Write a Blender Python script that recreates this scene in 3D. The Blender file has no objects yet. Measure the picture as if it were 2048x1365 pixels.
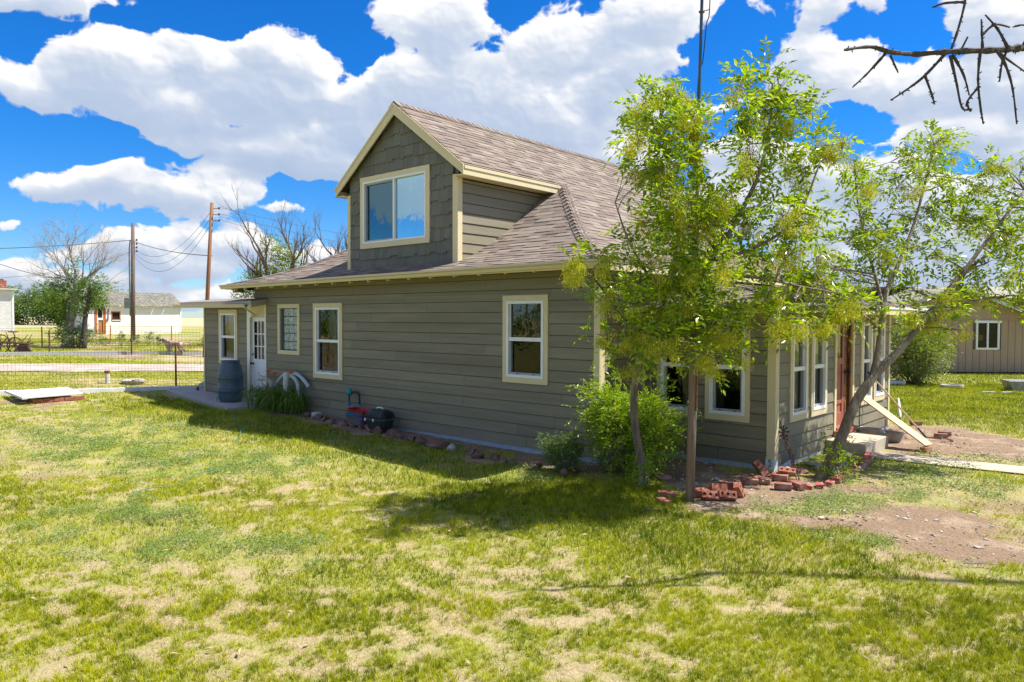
import bpy, math, random
import numpy as np
from mathutils import Vector, Matrix
R_ = math.radians
rng = np.random.default_rng(7)
random.seed(7)
SC = bpy.context.scene
COL = SC.collection

# ------------------------------------------------------------------ camera
cam_d = bpy.data.cameras.new('camera'); cam = bpy.data.objects.new('camera', cam_d); COL.objects.link(cam)
yaw, pit, rol = R_(41.7837), R_(-1.7118), R_(0.1676)
fw = Vector((-math.sin(yaw)*math.cos(pit), math.cos(yaw)*math.cos(pit), math.sin(pit)))
rt = Vector((math.cos(yaw), math.sin(yaw), 0)); up = rt.cross(fw)
r2 = rt*math.cos(rol)+up*math.sin(rol); u2 = -rt*math.sin(rol)+up*math.cos(rol)
cam.matrix_world = Matrix(((r2.x,u2.x,-fw.x,0),(r2.y,u2.y,-fw.y,0),(r2.z,u2.z,-fw.z,2.1),(0,0,0,1)))
cam_d.sensor_width = 36; cam_d.lens = 36*1466.58/2048
cam_d.clip_start = 0.05; cam_d.clip_end = 6000
SC.camera = cam

# ------------------------------------------------------------------ sun, sky, exposure
SUN = Vector((0.43, 0.46, 1.0)).normalized()
SC.view_settings.view_transform = 'Standard'; SC.view_settings.look = 'None'
SC.view_settings.gamma = 1; SC.view_settings.use_curve_mapping = False
SC.view_settings.exposure = 0.92
sd = bpy.data.lights.new('sun', 'SUN'); sd.energy = 5.0; sd.angle = R_(0.55); sd.color = (1.0, 0.955, 0.87)
so = bpy.data.objects.new('sun', sd); COL.objects.link(so)
so.rotation_euler = SUN.to_track_quat('Z', 'Y').to_euler(); so.location = (10, 10, 30)
W = bpy.data.worlds.new('World'); SC.world = W; W.use_nodes = True
nt = W.node_tree; nt.nodes.clear()
def N(t, nt=None, **k):
    n = (nt or globals()['nt']).nodes.new(t)
    for a, b in k.items(): setattr(n, a, b)
    return n
def grid_noise(W_, H_, fx, fy, seed):
    rs = np.random.RandomState(seed); xs = np.arange(W_)/W_*fx; ys = np.arange(H_)/H_*fy; g = rs.rand(int(fy)+3, int(fx)+3).astype(np.float32)
    xi = xs.astype(int); yi = ys.astype(int); u = (xs-xi).astype(np.float32); v = (ys-yi).astype(np.float32); u = u*u*u*(u*(u*6-15)+10); v = v*v*v*(v*(v*6-15)+10)
    r0 = g[yi][:, xi]*(1-u)+g[yi][:, xi+1]*u; r1 = g[yi+1][:, xi]*(1-u)+g[yi+1][:, xi+1]*u
    return r0*(1-v)[:, None]+r1*v[:, None]
def gfbm(W_, H_, fx, fy, o, seed, rough=.5, billow=False):
    s = np.zeros((H_, W_), np.float32); a = 1.; t = 0
    for i in range(o):
        n = grid_noise(W_, H_, fx*2**i+.37*i, fy*2**i+.53*i, seed+i*13)
        if billow: n = 1-np.abs(n*2-1)*1.5
        s += a*n; t += a; a *= rough
    return s/t
def remap(img, dx, dy):
    H_, W_ = img.shape; yy, xx = np.mgrid[0:H_, 0:W_].astype(np.float32); X_ = np.clip(xx+dx, 0, W_-1.001); Y_ = np.clip(yy+dy, 0, H_-1.001); xi = X_.astype(int); yi = Y_.astype(int); u = X_-xi; v = Y_-yi
    return (img[yi, xi]*(1-u)+img[yi, xi+1]*u)*(1-v)+(img[yi+1, xi]*(1-u)+img[yi+1, xi+1]*u)*v
def down(img, k): H_, W_ = img.shape; return img[:H_//k*k, :W_//k*k].reshape(H_//k, k, W_//k, k).mean((1, 3))
def sm(a, b, x): t = np.clip((x-a)/(b-a), 0, 1); return t*t*(3-2*t)
def make_clouds(W_, H_, A0, A1, E1, seed, blobs=True, base=0.):
    """rows: elevation 0..E1 upwards, columns: azimuth A0..A1; returns density and shade"""
    az = np.linspace(A0, A1, W_, dtype=np.float32)[None, :]; el = np.linspace(0, E1, H_, dtype=np.float32)[:, None]
    f = np.full((H_, W_), base, np.float32); neg = np.zeros((H_, W_), np.float32)
    if blobs:
        for (a, e, ra, re, w) in CLOUDS:
            dy = (el-e)/re; dy = np.where(dy < 0, dy*1.25, dy); q = ((az-a)/ra)**2+dy**2; g = np.exp(-q*.9)*abs(w)
            if w < 0: neg = np.maximum(neg, g)
            else: f = np.maximum(f, g)+.25*np.minimum(f, g)
        f = f-neg*.95+.22*sm(.15, .04, el)
    sx = (A1-A0)/1.7
    n1 = gfbm(W_, H_, 9*sx, 5*E1/.6, 8, seed, .55); n2 = gfbm(W_, H_, 26*sx, 12*E1/.6, 6, seed+50, .58, True)
    n3 = gfbm(W_, H_, 7*sx, 6*E1/.6, 5, seed+90, .5)
    wx = (gfbm(W_, H_, 30*sx, 12*E1/.6, 4, seed+7)-.5)*W_*.018; wy = (gfbm(W_, H_, 30*sx, 12*E1/.6, 4, seed+8)-.5)*H_*.035
    D = f*.93+(n1-.5)*1.25+(n2-.45)*.62
    if not blobs:
        base = base-1.1*np.exp(-((az-2.25)/.45)**2-((el-.10)/.055)**2)+.5*np.exp(-((az-2.25)/.4)**2-((el-.24)/.05)**2)
        D = base+(n3-.5)*2.6+(n1-.5)*.9+(n2-.45)*.42
    D = remap(D, wx, wy)
    dens = sm(.42, .58, D)
    thick = np.clip(D-.36, 0, 1.0)
    # light reaches a point from above and from the right: add up what lies in between
    Ds = f+(n1-.5)*1.0+(gfbm(W_, H_, 15*sx, 9*E1/.6, 4, seed+50, .5, True)-.45)*.75
    Ds = remap(Ds, wx*1.4, wy*1.4) if blobs else D
    T0 = down(np.clip(Ds-.30, 0, 1.0), 4); h, w = T0.shape
    def march(T, n, st, q):
        occ = np.zeros_like(T)
        for i in range(1, n+1):
            dy = int(i*st*h); dx = int(-i*st*h*q); S = np.zeros_like(T)
            if dy < h: S[:h-dy] = T[dy:]
            occ += np.maximum(np.roll(S, -dx, 1)-T*.55, -.1)*(1-.5*i/n)
        return occ/n
    occ = march(T0, 9, .017, .35)*1.0; fine = march(T0, 5, .007, .5)
    def upx(o):
        o = np.repeat(np.repeat(o, 4, 0), 4, 1); o = np.pad(o, ((0, H_-o.shape[0]), (0, W_-o.shape[1])), 'edge')
        for r in (3, 2, 2, 1): o = (o*2+np.roll(o, r, 0)+np.roll(o, -r, 0)+np.roll(o, r, 1)+np.roll(o, -r, 1))/6
        return o
    occ, fine = upx(occ), upx(fine)
    gy, gx_ = np.gradient(upx(down(D, 4))); lam = np.clip((-gy*.8+gx_*.5)*H_*.016, -.16, .2)
    shade = 1.02-np.clip(occ, 0, 1)*1.0*(.2+1.5*n3)-np.clip(fine, -.2, 1)*2.8+lam-.12*sm(.55, 1.3, D)*(n3*1.6)+.10*(n1-.5)
    shade = shade+.05; shade = np.where(shade < .45, .45*np.exp(np.clip((shade-.45)/.7, -6, 0)), shade)
    return dens, np.clip(shade, 0, 1.08)

CLOUDS = [(1.253, 0.277, 0.066, 0.043, 1.0), (1.211, 0.283, 0.063, 0.05, 1.0), (1.298, 0.251, 0.051, 0.021, 0.9), (1.129, 0.305, 0.074, 0.048, 1.0), (1.169, 0.249, 0.113, 0.039, 1.0), (1.052, 0.334, 0.057, 0.045, 1.0), (1.003, 0.307, 0.073, 0.059, 1.0), (1.07, 0.277, 0.107, 0.046, 1.0), (0.952, 0.281, 0.06, 0.041, 1.0), (1.242, 0.36, 0.092, 0.02, 1.0), (1.31, 0.346, 0.067, 0.024, 0.9), (1.284, 0.155, 0.058, 0.023, 1.0), (1.223, 0.163, 0.056, 0.025, 1.0), (1.17, 0.15, 0.093, 0.029, 1.0), (1.089, 0.159, 0.056, 0.027, 1.0), (1.124, 0.207, 0.068, 0.026, 0.95), (1.053, 0.201, 0.071, 0.029, 1.0), (0.984, 0.199, 0.059, 0.03, 1.0), (1.035, 0.143, 0.05, 0.016, 0.85), (1.328, 0.099, 0.024, 0.011, 0.9), (1.219, 0.082, 0.069, 0.023, 0.95), (1.154, 0.066, 0.073, 0.024, 0.95), (1.281, 0.044, 0.108, 0.02, 0.95), (1.072, 0.094, 0.085, 0.025, 0.9), (0.998, 0.07, 0.089, 0.034, 0.85), (1.187, 0.022, 0.175, 0.021, 0.9), (1.324, 0.054, 0.044, 0.018, 0.9), (0.834, 0.375, 0.123, 0.052, 1.0), (0.88, 0.303, 0.069, 0.061, 1.0), (0.78, 0.294, 0.14, 0.079, 1.05), (0.659, 0.359, 0.13, 0.065, 1.05), (0.592, 0.298, 0.112, 0.061, 1.0), (0.547, 0.372, 0.088, 0.045, 1.0), (0.665, 0.257, 0.138, 0.043, 1.0), (0.515, 0.387, 0.051, 0.023, 0.9), (0.907, 0.246, 0.099, 0.042, 0.95), (0.972, 0.228, 0.059, 0.035, 0.95), (0.76, 0.225, 0.109, 0.029, 0.9), (0.618, 0.221, 0.084, 0.016, 0.9), (0.349, 0.375, 0.109, 0.04, 1.0), (0.366, 0.322, 0.066, 0.048, 1.0), (0.308, 0.293, 0.087, 0.044, 1.0), (0.237, 0.268, 0.087, 0.041, 1.05), (0.153, 0.322, 0.063, 0.051, 1.05), (0.176, 0.267, 0.086, 0.046, 1.05), (0.165, 0.212, 0.085, 0.027, 1.0), (0.127, 0.194, 0.056, 0.037, 0.95), (0.093, 0.261, 0.072, 0.085, 1.0), (0.431, 0.216, 0.09, 0.038, 0.95), (0.382, 0.189, 0.08, 0.035, 0.9), (0.289, 0.167, 0.074, 0.041, 1.05), (0.481, 0.274, 0.058, 0.023, 0.7), (0.357, 0.12, 0.153, 0.043, 1.0), (0.219, 0.142, 0.112, 0.04, 1.0), (0.168, 0.081, 0.134, 0.052, 1.0), (0.545, 0.203, 0.06, 0.029, 0.8), (0.271, 0.049, 0.173, 0.042, 1.0), (0.461, 0.136, 0.092, 0.044, 0.95), (0.108, 0.132, 0.078, 0.043, 1.0), (1.42, 0.271, 0.098, 0.038, 0.9), (1.402, 0.124, 0.075, 0.03, 0.9), (1.444, 0.038, 0.096, 0.024, 0.9), (1.068, 0.496, 0.187, 0.033, 0.9), (0.747, 0.512, 0.229, 0.045, 0.95), (0.306, 0.498, 0.177, 0.047, 0.95), (-0.019, 0.216, 0.078, 0.064, 0.95), (-0.04, 0.07, 0.093, 0.044, 0.95), (0.549, 0.607, 0.246, 0.034, 0.9), (0.243, 0.325, 0.036, 0.025, -0.9), (0.269, 0.308, 0.025, 0.016, -0.6), (0.737, 0.386, 0.031, 0.018, -0.9), (0.952, 0.34, 0.037, 0.039, -0.95), (0.993, 0.376, 0.044, 0.025, -0.7), (0.958, 0.304, 0.022, 0.02, -0.6), (0.432, 0.349, 0.052, 0.032, -0.7), (0.359, 0.247, 0.06, 0.012, -0.7), (1.105, 0.358, 0.076, 0.025, -0.8), (1.306, 0.289, 0.033, 0.021, -0.6), (1.317, 0.187, 0.085, 0.03, -0.9), (1.01, 0.163, 0.073, 0.017, -0.8), (1.152, 0.199, 0.06, 0.009, -0.6), (0.301, 0.233, 0.05, 0.013, -0.6), (0.169, 0.168, 0.028, 0.009, -0.5), (1.285, 0.095, 0.064, 0.008, -0.5), (1.083, 0.235, 0.042, 0.014, -0.3)]
L = nt.links.new
tc = N('ShaderNodeTexCoord')
sky = N('ShaderNodeTexSky', sky_type='NISHITA', sun_disc=False)
sky.sun_elevation = math.asin(SUN.z); sky.sun_rotation = math.atan2(SUN.x, SUN.y)
sky.altitude = 1400; sky.air_density = 1.0; sky.dust_density = 0.4; sky.ozone_density = 2.5
hs = N('ShaderNodeHueSaturation'); hs.inputs['Saturation'].default_value = 1.35; hs.inputs['Value'].default_value = 1.05; L(sky.outputs[0], hs.inputs['Color'])
tint = N('ShaderNodeMix', data_type='RGBA', blend_type='MULTIPLY'); tint.inputs[0].default_value = 1; L(hs.outputs[0], tint.inputs[6]); tint_c = N('ShaderNodeMix', data_type='RGBA'); tint_c.inputs[6].default_value = (.80, .98, 1.2, 1); tint_c.inputs[7].default_value = (.36, 1.06, 1.52, 1); L(tint_c.outputs[2], tint.inputs[7])
# cumulus: coverage and lighting worked out once per direction, then mixed over the clear sky
def sky_image(nm, W_, H_, *a, **k):
    d, s = make_clouds(W_, H_, *a, **k); im = bpy.data.images.new(nm, W_, H_, float_buffer=True, alpha=False); im.colorspace_settings.name = 'Non-Color'
    px = np.ones((H_, W_, 4), np.float32); px[..., 0] = d; px[..., 1] = s; im.pixels.foreach_set(px.ravel()); im.update(); im.pack(); return im
A0, A1, E1 = -.15, 1.65, .62
im1 = sky_image('clouds_ahead', 2816, 1024, A0, A1, E1, 3); im2 = sky_image('clouds_around', 1024, 320, -math.pi, math.pi, math.pi/2, 11, blobs=False, base=.36)
sx = N('ShaderNodeSeparateXYZ'); L(tc.outputs['Generated'], sx.inputs[0])
def MM(op, a, b=None):
    n = N('ShaderNodeMath', operation=op)
    for i, v in enumerate((a, b)):
        if v is None: continue
        if isinstance(v, (int, float)): n.inputs[i].default_value = v
        else: L(v, n.inputs[i])
    return n.outputs[0]
az = MM('ARCTAN2', MM('MULTIPLY', sx.outputs[0], -1.), sx.outputs[1]); el = MM('ARCSINE', sx.outputs[2])
def tex(im, a0, a1, e1):
    cx = N('ShaderNodeCombineXYZ'); L(MM('DIVIDE', MM('SUBTRACT', az, a0), a1-a0), cx.inputs[0]); L(MM('DIVIDE', el, e1), cx.inputs[1])
    t = N('ShaderNodeTexImage', extension='EXTEND', interpolation='Linear'); t.image = im; L(cx.outputs[0], t.inputs[0]); return t.outputs[0]
def MR(v, a, b, c=0., d=1., it='SMOOTHSTEP'):
    n = N('ShaderNodeMapRange', interpolation_type=it); L(v, n.inputs[0])
    for i, x in enumerate((a, b, c, d)): n.inputs[i+1].default_value = x
    return n.outputs[0]
L(MR(el, 0., .30), tint_c.inputs[0])
inside = MM('MULTIPLY', MM('MULTIPLY', MR(az, A0, A0+.12), MR(az, A1-.12, A1, 1., 0.)), MR(el, E1-.12, E1, 1., 0.))
mc = N('ShaderNodeMix', data_type='RGBA'); L(inside, mc.inputs[0]); L(tex(im2, -math.pi, math.pi, math.pi/2), mc.inputs[6]); L(tex(im1, A0, A1, E1), mc.inputs[7])
sc_ = N('ShaderNodeSeparateColor'); L(mc.outputs[2], sc_.inputs[0])
alpha = MM('MULTIPLY', sc_.outputs[0], MR(el, -.01, .0)); shade = sc_.outputs[1]
ccol = N('ShaderNodeValToRGB'); L(shade, ccol.inputs[0]); cr = ccol.color_ramp
cr.elements[0].position = 0; cr.elements[0].color = (3.5, 4.5, 6.3, 1)
cr.elements[1].position = 1; cr.elements[1].color = (8.6, 8.6, 8.7, 1)
e = cr.elements.new(0.55); e.color = (6.2, 6.7, 7.6, 1)
mx = N('ShaderNodeMix', data_type='RGBA'); L(alpha, mx.inputs[0]); L(tint.outputs[2], mx.inputs[6]); L(ccol.outputs[0], mx.inputs[7])
bg = N('ShaderNodeBackground'); bg.inputs[1].default_value = 0.063; L(mx.outputs[2], bg.inputs[0])
wo = N('ShaderNodeOutputWorld'); L(bg.outputs[0], wo.inputs[0])
SC.cycles.max_bounces = 8; SC.cycles.transparent_max_bounces = 16
SC.cycles.diffuse_bounces = 4; SC.cycles.glossy_bounces = 4

# ------------------------------------------------------------------ noise and terrain
def vnoise(x, y, seed=0):
    x = np.asarray(x, float); y = np.asarray(y, float)
    xi = np.floor(x).astype(np.int64); yi = np.floor(y).astype(np.int64); fx = x-xi; fy = y-yi
    fx = fx*fx*(3-2*fx); fy = fy*fy*(3-2*fy)
    def h(a, b):
        n = (a*374761393 + b*668265263 + seed*1442695041) & 0xffffffff
        n = ((n ^ (n >> 13))*1274126177) & 0xffffffff
        n = ((n ^ (n >> 16))*2246822519) & 0xffffffff
        return ((n ^ (n >> 15)) & 0xffff)/65535.
    return (h(xi, yi)*(1-fx)+h(xi+1, yi)*fx)*(1-fy)+(h(xi, yi+1)*(1-fx)+h(xi+1, yi+1)*fx)*fy
def fbm(x, y, o=4, seed=0):
    s = 0; a = .5; t = 0
    for i in range(o):
        s = s+a*vnoise(x*2**i, y*2**i, seed+i*17); t += a; a *= .5
    return s/t
def sstep(a, b, x): t = np.clip((np.asarray(x, float)-a)/(b-a), 0, 1); return t*t*(3-2*t)
TT = [-1000, 9, 12, 17, 20, 23, 27, 35, 45, 60, 100, 250, 600, 3000]
ZZ = [0, 0, .06, .13, .25, .50, .80, .88, .95, 1.05, 1.3, 1.7, 1.9, 2.0]
def gz(x, y):
    x = np.asarray(x, float); y = np.asarray(y, float)
    z = np.interp(-x, TT, ZZ)
    z = z-.06*np.exp(-((x+7)**2+(y-6.4)**2)/2.2)
    return z
def G(x, y): return float(gz(x, y))
def blob(x, y, cx, cy, rx, ry=None, s=.35):
    ry = ry or rx
    d = np.sqrt(((x-cx)/rx)**2+((y-cy)/ry)**2)
    return 1-sstep(1-s, 1+s, d)
def dirt_mask(x, y):                      # bare earth
    w = fbm(x*1.3, y*1.3, 3, 5)-.5
    X = x+w*1.6; Y = y+w*1.6
    m = blob(X, Y, -3.2, 8.7, 2.0, 1.15)
    m = np.maximum(m, blob(X, Y, -1.6, 8.6, 1.3, 1.0)*.42)
    m = np.maximum(m, blob(X, Y, -1.4, 7.8, 1.4, .4)*.75)
    m = np.maximum(m, blob(X, Y, -2.0, 10.3, 1.5, .9)*.55)
    m = np.maximum(m, blob(X, Y, -5.2, 9.2, 1.6, .8))
    m = np.maximum(m, blob(X, Y, -2.6, 14.3, 2.3, 1.9, .25))
    m = np.maximum(m, blob(X, Y, -0.4, 13.9, 1.9, .8, .3))
    m = np.maximum(m, blob(x, Y, -9.8, 8.45, 4.4, .42, .2))
    m = np.maximum(m, blob(X, Y, -12.6, 3.1, 1.4, .32)*.42)
    m = np.maximum(m, blob(X, Y, -10.9, 3.3, .9, .22)*.42)
    m = np.maximum(m, blob(X, Y, -14.3, 3.6, 1.5, .3)*.35)
    m = np.maximum(m, blob(X, Y, -18.4, 4.9, .9, .4)*.6)
    m = np.maximum(m, blob(X, Y, -28.6, 10.0, 2.4, 1.2)*.9)
    m = np.maximum(m, blob(X, Y, -4.1, 2.35, .25, .10)*.4)
    return m
def weed_mask(x, y):                      # broad-leaved blue-green weeds
    w = fbm(x*.9, y*.9, 3, 9)-.5
    X = x+w*2.2; Y = y+w*2.2
    m = blob(X, Y, -9.9, 5.1, 1.0, .8)
    for c in [(-8.1, 3.2, .9, .8), (-6.5, 2.95, .7, .45), (-7.7, 2.3, .9, .5), (-13.5, 4.9, 2.6, 1.2), (-11.0, 4.0, 1.8, .7), (-7.4, 7.3, 1.2, .25), (-9.6, 7.6, 1.2, .3),
              (-2.5, 9.15, .55, .35), (-1.9, 10.7, 1.0, .55), (-2.7, 8.6, .5, .4), (-2.05, 9.7, .5, .3), (-0.9, 7.3, .5, .35), (-1.95, 7.5, .35, .2), (-2.3, 11.4, 1.0, .35), (-1.0, 12.9, 2.0, .33), (-.7, 11.3, 1.0, .4), (-6.2, 7.5, .4, .3)]:
        m = np.maximum(m, blob(X, Y, *c)*.95)
    return m
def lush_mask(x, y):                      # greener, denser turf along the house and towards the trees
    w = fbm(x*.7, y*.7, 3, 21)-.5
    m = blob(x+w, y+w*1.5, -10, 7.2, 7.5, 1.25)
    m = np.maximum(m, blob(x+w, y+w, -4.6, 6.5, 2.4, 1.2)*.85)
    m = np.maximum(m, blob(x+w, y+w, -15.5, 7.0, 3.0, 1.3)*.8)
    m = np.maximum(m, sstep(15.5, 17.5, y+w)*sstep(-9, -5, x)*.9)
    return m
def green_mask(x, y):
    a = fbm(x*11, y*11, 3, 2); b = fbm(x*1.6, y*1.6, 3, 3); c = fbm(x*.35, y*.35, 2, 8)
    a = .55*a+.45*fbm(x*6.5+9, y*6.5, 2, 12)
    g = sstep(.36, .54, a+(b-.5)*.22+(c-.5)*.16+.015)
    g = np.maximum(g, lush_mask(x, y)*sstep(.2, .42, a))
    far = sstep(18, 24, -x)
    g = g*(1-far)+far*sstep(.3, .6, fbm(x*.35, y*.35, 3, 4))
    return np.clip(g*(1-dirt_mask(x, y)*.93), 0, 1)

# ------------------------------------------------------------------ mesh helpers
WLOC = {}
def setprops(o, label=None, cat=None, group=None, kind=None):
    if label: o['label'] = label
    if cat: o['category'] = cat
    if group: o['group'] = group
    if kind: o['kind'] = kind
def thing(name, label, cat, loc=(0, 0, 0), group=None):
    o = bpy.data.objects.new(name, None); COL.objects.link(o); o.location = loc; o.empty_display_size = .1
    WLOC[o.name] = Vector(loc); setprops(o, label, cat, group); return o
class MB:
    def __init__(s): s.v = []; s.f = []; s.c = []; s.m = []; s.mi = 0
    def add(s, vs, fs, col=None):
        b = len(s.v); s.v += [tuple(p) for p in vs]; s.f += [tuple(b+i for i in f) for f in fs]
        s.m += [s.mi]*len(fs)
        return b
    def hexa(s, p):   # 8 points: 4 bottom ring, 4 top ring
        s.add(p, [(3, 2, 1, 0), (4, 5, 6, 7), (0, 1, 5, 4), (1, 2, 6, 5), (2, 3, 7, 6), (3, 0, 4, 7)])
    def box(s, a, b):
        x0, y0, z0 = a; x1, y1, z1 = b
        s.hexa([(x0, y0, z0), (x1, y0, z0), (x1, y1, z0), (x0, y1, z0), (x0, y0, z1), (x1, y0, z1), (x1, y1, z1), (x0, y1, z1)])
    def obox(s, c, size, rz=0, rx=0, ry=0):
        M = Matrix.Translation(c) @ Matrix.Rotation(rz, 4, 'Z') @ Matrix.Rotation(ry, 4, 'Y') @ Matrix.Rotation(rx, 4, 'X')
        a, b, d = [k/2 for k in size]
        s.hexa([M @ Vector(q) for q in [(-a, -b, -d), (a, -b, -d), (a, b, -d), (-a, b, -d), (-a, -b, d), (a, -b, d), (a, b, d), (-a, b, d)]])
    def beam(s, p, q, w, h, upv=(0, 0, 1)):
        p = Vector(p); q = Vector(q); d = (q-p).normalized(); u = Vector(upv)
        sd_ = d.cross(u).normalized(); u = sd_.cross(d)
        r = []
        for c in (p, q): r += [c-sd_*w/2-u*h/2, c+sd_*w/2-u*h/2, c+sd_*w/2+u*h/2, c-sd_*w/2+u*h/2]
        s.add(r, [(0, 1, 2, 3), (7, 6, 5, 4), (0, 4, 5, 1), (1, 5, 6, 2), (2, 6, 7, 3), (3, 7, 4, 0)])
    def tube(s, pts, rad, n=8, caps=True, jit=0):
        pts = [Vector(p) for p in pts]
        if isinstance(rad, (int, float)): rad = [rad]*len(pts)
        rings = []; ref = None
        for i, p in enumerate(pts):
            d = (pts[min(i+1, len(pts)-1)]-pts[max(i-1, 0)])
            if d.length < 1e-9: d = Vector((0, 0, 1))
            d.normalize()
            if ref is None:
                ref = d.cross(Vector((0, 0, 1)) if abs(d.z) < .9 else Vector((1, 0, 0))).normalized()
            else:
                ref = ref-d*ref.dot(d)
                if ref.length < 1e-6: ref = d.orthogonal()
                ref.normalize()
            b = d.cross(ref)
            ring = []
            for k in range(n):
                a = 2*math.pi*k/n; rr = rad[i]*(1+(random.uniform(-jit, jit) if jit else 0))
                ring.append(p+ref*math.cos(a)*rr+b*math.sin(a)*rr)
            rings.append(ring)
        base = len(s.v); fs = []
        for i in range(len(rings)-1):
            for k in range(n):
                k2 = (k+1) % n; fs.append((i*n+k, i*n+k2, (i+1)*n+k2, (i+1)*n+k))
        if caps:
            fs.append(tuple(reversed(range(n)))); fs.append(tuple((len(rings)-1)*n+k for k in range(n)))
        s.add([q for r in rings for q in r], fs)
    def lathe(s, c, prof, n=20, axis='Z', M=None):
        c = Vector(c); vs = []
        for (r, z) in prof:
            for k in range(n):
                a = 2*math.pi*k/n; q = Vector((r*math.cos(a), r*math.sin(a), z))
                if M is not None: q = M @ q
                vs.append(c+q)
        fs = []
        for i in range(len(prof)-1):
            for k in range(n):
                k2 = (k+1) % n; fs.append((i*n+k, i*n+k2, (i+1)*n+k2, (i+1)*n+k))
        fs.append(tuple(reversed(range(n)))); fs.append(tuple((len(prof)-1)*n+k for k in range(n)))
        s.add(vs, fs)
    def rock(s, c, size, seed=0, rz=0, sub=2):
        bm = ico(sub); M = Matrix.Rotation(rz, 3, 'Z'); rr = random.Random(seed)
        planes = [(Vector((rr.uniform(-1, 1), rr.uniform(-1, 1), rr.uniform(-.5, 1))).normalized(), rr.uniform(.40, .72)) for _ in range(11)]
        vs = []
        for v in bm[0]:
            q = Vector(v)*1.25
            for nn, dd in planes:
                t = q.dot(nn)
                if t > dd: q = q-nn*(t-dd)
            q = Vector((q.x*size[0]/2, q.y*size[1]/2, q.z*size[2]/2)); vs.append(Vector(c)+M @ q)
        s.add(vs, bm[1])
    def build(s, name, mat, parent=None, loc=None, smooth=False, bevel=0, **pr):
        o = fast(name, np.array(s.v, float), s.f, mat, parent, loc, smooth, **pr)
        if isinstance(mat, (list, tuple)):
            o.data.polygons.foreach_set('material_index', np.array(s.m, np.int32))
        if bevel:
            m = o.modifiers.new('bevel', 'BEVEL'); m.width = bevel; m.segments = 2; m.limit_method = 'ANGLE'; m.angle_limit = R_(40)
        return o
_ico = {}
def ico(sub):
    if sub not in _ico:
        import bmesh
        bm = bmesh.new(); bmesh.ops.create_icosphere(bm, subdivisions=sub, radius=1)
        _ico[sub] = ([tuple(v.co) for v in bm.verts], [tuple(v.index for v in f.verts) for f in bm.faces]); bm.free()
    return _ico[sub]
def fast(name, verts, faces, mat, parent=None, loc=None, smooth=False, label=None, cat=None, group=None, kind=None, attrs=None):
    """verts are world coordinates; faces a list of tuples or an (n,k) array"""
    verts = np.asarray(verts, float).reshape(-1, 3)
    if parent is not None: off = WLOC[parent.name]
    else: off = Vector(loc) if loc is not None else Vector((0, 0, 0))
    me = bpy.data.meshes.new(name)
    me.vertices.add(len(verts)); me.vertices.foreach_set('co', (verts-np.array(off)).astype(np.float32).ravel())
    if isinstance(faces, np.ndarray):
        nf, k = faces.shape; idx = faces.astype(np.int32).ravel(); tot = np.full(nf, k, np.int32)
    else:
        tot = np.array([len(f) for f in faces], np.int32); idx = np.fromiter((i for f in faces for i in f), np.int32, int(tot.sum())); nf = len(faces)
    me.loops.add(len(idx)); me.loops.foreach_set('vertex_index', idx)
    me.polygons.add(nf); st = np.zeros(nf, np.int32); st[1:] = np.cumsum(tot)[:-1]
    me.polygons.foreach_set('loop_start', st); me.polygons.foreach_set('loop_total', tot)
    me.polygons.foreach_set('use_smooth', np.full(nf, bool(smooth)))
    for m in (mat if isinstance(mat, (list, tuple)) else [mat]): me.materials.append(m)
    for an, arr in (attrs or {}).items():
        a = me.attributes.new(an, 'FLOAT', 'POINT'); a.data.foreach_set('value', np.asarray(arr, np.float32))
    me.update(calc_edges=True); me.validate(clean_customdata=False)
    o = bpy.data.objects.new(name, me); COL.objects.link(o)
    if parent is not None: o.parent = parent; WLOC[o.name] = off
    else: o.location = off; WLOC[o.name] = off
    setprops(o, label, cat, group, kind); return o
def copy_tree(o, loc, parent=None, rz=None, label=None):
    c = o.copy(); COL.objects.link(c)
    if parent is None: c.location = loc
    else: c.parent = parent
    if rz is not None: c.rotation_euler = (o.rotation_euler[0], o.rotation_euler[1], rz)
    if label: c['label'] = label
    for ch in o.children: copy_tree(ch, None, c)
    return c

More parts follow.
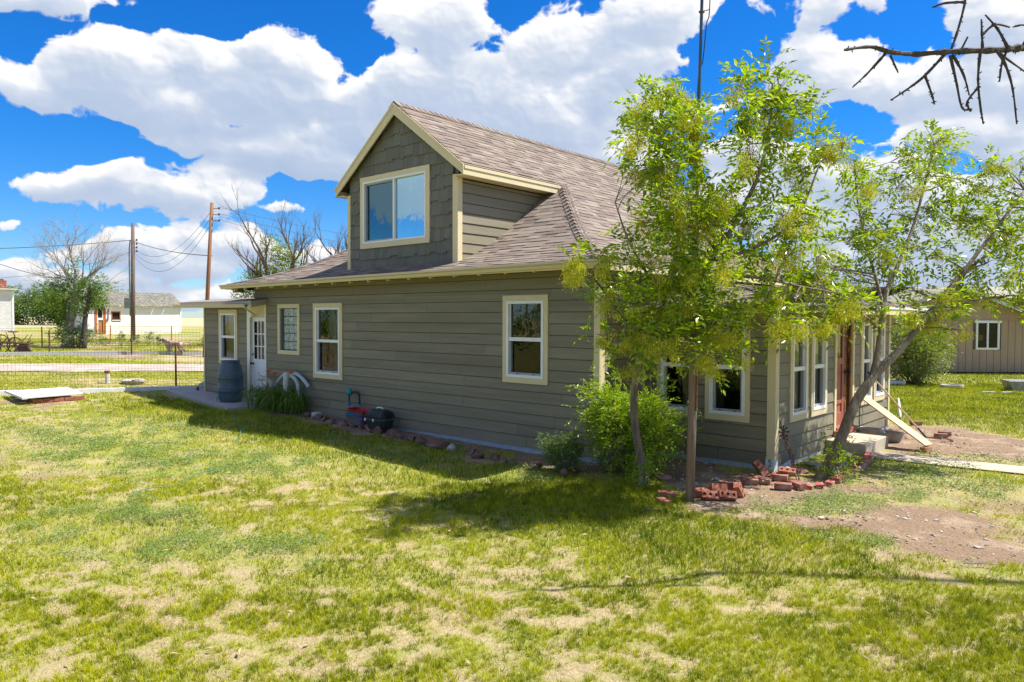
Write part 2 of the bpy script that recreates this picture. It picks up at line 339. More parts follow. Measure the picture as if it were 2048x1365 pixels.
# ------------------------------------------------------------------ materials
def mat(name, col, rough=.7, col2=None, ns=6., bump=0., bs=40., metal=0., spec=.5, stretch=(1, 1, 1), det=5, island=0., lo=.35, hi=.65, col3=None, ns3=1.5, trans=0.):
    m = bpy.data.materials.new(name); m.use_nodes = True; t = m.node_tree; t.nodes.clear(); L = t.links.new
    out = N('ShaderNodeOutputMaterial', t); p = N('ShaderNodeBsdfPrincipled', t)
    p.inputs['Roughness'].default_value = rough; p.inputs['Metallic'].default_value = metal; p.inputs['Specular IOR Level'].default_value = spec
    tcn = N('ShaderNodeTexCoord', t); mp = N('ShaderNodeMapping', t); L(tcn.outputs['Object'], mp.inputs[0]); mp.inputs['Scale'].default_value = stretch
    cs = None
    def rgb(c): return (c[0], c[1], c[2], 1)
    if col2:
        n = N('ShaderNodeTexNoise', t); n.inputs['Scale'].default_value = ns; n.inputs['Detail'].default_value = det; n.inputs['Roughness'].default_value = .62; L(mp.outputs[0], n.inputs['Vector'])
        r = N('ShaderNodeMapRange', t); L(n.outputs[0], r.inputs[0]); r.inputs[1].default_value = lo; r.inputs[2].default_value = hi
        x = N('ShaderNodeMix', t, data_type='RGBA'); L(r.outputs[0], x.inputs[0]); x.inputs[6].default_value = rgb(col); x.inputs[7].default_value = rgb(col2); cs = x.outputs[2]
        if col3:
            n3 = N('ShaderNodeTexNoise', t); n3.inputs['Scale'].default_value = ns3; n3.inputs['Detail'].default_value = 4; L(mp.outputs[0], n3.inputs['Vector'])
            r3 = N('ShaderNodeMapRange', t); L(n3.outputs[0], r3.inputs[0]); r3.inputs[1].default_value = .5; r3.inputs[2].default_value = .68
            x3 = N('ShaderNodeMix', t, data_type='RGBA'); L(r3.outputs[0], x3.inputs[0]); L(cs, x3.inputs[6]); x3.inputs[7].default_value = rgb(col3); cs = x3.outputs[2]
    if island:
        g = N('ShaderNodeNewGeometry', t); r = N('ShaderNodeMapRange', t); L(g.outputs['Random Per Island'], r.inputs[0]); r.inputs[3].default_value = 1-island; r.inputs[4].default_value = 1+island
        h = N('ShaderNodeHueSaturation', t); L(r.outputs[0], h.inputs['Value'])
        if cs: L(cs, h.inputs['Color'])
        else: h.inputs['Color'].default_value = rgb(col)
        cs = h.outputs[0]
    if cs: L(cs, p.inputs['Base Color'])
    else: p.inputs['Base Color'].default_value = rgb(col)
    if bump:
        n = N('ShaderNodeTexNoise', t); n.inputs['Scale'].default_value = bs; n.inputs['Detail'].default_value = 6; L(mp.outputs[0], n.inputs['Vector'])
        b = N('ShaderNodeBump', t); b.inputs['Strength'].default_value = 1; b.inputs['Distance'].default_value = bump; L(n.outputs[0], b.inputs['Height']); L(b.outputs[0], p.inputs['Normal'])
    if trans:
        tr = N('ShaderNodeBsdfTranslucent', t); ms = N('ShaderNodeMixShader', t); ms.inputs[0].default_value = trans
        if cs: L(cs, tr.inputs[0])
        else: tr.inputs[0].default_value = rgb(col)
        L(p.outputs[0], ms.inputs[1]); L(tr.outputs[0], ms.inputs[2]); L(ms.outputs[0], out.inputs[0])
    else: L(p.outputs[0], out.inputs[0])
    return m
def glassmat(name, tint=(.8, .85, .85), ior=1.9, rough=0., least=0., gcol=(1, 1, 1)):
    m = bpy.data.materials.new(name); m.use_nodes = True; t = m.node_tree; t.nodes.clear(); L = t.links.new
    out = N('ShaderNodeOutputMaterial', t); fr = N('ShaderNodeFresnel', t); fr.inputs[0].default_value = ior
    gl = N('ShaderNodeBsdfGlossy', t); gl.inputs['Roughness'].default_value = rough; tr = N('ShaderNodeBsdfTransparent', t); tr.inputs[0].default_value = (*tint, 1)
    ms = N('ShaderNodeMixShader', t); mxx = N('ShaderNodeMath', t, operation='MAXIMUM'); L(fr.outputs[0], mxx.inputs[0]); mxx.inputs[1].default_value = least; gl.inputs[0].default_value = (*gcol, 1); L(mxx.outputs[0], ms.inputs[0]); L(tr.outputs[0], ms.inputs[1]); L(gl.outputs[0], ms.inputs[2]); L(ms.outputs[0], out.inputs[0])
    nz = N('ShaderNodeTexNoise', t); nz.inputs['Scale'].default_value = 2.5; bp = N('ShaderNodeBump', t); bp.inputs['Distance'].default_value = .004; L(nz.outputs[0], bp.inputs['Height']); L(bp.outputs[0], gl.inputs['Normal'])
    return m
def foliage(name, c1, c2, trans=.35, rough=.5):
    m = bpy.data.materials.new(name); m.use_nodes = True; t = m.node_tree; t.nodes.clear(); L = t.links.new
    out = N('ShaderNodeOutputMaterial', t); g = N('ShaderNodeNewGeometry', t)
    x = N('ShaderNodeMix', t, data_type='RGBA'); L(g.outputs['Random Per Island'], x.inputs[0]); x.inputs[6].default_value = (*c1, 1); x.inputs[7].default_value = (*c2, 1)
    p = N('ShaderNodeBsdfPrincipled', t); p.inputs['Roughness'].default_value = rough; L(x.outputs[2], p.inputs['Base Color']); p.inputs['Specular IOR Level'].default_value = .35
    tr = N('ShaderNodeBsdfTranslucent', t); br = N('ShaderNodeMix', t, data_type='RGBA', blend_type='MULTIPLY'); br.inputs[0].default_value = 1
    L(x.outputs[2], br.inputs[6]); br.inputs[7].default_value = (1.5, 1.45, .6, 1); L(br.outputs[2], tr.inputs[0])
    ms = N('ShaderNodeMixShader', t); ms.inputs[0].default_value = trans; L(p.outputs[0], ms.inputs[1]); L(tr.outputs[0], ms.inputs[2]); L(ms.outputs[0], out.inputs[0])
    return m
M_siding = mat('olive_siding', (.190, .167, .108), .62, (.228, .202, .135), 3, bump=.0016, bs=30, stretch=(.35, .35, 4), island=.11, col3=(.165, .14, .09), ns3=.6)
M_siding_s = M_siding
M_tan = mat('tan_trim', (.66, .56, .34), .55, (.61, .52, .32), 5, bump=.0006, bs=60)
M_white = mat('white_vinyl', (.80, .81, .82), .35, (.74, .75, .77), 4)
M_greyframe = mat('grey_screen_frame', (.33, .35, .37), .4)
M_roof = mat('asphalt_shingle', (.17, .137, .117), .92, (.25, .215, .185), 260, bump=.002, bs=350, island=.0, det=2, lo=.3, hi=.7)
M_dark = mat('dark_void', (.012, .012, .012), .9)
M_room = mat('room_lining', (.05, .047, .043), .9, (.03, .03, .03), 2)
M_shake = mat('grey_green_shake', (.12, .118, .096), .8, (.16, .156, .13), 9, bump=.002, bs=50, stretch=(14, 14, 1), island=.14)
M_concrete = mat('concrete', (.42, .38, .32), .85, (.50, .46, .40), 7, bump=.002, bs=60, col3=(.33, .30, .26), ns3=2)
M_found = mat('foundation_paint', (.36, .42, .48), .7, (.30, .33, .36), 9, bump=.003, bs=25)
M_foundgrey = mat('foundation_concrete', (.20, .19, .17), .9, (.12, .11, .10), 9, bump=.006, bs=20)
M_wrap = mat('house_wrap', (.72, .75, .78), .5, (.55, .60, .66), 12, bump=.004, bs=12)
M_blue = mat('blue_print', (.03, .10, .25), .6)
M_red = mat('red_paint_door', (.28, .075, .05), .5, (.35, .12, .085), 8, bump=.001, bs=30, stretch=(1, 1, .2))
M_brownwood = mat('worn_brown_wood', (.075, .025, .010), .55, (.42, .19, .035), 7, bump=.002, bs=25, stretch=(3, 3, .9), lo=.52, hi=.62)
M_whitedoor = mat('white_door_paint', (.76, .77, .82), .45)
M_black = mat('black_metal', (.015, .015, .017), .4)
M_glass = glassmat('window_glass', (.7, .75, .75), 1.75)
M_glassL = glassmat('lower_glass', (.35, .36, .37), 1.38)
M_glassD = glassmat('dormer_glass', (.35, .45, .5), 2.0, least=.62, gcol=(.62, .92, 1))
M_screen = mat('insect_screen', (.05, .052, .055), .8)
M_curtain = mat('sheer_curtain', (.55, .58, .56), .8, (.42, .45, .44), 3, stretch=(14, 14, .3), trans=.3)
M_gblock = mat('glass_block', (.48, .53, .50), .12, (.24, .29, .26), 30, bump=.02, bs=28, det=2, lo=.42, hi=.56)
M_mortar = mat('block_mortar', (.16, .17, .16), .8)
M_brick = mat('red_brick', (.34, .115, .062), .85, (.22, .07, .045), 14, bump=.003, bs=60, island=.12, col3=(.46, .22, .15), ns3=8)
M_brickdark = mat('dark_red_brick', (.22, .07, .05), .9, (.34, .14, .10), 10, bump=.004, bs=50, col3=(.36, .27, .20), ns3=7)
M_paver = mat('red_concrete_paver', (.28, .055, .045), .85, (.34, .12, .095), 12, bump=.004, bs=50, col3=(.50, .33, .28), ns3=6)
M_rock = mat('red_brown_rock', (.13, .055, .042), .9, (.20, .10, .08), 5, bump=.014, bs=14, col3=(.26, .18, .15), ns3=4)
M_stone = mat('pale_flagstone', (.50, .47, .42), .85, (.38, .35, .30), 5, bump=.006, bs=16)
M_bark = mat('grey_brown_bark', (.22, .17, .12), .9, (.11, .082, .06), 11, bump=.012, bs=26, stretch=(2.2, 2.2, .45), col3=(.33, .28, .21), ns3=3)
M_deadbark = mat('weathered_dead_wood', (.34, .30, .27), .9, (.17, .14, .125), 9, bump=.005, bs=30)
M_darkbark = mat('dark_twig_bark', (.035, .027, .024), .85, (.07, .055, .05), 30, bump=.003, bs=60)
M_leaf = foliage('ash_leaf', (.085, .18, .008), (.38, .48, .022), .42, .28)
M_seed = foliage('ash_seed', (.30, .33, .015), (.60, .58, .04), .32, .6)
M_bushleaf = foliage('bush_leaf', (.12, .24, .012), (.38, .48, .04), .36, .34)
M_bushdark = foliage('small_bush_leaf', (.05, .11, .02), (.15, .23, .05), .25, .38)
M_yard = foliage('yard_bush_leaf', (.11, .16, .03), (.27, .33, .07), .3, .4)
M_farleaf = foliage('far_leaf', (.05, .12, .012), (.17, .26, .025), .3, .5)
M_oliveleaf = foliage('olive_far_leaf', (.13, .20, .015), (.28, .34, .03), .3, .5)
M_rust = mat('rust', (.24, .075, .03), .85, (.14, .045, .025), 20, bump=.001, bs=60)
M_rustdark = mat('dark_rust', (.07, .035, .03), .8, (.13, .05, .035), 18)
M_galv = mat('galvanised_steel', (.33, .34, .35), .5, (.22, .21, .20), 5, metal=.6)
M_pole = mat('weathered_pole', (.27, .165, .105), .85, (.15, .115, .085), 7, bump=.004, bs=30, stretch=(3, 3, .25), col3=(.36, .27, .19), ns3=2)
M_orangepole = mat('orange_brown_pole', (.27, .115, .045), .8, (.17, .075, .035), 6, stretch=(3, 3, .2), bump=.003, bs=25)
M_greypole = mat('grey_pole', (.10, .07, .058), .85, (.16, .12, .10), 6, stretch=(3, 3, .2))
M_mast = mat('blue_grey_mast', (.06, .11, .14), .4, (.04, .075, .10), 5, metal=.4)
M_wire = mat('wire', (.05, .04, .04), .7)
M_ply = mat('pine_board', (.62, .45, .26), .7, (.52, .36, .19), 9, stretch=(1, 1, 1), bump=.0008, bs=40)
M_teal = mat('teal_meter', (.01, .25, .22), .4)
M_bluevalve = mat('blue_fitting', (.01, .16, .30), .4)
M_barrel = mat('slate_blue_plastic', (.045, .085, .12), .42, (.06, .10, .135), 4, bump=.0008, bs=30)
M_redpl = mat('red_plastic', (.42, .006, .018), .35)
M_greypl = mat('grey_plastic', (.13, .12, .125), .5)
M_bluepl = mat('blue_plastic', (.005, .15, .45), .4)
M_carrier = mat('dark_green_grey_plastic', (.055, .08, .075), .45)
M_carrierdk = mat('blackish_plastic', (.02, .026, .028), .45)
M_pvc = mat('pvc_white', (.60, .61, .56), .5, (.50, .52, .46), 9)
M_corr = mat('grey_drain_hose', (.42, .48, .53), .5)
M_hose = mat('green_hose', (.04, .17, .12), .6)
M_lily = foliage('lily_blade', (.05, .13, .012), (.19, .28, .03), .3, .38)
M_orange = mat('orange_petal', (.90, .17, .01), .6, trans=.3)
M_whitewash = mat('peeling_white_board', (.80, .79, .76), .8, (.72, .70, .66), 3, bump=.003, bs=14, stretch=(.5, .5, 2), col3=(.78, .72, .64), ns3=.8)
M_whitelap = mat('white_clapboard', (.74, .73, .72), .75, (.62, .61, .60), 4)
M_shedroof = mat('old_grey_green_shingle', (.20, .19, .155), .95, (.30, .28, .235), 6, bump=.01, bs=10, island=.15)
M_orangewood = mat('orange_plank', (.52, .17, .025), .7, (.36, .10, .02), 8, stretch=(6, 6, .4))
M_redwood = mat('red_brown_frame', (.24, .06, .03), .75)
M_tanwall = mat('brown_panel_siding', (.40, .285, .19), .75, (.34, .245, .17), 2.5, stretch=(1, 1, .3))
M_tangroove = mat('panel_groove', (.12, .085, .06), .85)
M_gravel = mat('gravel', (.42, .34, .29), .95, (.32, .26, .21), 60, bump=.01, bs=90, col3=(.48, .41, .35), ns3=2)
M_sidewalk = mat('pale_sidewalk', (.47, .40, .31), .9, (.40, .34, .26), 9, bump=.002, bs=70)
M_pad = mat('grey_pad', (.34, .31, .29), .9, (.42, .39, .37), 6, bump=.002, bs=50)
M_board = mat('weathered_white_board', (.62, .63, .60), .75, (.50, .51, .48), 8, stretch=(1, 6, 1))
M_yellow = mat('yellow_paper', (.65, .58, .22), .8)
M_fur1 = mat('pale_fur', (.80, .66, .50), .95, (.62, .48, .34), 14, bump=.02, bs=40)
M_fur2 = mat('dark_brindle_fur', (.22, .16, .12), .95, (.50, .38, .27), 11, bump=.02, bs=40)
M_furmask = mat('black_fur', (.02, .017, .016), .9)
M_blanket = mat('blue_grey_stones', (.25, .32, .36), .8, (.4, .46, .5), 6)
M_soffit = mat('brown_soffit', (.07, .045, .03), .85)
M_ins = mat('brown_insulator', (.10, .04, .025), .3)
M_gutter = mat('tan_gutter', (.56, .47, .29), .4, (.52, .44, .27), 3)
M_guttop = mat('gutter_lip', (.30, .27, .22), .5)
# shingle colour: blend of three tones picked per tab
def shingle():
    t = M_roof.node_tree; p = [n for n in t.nodes if n.type == 'BSDF_PRINCIPLED'][0]; L = t.links.new
    g = N('ShaderNodeNewGeometry', t); r = N('ShaderNodeValToRGB', t); L(g.outputs['Random Per Island'], r.inputs[0])
    cr = r.color_ramp; cr.interpolation = 'CONSTANT'
    cols = [(.19, .142, .110), (.115, .080, .064), (.225, .178, .140), (.175, .118, .090), (.255, .21, .168), (.14, .103, .082), (.205, .148, .112)]
    cr.elements[0].color = (*cols[0], 1); cr.elements[1].position = 1/7; cr.elements[1].color = (*cols[1], 1)
    for i in range(2, 7): e = cr.elements.new(i/7); e.color = (*cols[i], 1)
    src = p.inputs['Base Color'].links[0].from_socket
    x = N('ShaderNodeMix', t, data_type='RGBA'); x.inputs[0].default_value = .3; L(r.outputs[0], x.inputs[6]); L(src, x.inputs[7]); L(x.outputs[2], p.inputs['Base Color'])
shingle()
# ------------------------------------------------------------------ ground
def ground_material():
    m = bpy.data.materials.new('lawn_soil'); m.use_nodes = True; t = m.node_tree; t.nodes.clear(); L = t.links.new
    out = N('ShaderNodeOutputMaterial', t); p = N('ShaderNodeBsdfPrincipled', t); p.inputs['Roughness'].default_value = .95; p.inputs['Specular IOR Level'].default_value = .2
    tcn = N('ShaderNodeTexCoord', t)
    def noise(s, d=6, r=.65):
        n = N('ShaderNodeTexNoise', t); n.inputs['Scale'].default_value = s; n.inputs['Detail'].default_value = d; n.inputs['Roughness'].default_value = r; L(tcn.outputs['Object'], n.inputs['Vector']); return n.outputs[0]
    def mr(v, a, b):
        n = N('ShaderNodeMapRange', t); L(v, n.inputs[0]); n.inputs[1].default_value = a; n.inputs[2].default_value = b; return n.outputs[0]
    def mixc(f, a, b):
        x = N('ShaderNodeMix', t, data_type='RGBA'); L(f, x.inputs[0])
        for v, s in ((a, x.inputs[6]), (b, x.inputs[7])):
            if isinstance(v, tuple): s.default_value = (*v, 1)
            else: L(v, s)
        return x.outputs[2]
    straw = mixc(mr(noise(38, 5), .38, .62), (.47, .375, .215), (.30, .23, .12))
    straw = mixc(mr(noise(3.3), .45, .7), straw, (.42, .33, .19))
    earth = mixc(mr(noise(30, 6), .38, .62), (.30, .205, .135), (.19, .125, .08))
    earth = mixc(mr(noise(1.9, 4), .5, .68), earth, (.40, .30, .21))
    earth = mixc(mr(noise(120, 2), .62, .7), earth, (.50, .42, .33))
    grass = mixc(mr(noise(26, 5), .35, .65), (.14, .19, .018), (.29, .32, .035))
    grass = mixc(mr(noise(.23, 4), .4, .65), grass, (.30, .31, .06))
    grass = mixc(mr(noise(1.1, 5), .52, .66), grass, (.38, .34, .11))
    ag = N('ShaderNodeAttribute', t); ag.attribute_name = 'green'; ad = N('ShaderNodeAttribute', t); ad.attribute_name = 'dirt'
    af = N('ShaderNodeAttribute', t); af.attribute_name = 'field'
    c = mixc(ag.outputs['Fac'], straw, grass); c = mixc(mr(ad.outputs['Fac'], .25, .6), c, earth)
    fieldc = mixc(mr(noise(.02, 5), .4, .6), (.46, .36, .22), (.40, .35, .20))
    c = mixc(af.outputs['Fac'], c, fieldc)
    L(c, p.inputs['Base Color'])
    b = N('ShaderNodeBump', t); b.inputs['Distance'].default_value = .03; L(noise(22, 8, .7), b.inputs['Height']); L(b.outputs[0], p.inputs['Normal']); L(p.outputs[0], out.inputs[0])
    return m
M_ground = ground_material()
def axis(lo, hi, step, far):
    a = list(np.arange(lo, hi+1e-6, step)); d = step; x = hi; y = lo
    pos = []; neg = []
    while x < far: d *= 1.22; x += d; y -= d; pos.append(x); neg.append(y)
    return np.array(neg[::-1]+a+pos)
gx = axis(-24, 3, .11, 2600); gy = axis(0, 19, .11, 2600)
X, Y = np.meshgrid(gx, gy, indexing='ij')
Z = gz(X, Y)+(fbm(X*2.2, Y*2.2, 3, 31)-.5)*.035*sstep(40, 20, np.hypot(X, Y))+(fbm(X*9, Y*9, 2, 33)-.5)*.02*dirt_mask(X, Y)
Z = Z-.35*((np.abs(X+11) < 4.7) & (np.abs(Y-13.8) < 4.8))     # under the house floor
nx, ny = X.shape
I = np.arange(nx*ny).reshape(nx, ny)
F = np.stack([I[:-1, :-1], I[1:, :-1], I[1:, 1:], I[:-1, 1:]], -1).reshape(-1, 4)
fieldm = sstep(80, 110, -X+Y*.4)
Mg = green_mask(X, Y)
fast('lawn', np.stack([X, Y, Z], -1).reshape(-1, 3), F, M_ground, kind='structure', smooth=True,
     attrs={'green': np.maximum(Mg*.85, weed_mask(X, Y)*.5).ravel(), 'dirt': (dirt_mask(X, Y)*(1-.8*weed_mask(X, Y))).ravel(), 'field': fieldm.ravel()})

def strip(name, a, b, w, m, dz=.015, n=60, wob=.08, label=None):
    a = np.array(a, float); b = np.array(b, float); d = (b-a)/np.linalg.norm(b-a); q = np.array([-d[1], d[0]])
    vs = []; K = 5
    for i in range(n+1):
        c = a+(b-a)*i/n
        for k in range(K):
            s = (k/(K-1)-.5)*w
            if k in (0, K-1): s += (vnoise(i*.9, k*7+3, 5)-.5)*wob
            P = c+q*s; vs.append((P[0], P[1], G(*P)+dz-(.012 if k in (0, K-1) else 0)))
    fs = [(i*K+k, (i+1)*K+k, (i+1)*K+k+1, i*K+k+1) for i in range(n) for k in range(K-1)]
    return fast(name, vs, fs, m, kind='structure', smooth=True)
u = np.array([.376, .926]); c = np.array([-24.05, 8.4])
strip('gravel_driveway', c-u*45, c+u*60, 1.75, M_gravel, wob=.35, n=140, dz=.03)
strip('footpath', (-38.3, 4), (-36.2, 24), .55, M_gravel, wob=.12, dz=.03)
strip('sidewalk', (-3.42, 12.18), (6.0, 12.95), .62, M_sidewalk, wob=.03, n=40, dz=.03)
# patio slab beside the back door
pv = [(-19.0, 8.05), (-15.2, 7.75), (-14.9, 8.756), (-19.2, 10.6), (-19.35, 8.9)]
mb = MB(); zt = lambda x, y: G(x, y)+.05
mb.add([(x, y, zt(x, y)) for x, y in pv]+[(x, y, G(x, y)-.1) for x, y in pv], [(0, 1, 2, 3, 4), (0, 5, 6, 1), (1, 6, 7, 2), (2, 7, 8, 3), (3, 8, 9, 4), (4, 9, 5, 0)])
mb.build('patio_slab', M_pad, kind='structure', bevel=.01)

# ------------------------------------------------------------------ turf
cr_, sr_ = math.cos(yaw), math.sin(yaw)
def to_cam(x, y): return -sr_*x+cr_*y, cr_*x+sr_*y      # depth, lateral
def from_cam(d, l): return -sr_*d+cr_*l, cr_*d+sr_*l
def sample_view(n, d0, d1, rg, wide=.76, inner=0.):
    d = np.sqrt(rg.random(n)*(d1*d1-d0*d0)+d0*d0); l = (inner+rg.random(n)*(wide-inner))*np.where(rg.random(n) < .5, 1, -1)*d
    x, y = from_cam(d, l); return x, y, d
def not_built(x, y):
    k = ~((x > -18.0) & (x < -6.1) & (y > 8.72) & (y < 19)) & ~((x < -3.98) & (x > -6.2) & (y > 9.9) & (y < 15.5))
    k &= ~((x > -19.2) & (x < -15.0) & (y > 7.85+(x+19)*-.07))
    k &= ~((x > -3.5) & (np.abs(y-(12.18+(x+3.4)*.082)) < .3)) & ~((x < -3.2) & (x > -4.1) & (y > 11.9) & (y < 13.2))
    t = (x+24.05)*.926-(y-8.4)*.376
    k &= ~(np.abs(t) < .95)
    k &= ~(np.hypot(x+19.3, (y-5.5)) < .75)
    return k
def blades(name, x, y, h, w, lean, m, label=None, rg=rng, seg=2, **kw):
    n = len(x); z = gz(x, y)-.004
    a = rg.random(n)*6.283; ld = rg.random(n)*6.283; ln = lean*h*(.35+rg.random(n))
    ca, sa = np.cos(a)*w/2, np.sin(a)*w/2; lx, ly = np.cos(ld)*ln, np.sin(ld)*ln
    hh = np.sqrt(np.maximum(h*h-ln*ln*.6, (h*.25)**2))
    V = np.empty((n, 5, 3))
    V[:, 0] = np.stack([x-ca, y-sa, z], -1); V[:, 1] = np.stack([x+ca, y+sa, z], -1)
    V[:, 2] = np.stack([x+ca*.8+lx*.35, y+sa*.8+ly*.35, z+hh*.6], -1); V[:, 3] = np.stack([x-ca*.8+lx*.35, y-sa*.8+ly*.35, z+hh*.6], -1)
    V[:, 4] = np.stack([x+lx, y+ly, z+hh], -1)
    b = np.arange(n)*5
    # triangles only, so that the array stays regular
    Fq = np.concatenate([np.stack([b, b+1, b+2], -1), np.stack([b, b+2, b+3], -1), np.stack([b+3, b+2, b+4], -1)], 0)
    return V.reshape(-1, 3), Fq
def grassmat(name, attr):
    m = bpy.data.materials.new(name); m.use_nodes = True; t = m.node_tree; t.nodes.clear(); L = t.links.new
    out = N('ShaderNodeOutputMaterial', t); A = N('ShaderNodeAttribute', t); A.attribute_name = 'dry'; B = N('ShaderNodeAttribute', t); B.attribute_name = 'tone'
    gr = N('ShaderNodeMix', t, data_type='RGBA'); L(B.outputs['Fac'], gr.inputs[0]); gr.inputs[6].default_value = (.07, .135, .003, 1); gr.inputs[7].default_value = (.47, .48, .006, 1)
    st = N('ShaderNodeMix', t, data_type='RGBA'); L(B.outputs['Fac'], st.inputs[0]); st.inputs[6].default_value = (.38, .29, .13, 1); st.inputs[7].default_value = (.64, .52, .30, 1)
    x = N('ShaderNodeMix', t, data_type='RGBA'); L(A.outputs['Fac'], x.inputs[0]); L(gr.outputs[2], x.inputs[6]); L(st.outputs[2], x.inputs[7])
    p = N('ShaderNodeBsdfPrincipled', t); p.inputs['Roughness'].default_value = .7; p.inputs['Specular IOR Level'].default_value = .06; L(x.outputs[2], p.inputs['Base Color'])
    tr = N('ShaderNodeBsdfTranslucent', t); L(x.outputs[2], tr.inputs[0]); ms = N('ShaderNodeMixShader', t); ms.inputs[0].default_value = .35; L(p.outputs[0], ms.inputs[1]); L(tr.outputs[0], ms.inputs[2]); L(ms.outputs[0], out.inputs[0])
    return m
M_grass = grassmat('turf_blades', 'dry')
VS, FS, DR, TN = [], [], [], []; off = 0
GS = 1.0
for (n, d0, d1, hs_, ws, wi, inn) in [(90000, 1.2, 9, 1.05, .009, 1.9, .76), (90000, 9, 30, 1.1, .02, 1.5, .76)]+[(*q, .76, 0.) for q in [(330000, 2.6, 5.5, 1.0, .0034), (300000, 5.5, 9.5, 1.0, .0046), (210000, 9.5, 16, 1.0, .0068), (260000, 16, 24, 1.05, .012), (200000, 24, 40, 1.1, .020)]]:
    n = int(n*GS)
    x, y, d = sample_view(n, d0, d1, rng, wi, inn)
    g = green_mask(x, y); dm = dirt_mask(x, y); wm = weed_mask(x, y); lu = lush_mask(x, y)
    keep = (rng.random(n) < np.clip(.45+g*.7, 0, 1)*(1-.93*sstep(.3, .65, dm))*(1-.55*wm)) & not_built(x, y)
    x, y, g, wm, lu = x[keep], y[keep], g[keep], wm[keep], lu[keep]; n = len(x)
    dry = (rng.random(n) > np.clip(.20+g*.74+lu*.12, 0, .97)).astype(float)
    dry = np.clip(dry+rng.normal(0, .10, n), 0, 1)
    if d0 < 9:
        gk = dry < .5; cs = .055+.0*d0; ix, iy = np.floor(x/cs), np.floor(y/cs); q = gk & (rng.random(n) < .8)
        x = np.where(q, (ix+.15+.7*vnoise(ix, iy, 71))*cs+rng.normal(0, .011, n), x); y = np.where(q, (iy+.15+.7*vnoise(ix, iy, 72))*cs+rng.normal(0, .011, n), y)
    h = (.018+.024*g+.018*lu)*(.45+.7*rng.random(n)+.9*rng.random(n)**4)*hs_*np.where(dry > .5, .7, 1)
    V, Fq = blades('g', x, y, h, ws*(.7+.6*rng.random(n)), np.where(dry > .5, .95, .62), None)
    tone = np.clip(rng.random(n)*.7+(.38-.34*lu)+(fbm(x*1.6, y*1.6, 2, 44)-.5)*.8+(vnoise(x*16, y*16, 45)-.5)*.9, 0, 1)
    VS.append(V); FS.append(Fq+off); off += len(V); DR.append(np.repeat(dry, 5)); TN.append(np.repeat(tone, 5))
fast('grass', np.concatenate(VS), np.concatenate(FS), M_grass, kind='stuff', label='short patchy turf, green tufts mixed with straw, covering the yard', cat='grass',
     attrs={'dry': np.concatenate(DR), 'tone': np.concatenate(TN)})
# weeds: small flat leaves in clumps
def leaf_quads(P, D, Nn, ln, wd):
    """P base, D direction, Nn normal; folded diamond leaves"""
    S = np.cross(D, Nn); S /= np.linalg.norm(S, axis=1, keepdims=True)+1e-9
    Nn = np.cross(S, D); n = len(P); V = np.empty((n, 4, 3)); ln = ln[:, None]; wd = wd[:, None]
    V[:, 0] = P; V[:, 1] = P+D*ln*.42+S*wd*.5+Nn*wd*.16; V[:, 2] = P+D*ln-Nn*ln*.08; V[:, 3] = P+D*ln*.42-S*wd*.5+Nn*wd*.16
    b = np.arange(n)*4
    return V.reshape(-1, 3), np.concatenate([np.stack([b, b+1, b+2], -1), np.stack([b, b+2, b+3], -1)], 0)
def unit(v): return v/(np.linalg.norm(v, axis=1, keepdims=True)+1e-9)
M_weed = foliage('weed_leaf', (.11, .18, .05), (.23, .33, .075), .3, .5)
VS, FS, off = [], [], 0
for (n, d0, d1, s) in [(330000, 3, 9, .019), (420000, 9, 18, .028), (60000, 18, 28, .05)]:
    x, y, d = sample_view(n, d0, d1, rng); wm = weed_mask(x, y)
    cl = sstep(.38, .62, fbm(x*3.2, y*3.2, 3, 51))
    keep = (rng.random(n) < wm*cl*(.55+.45*wm)) & not_built(x, y); x, y, cl = x[keep], y[keep], cl[keep]; n = len(x)
    z = gz(x, y)+rng.random(n)*(.015+.075*cl)
    D = unit(np.stack([rng.normal(0, 1, n), rng.normal(0, 1, n), rng.normal(.25, .45, n)], -1)); U = unit(np.stack([rng.normal(0, .4, n), rng.normal(0, .4, n), np.ones(n)], -1))
    V, Fq = leaf_quads(np.stack([x, y, z], -1), D, U, s*(.7+.8*rng.random(n)), s*.6*(.7+.6*rng.random(n)))
    VS.append(V); FS.append(Fq+off); off += len(V)
fast('weeds', np.concatenate(VS), np.concatenate(FS), M_weed, kind='stuff', label='low blue-green broad-leaved weeds creeping over the lawn and bare earth', cat='weeds')
# pebbles, clods and wood chips on the bare earth
def litter(name, n, box, size, m, maskf, label, cat, flat=.5):
    V0, F0 = ico(1); V0 = np.array(V0); F0 = np.array(F0)
    x = rng.uniform(box[0], box[1], n); y = rng.uniform(box[2], box[3], n); k = (rng.random(n) < maskf(x, y)) & not_built(x, y); x, y = x[k], y[k]; n = len(x)
    s = size*(.35+rng.random(n)**3*1.4); a = rng.random(n)*6.28
    jj = 1+rng.normal(0, .18, (n, len(V0), 1)); P = V0[None]*jj
    P = P*np.stack([s, s*rng.uniform(.5, .9, n), s*flat], -1)[:, None]
    c_, s_ = np.cos(a)[:, None], np.sin(a)[:, None]
    Q = np.stack([P[..., 0]*c_-P[..., 1]*s_+x[:, None], P[..., 0]*s_+P[..., 1]*c_+y[:, None], P[..., 2]+gz(x, y)[:, None]+s[:, None]*.1], -1)
    Fq = (F0[None]+(np.arange(n)*len(V0))[:, None, None]).reshape(-1, 3)
    fast(name, Q.reshape(-1, 3), Fq, m, kind='stuff', label=label, cat=cat)
M_clod = mat('earth_clod', (.27, .19, .13), .95, (.36, .28, .2), 20, island=.35)
M_peb = mat('pale_pebble', (.45, .40, .34), .85, (.33, .28, .24), 9, island=.3)
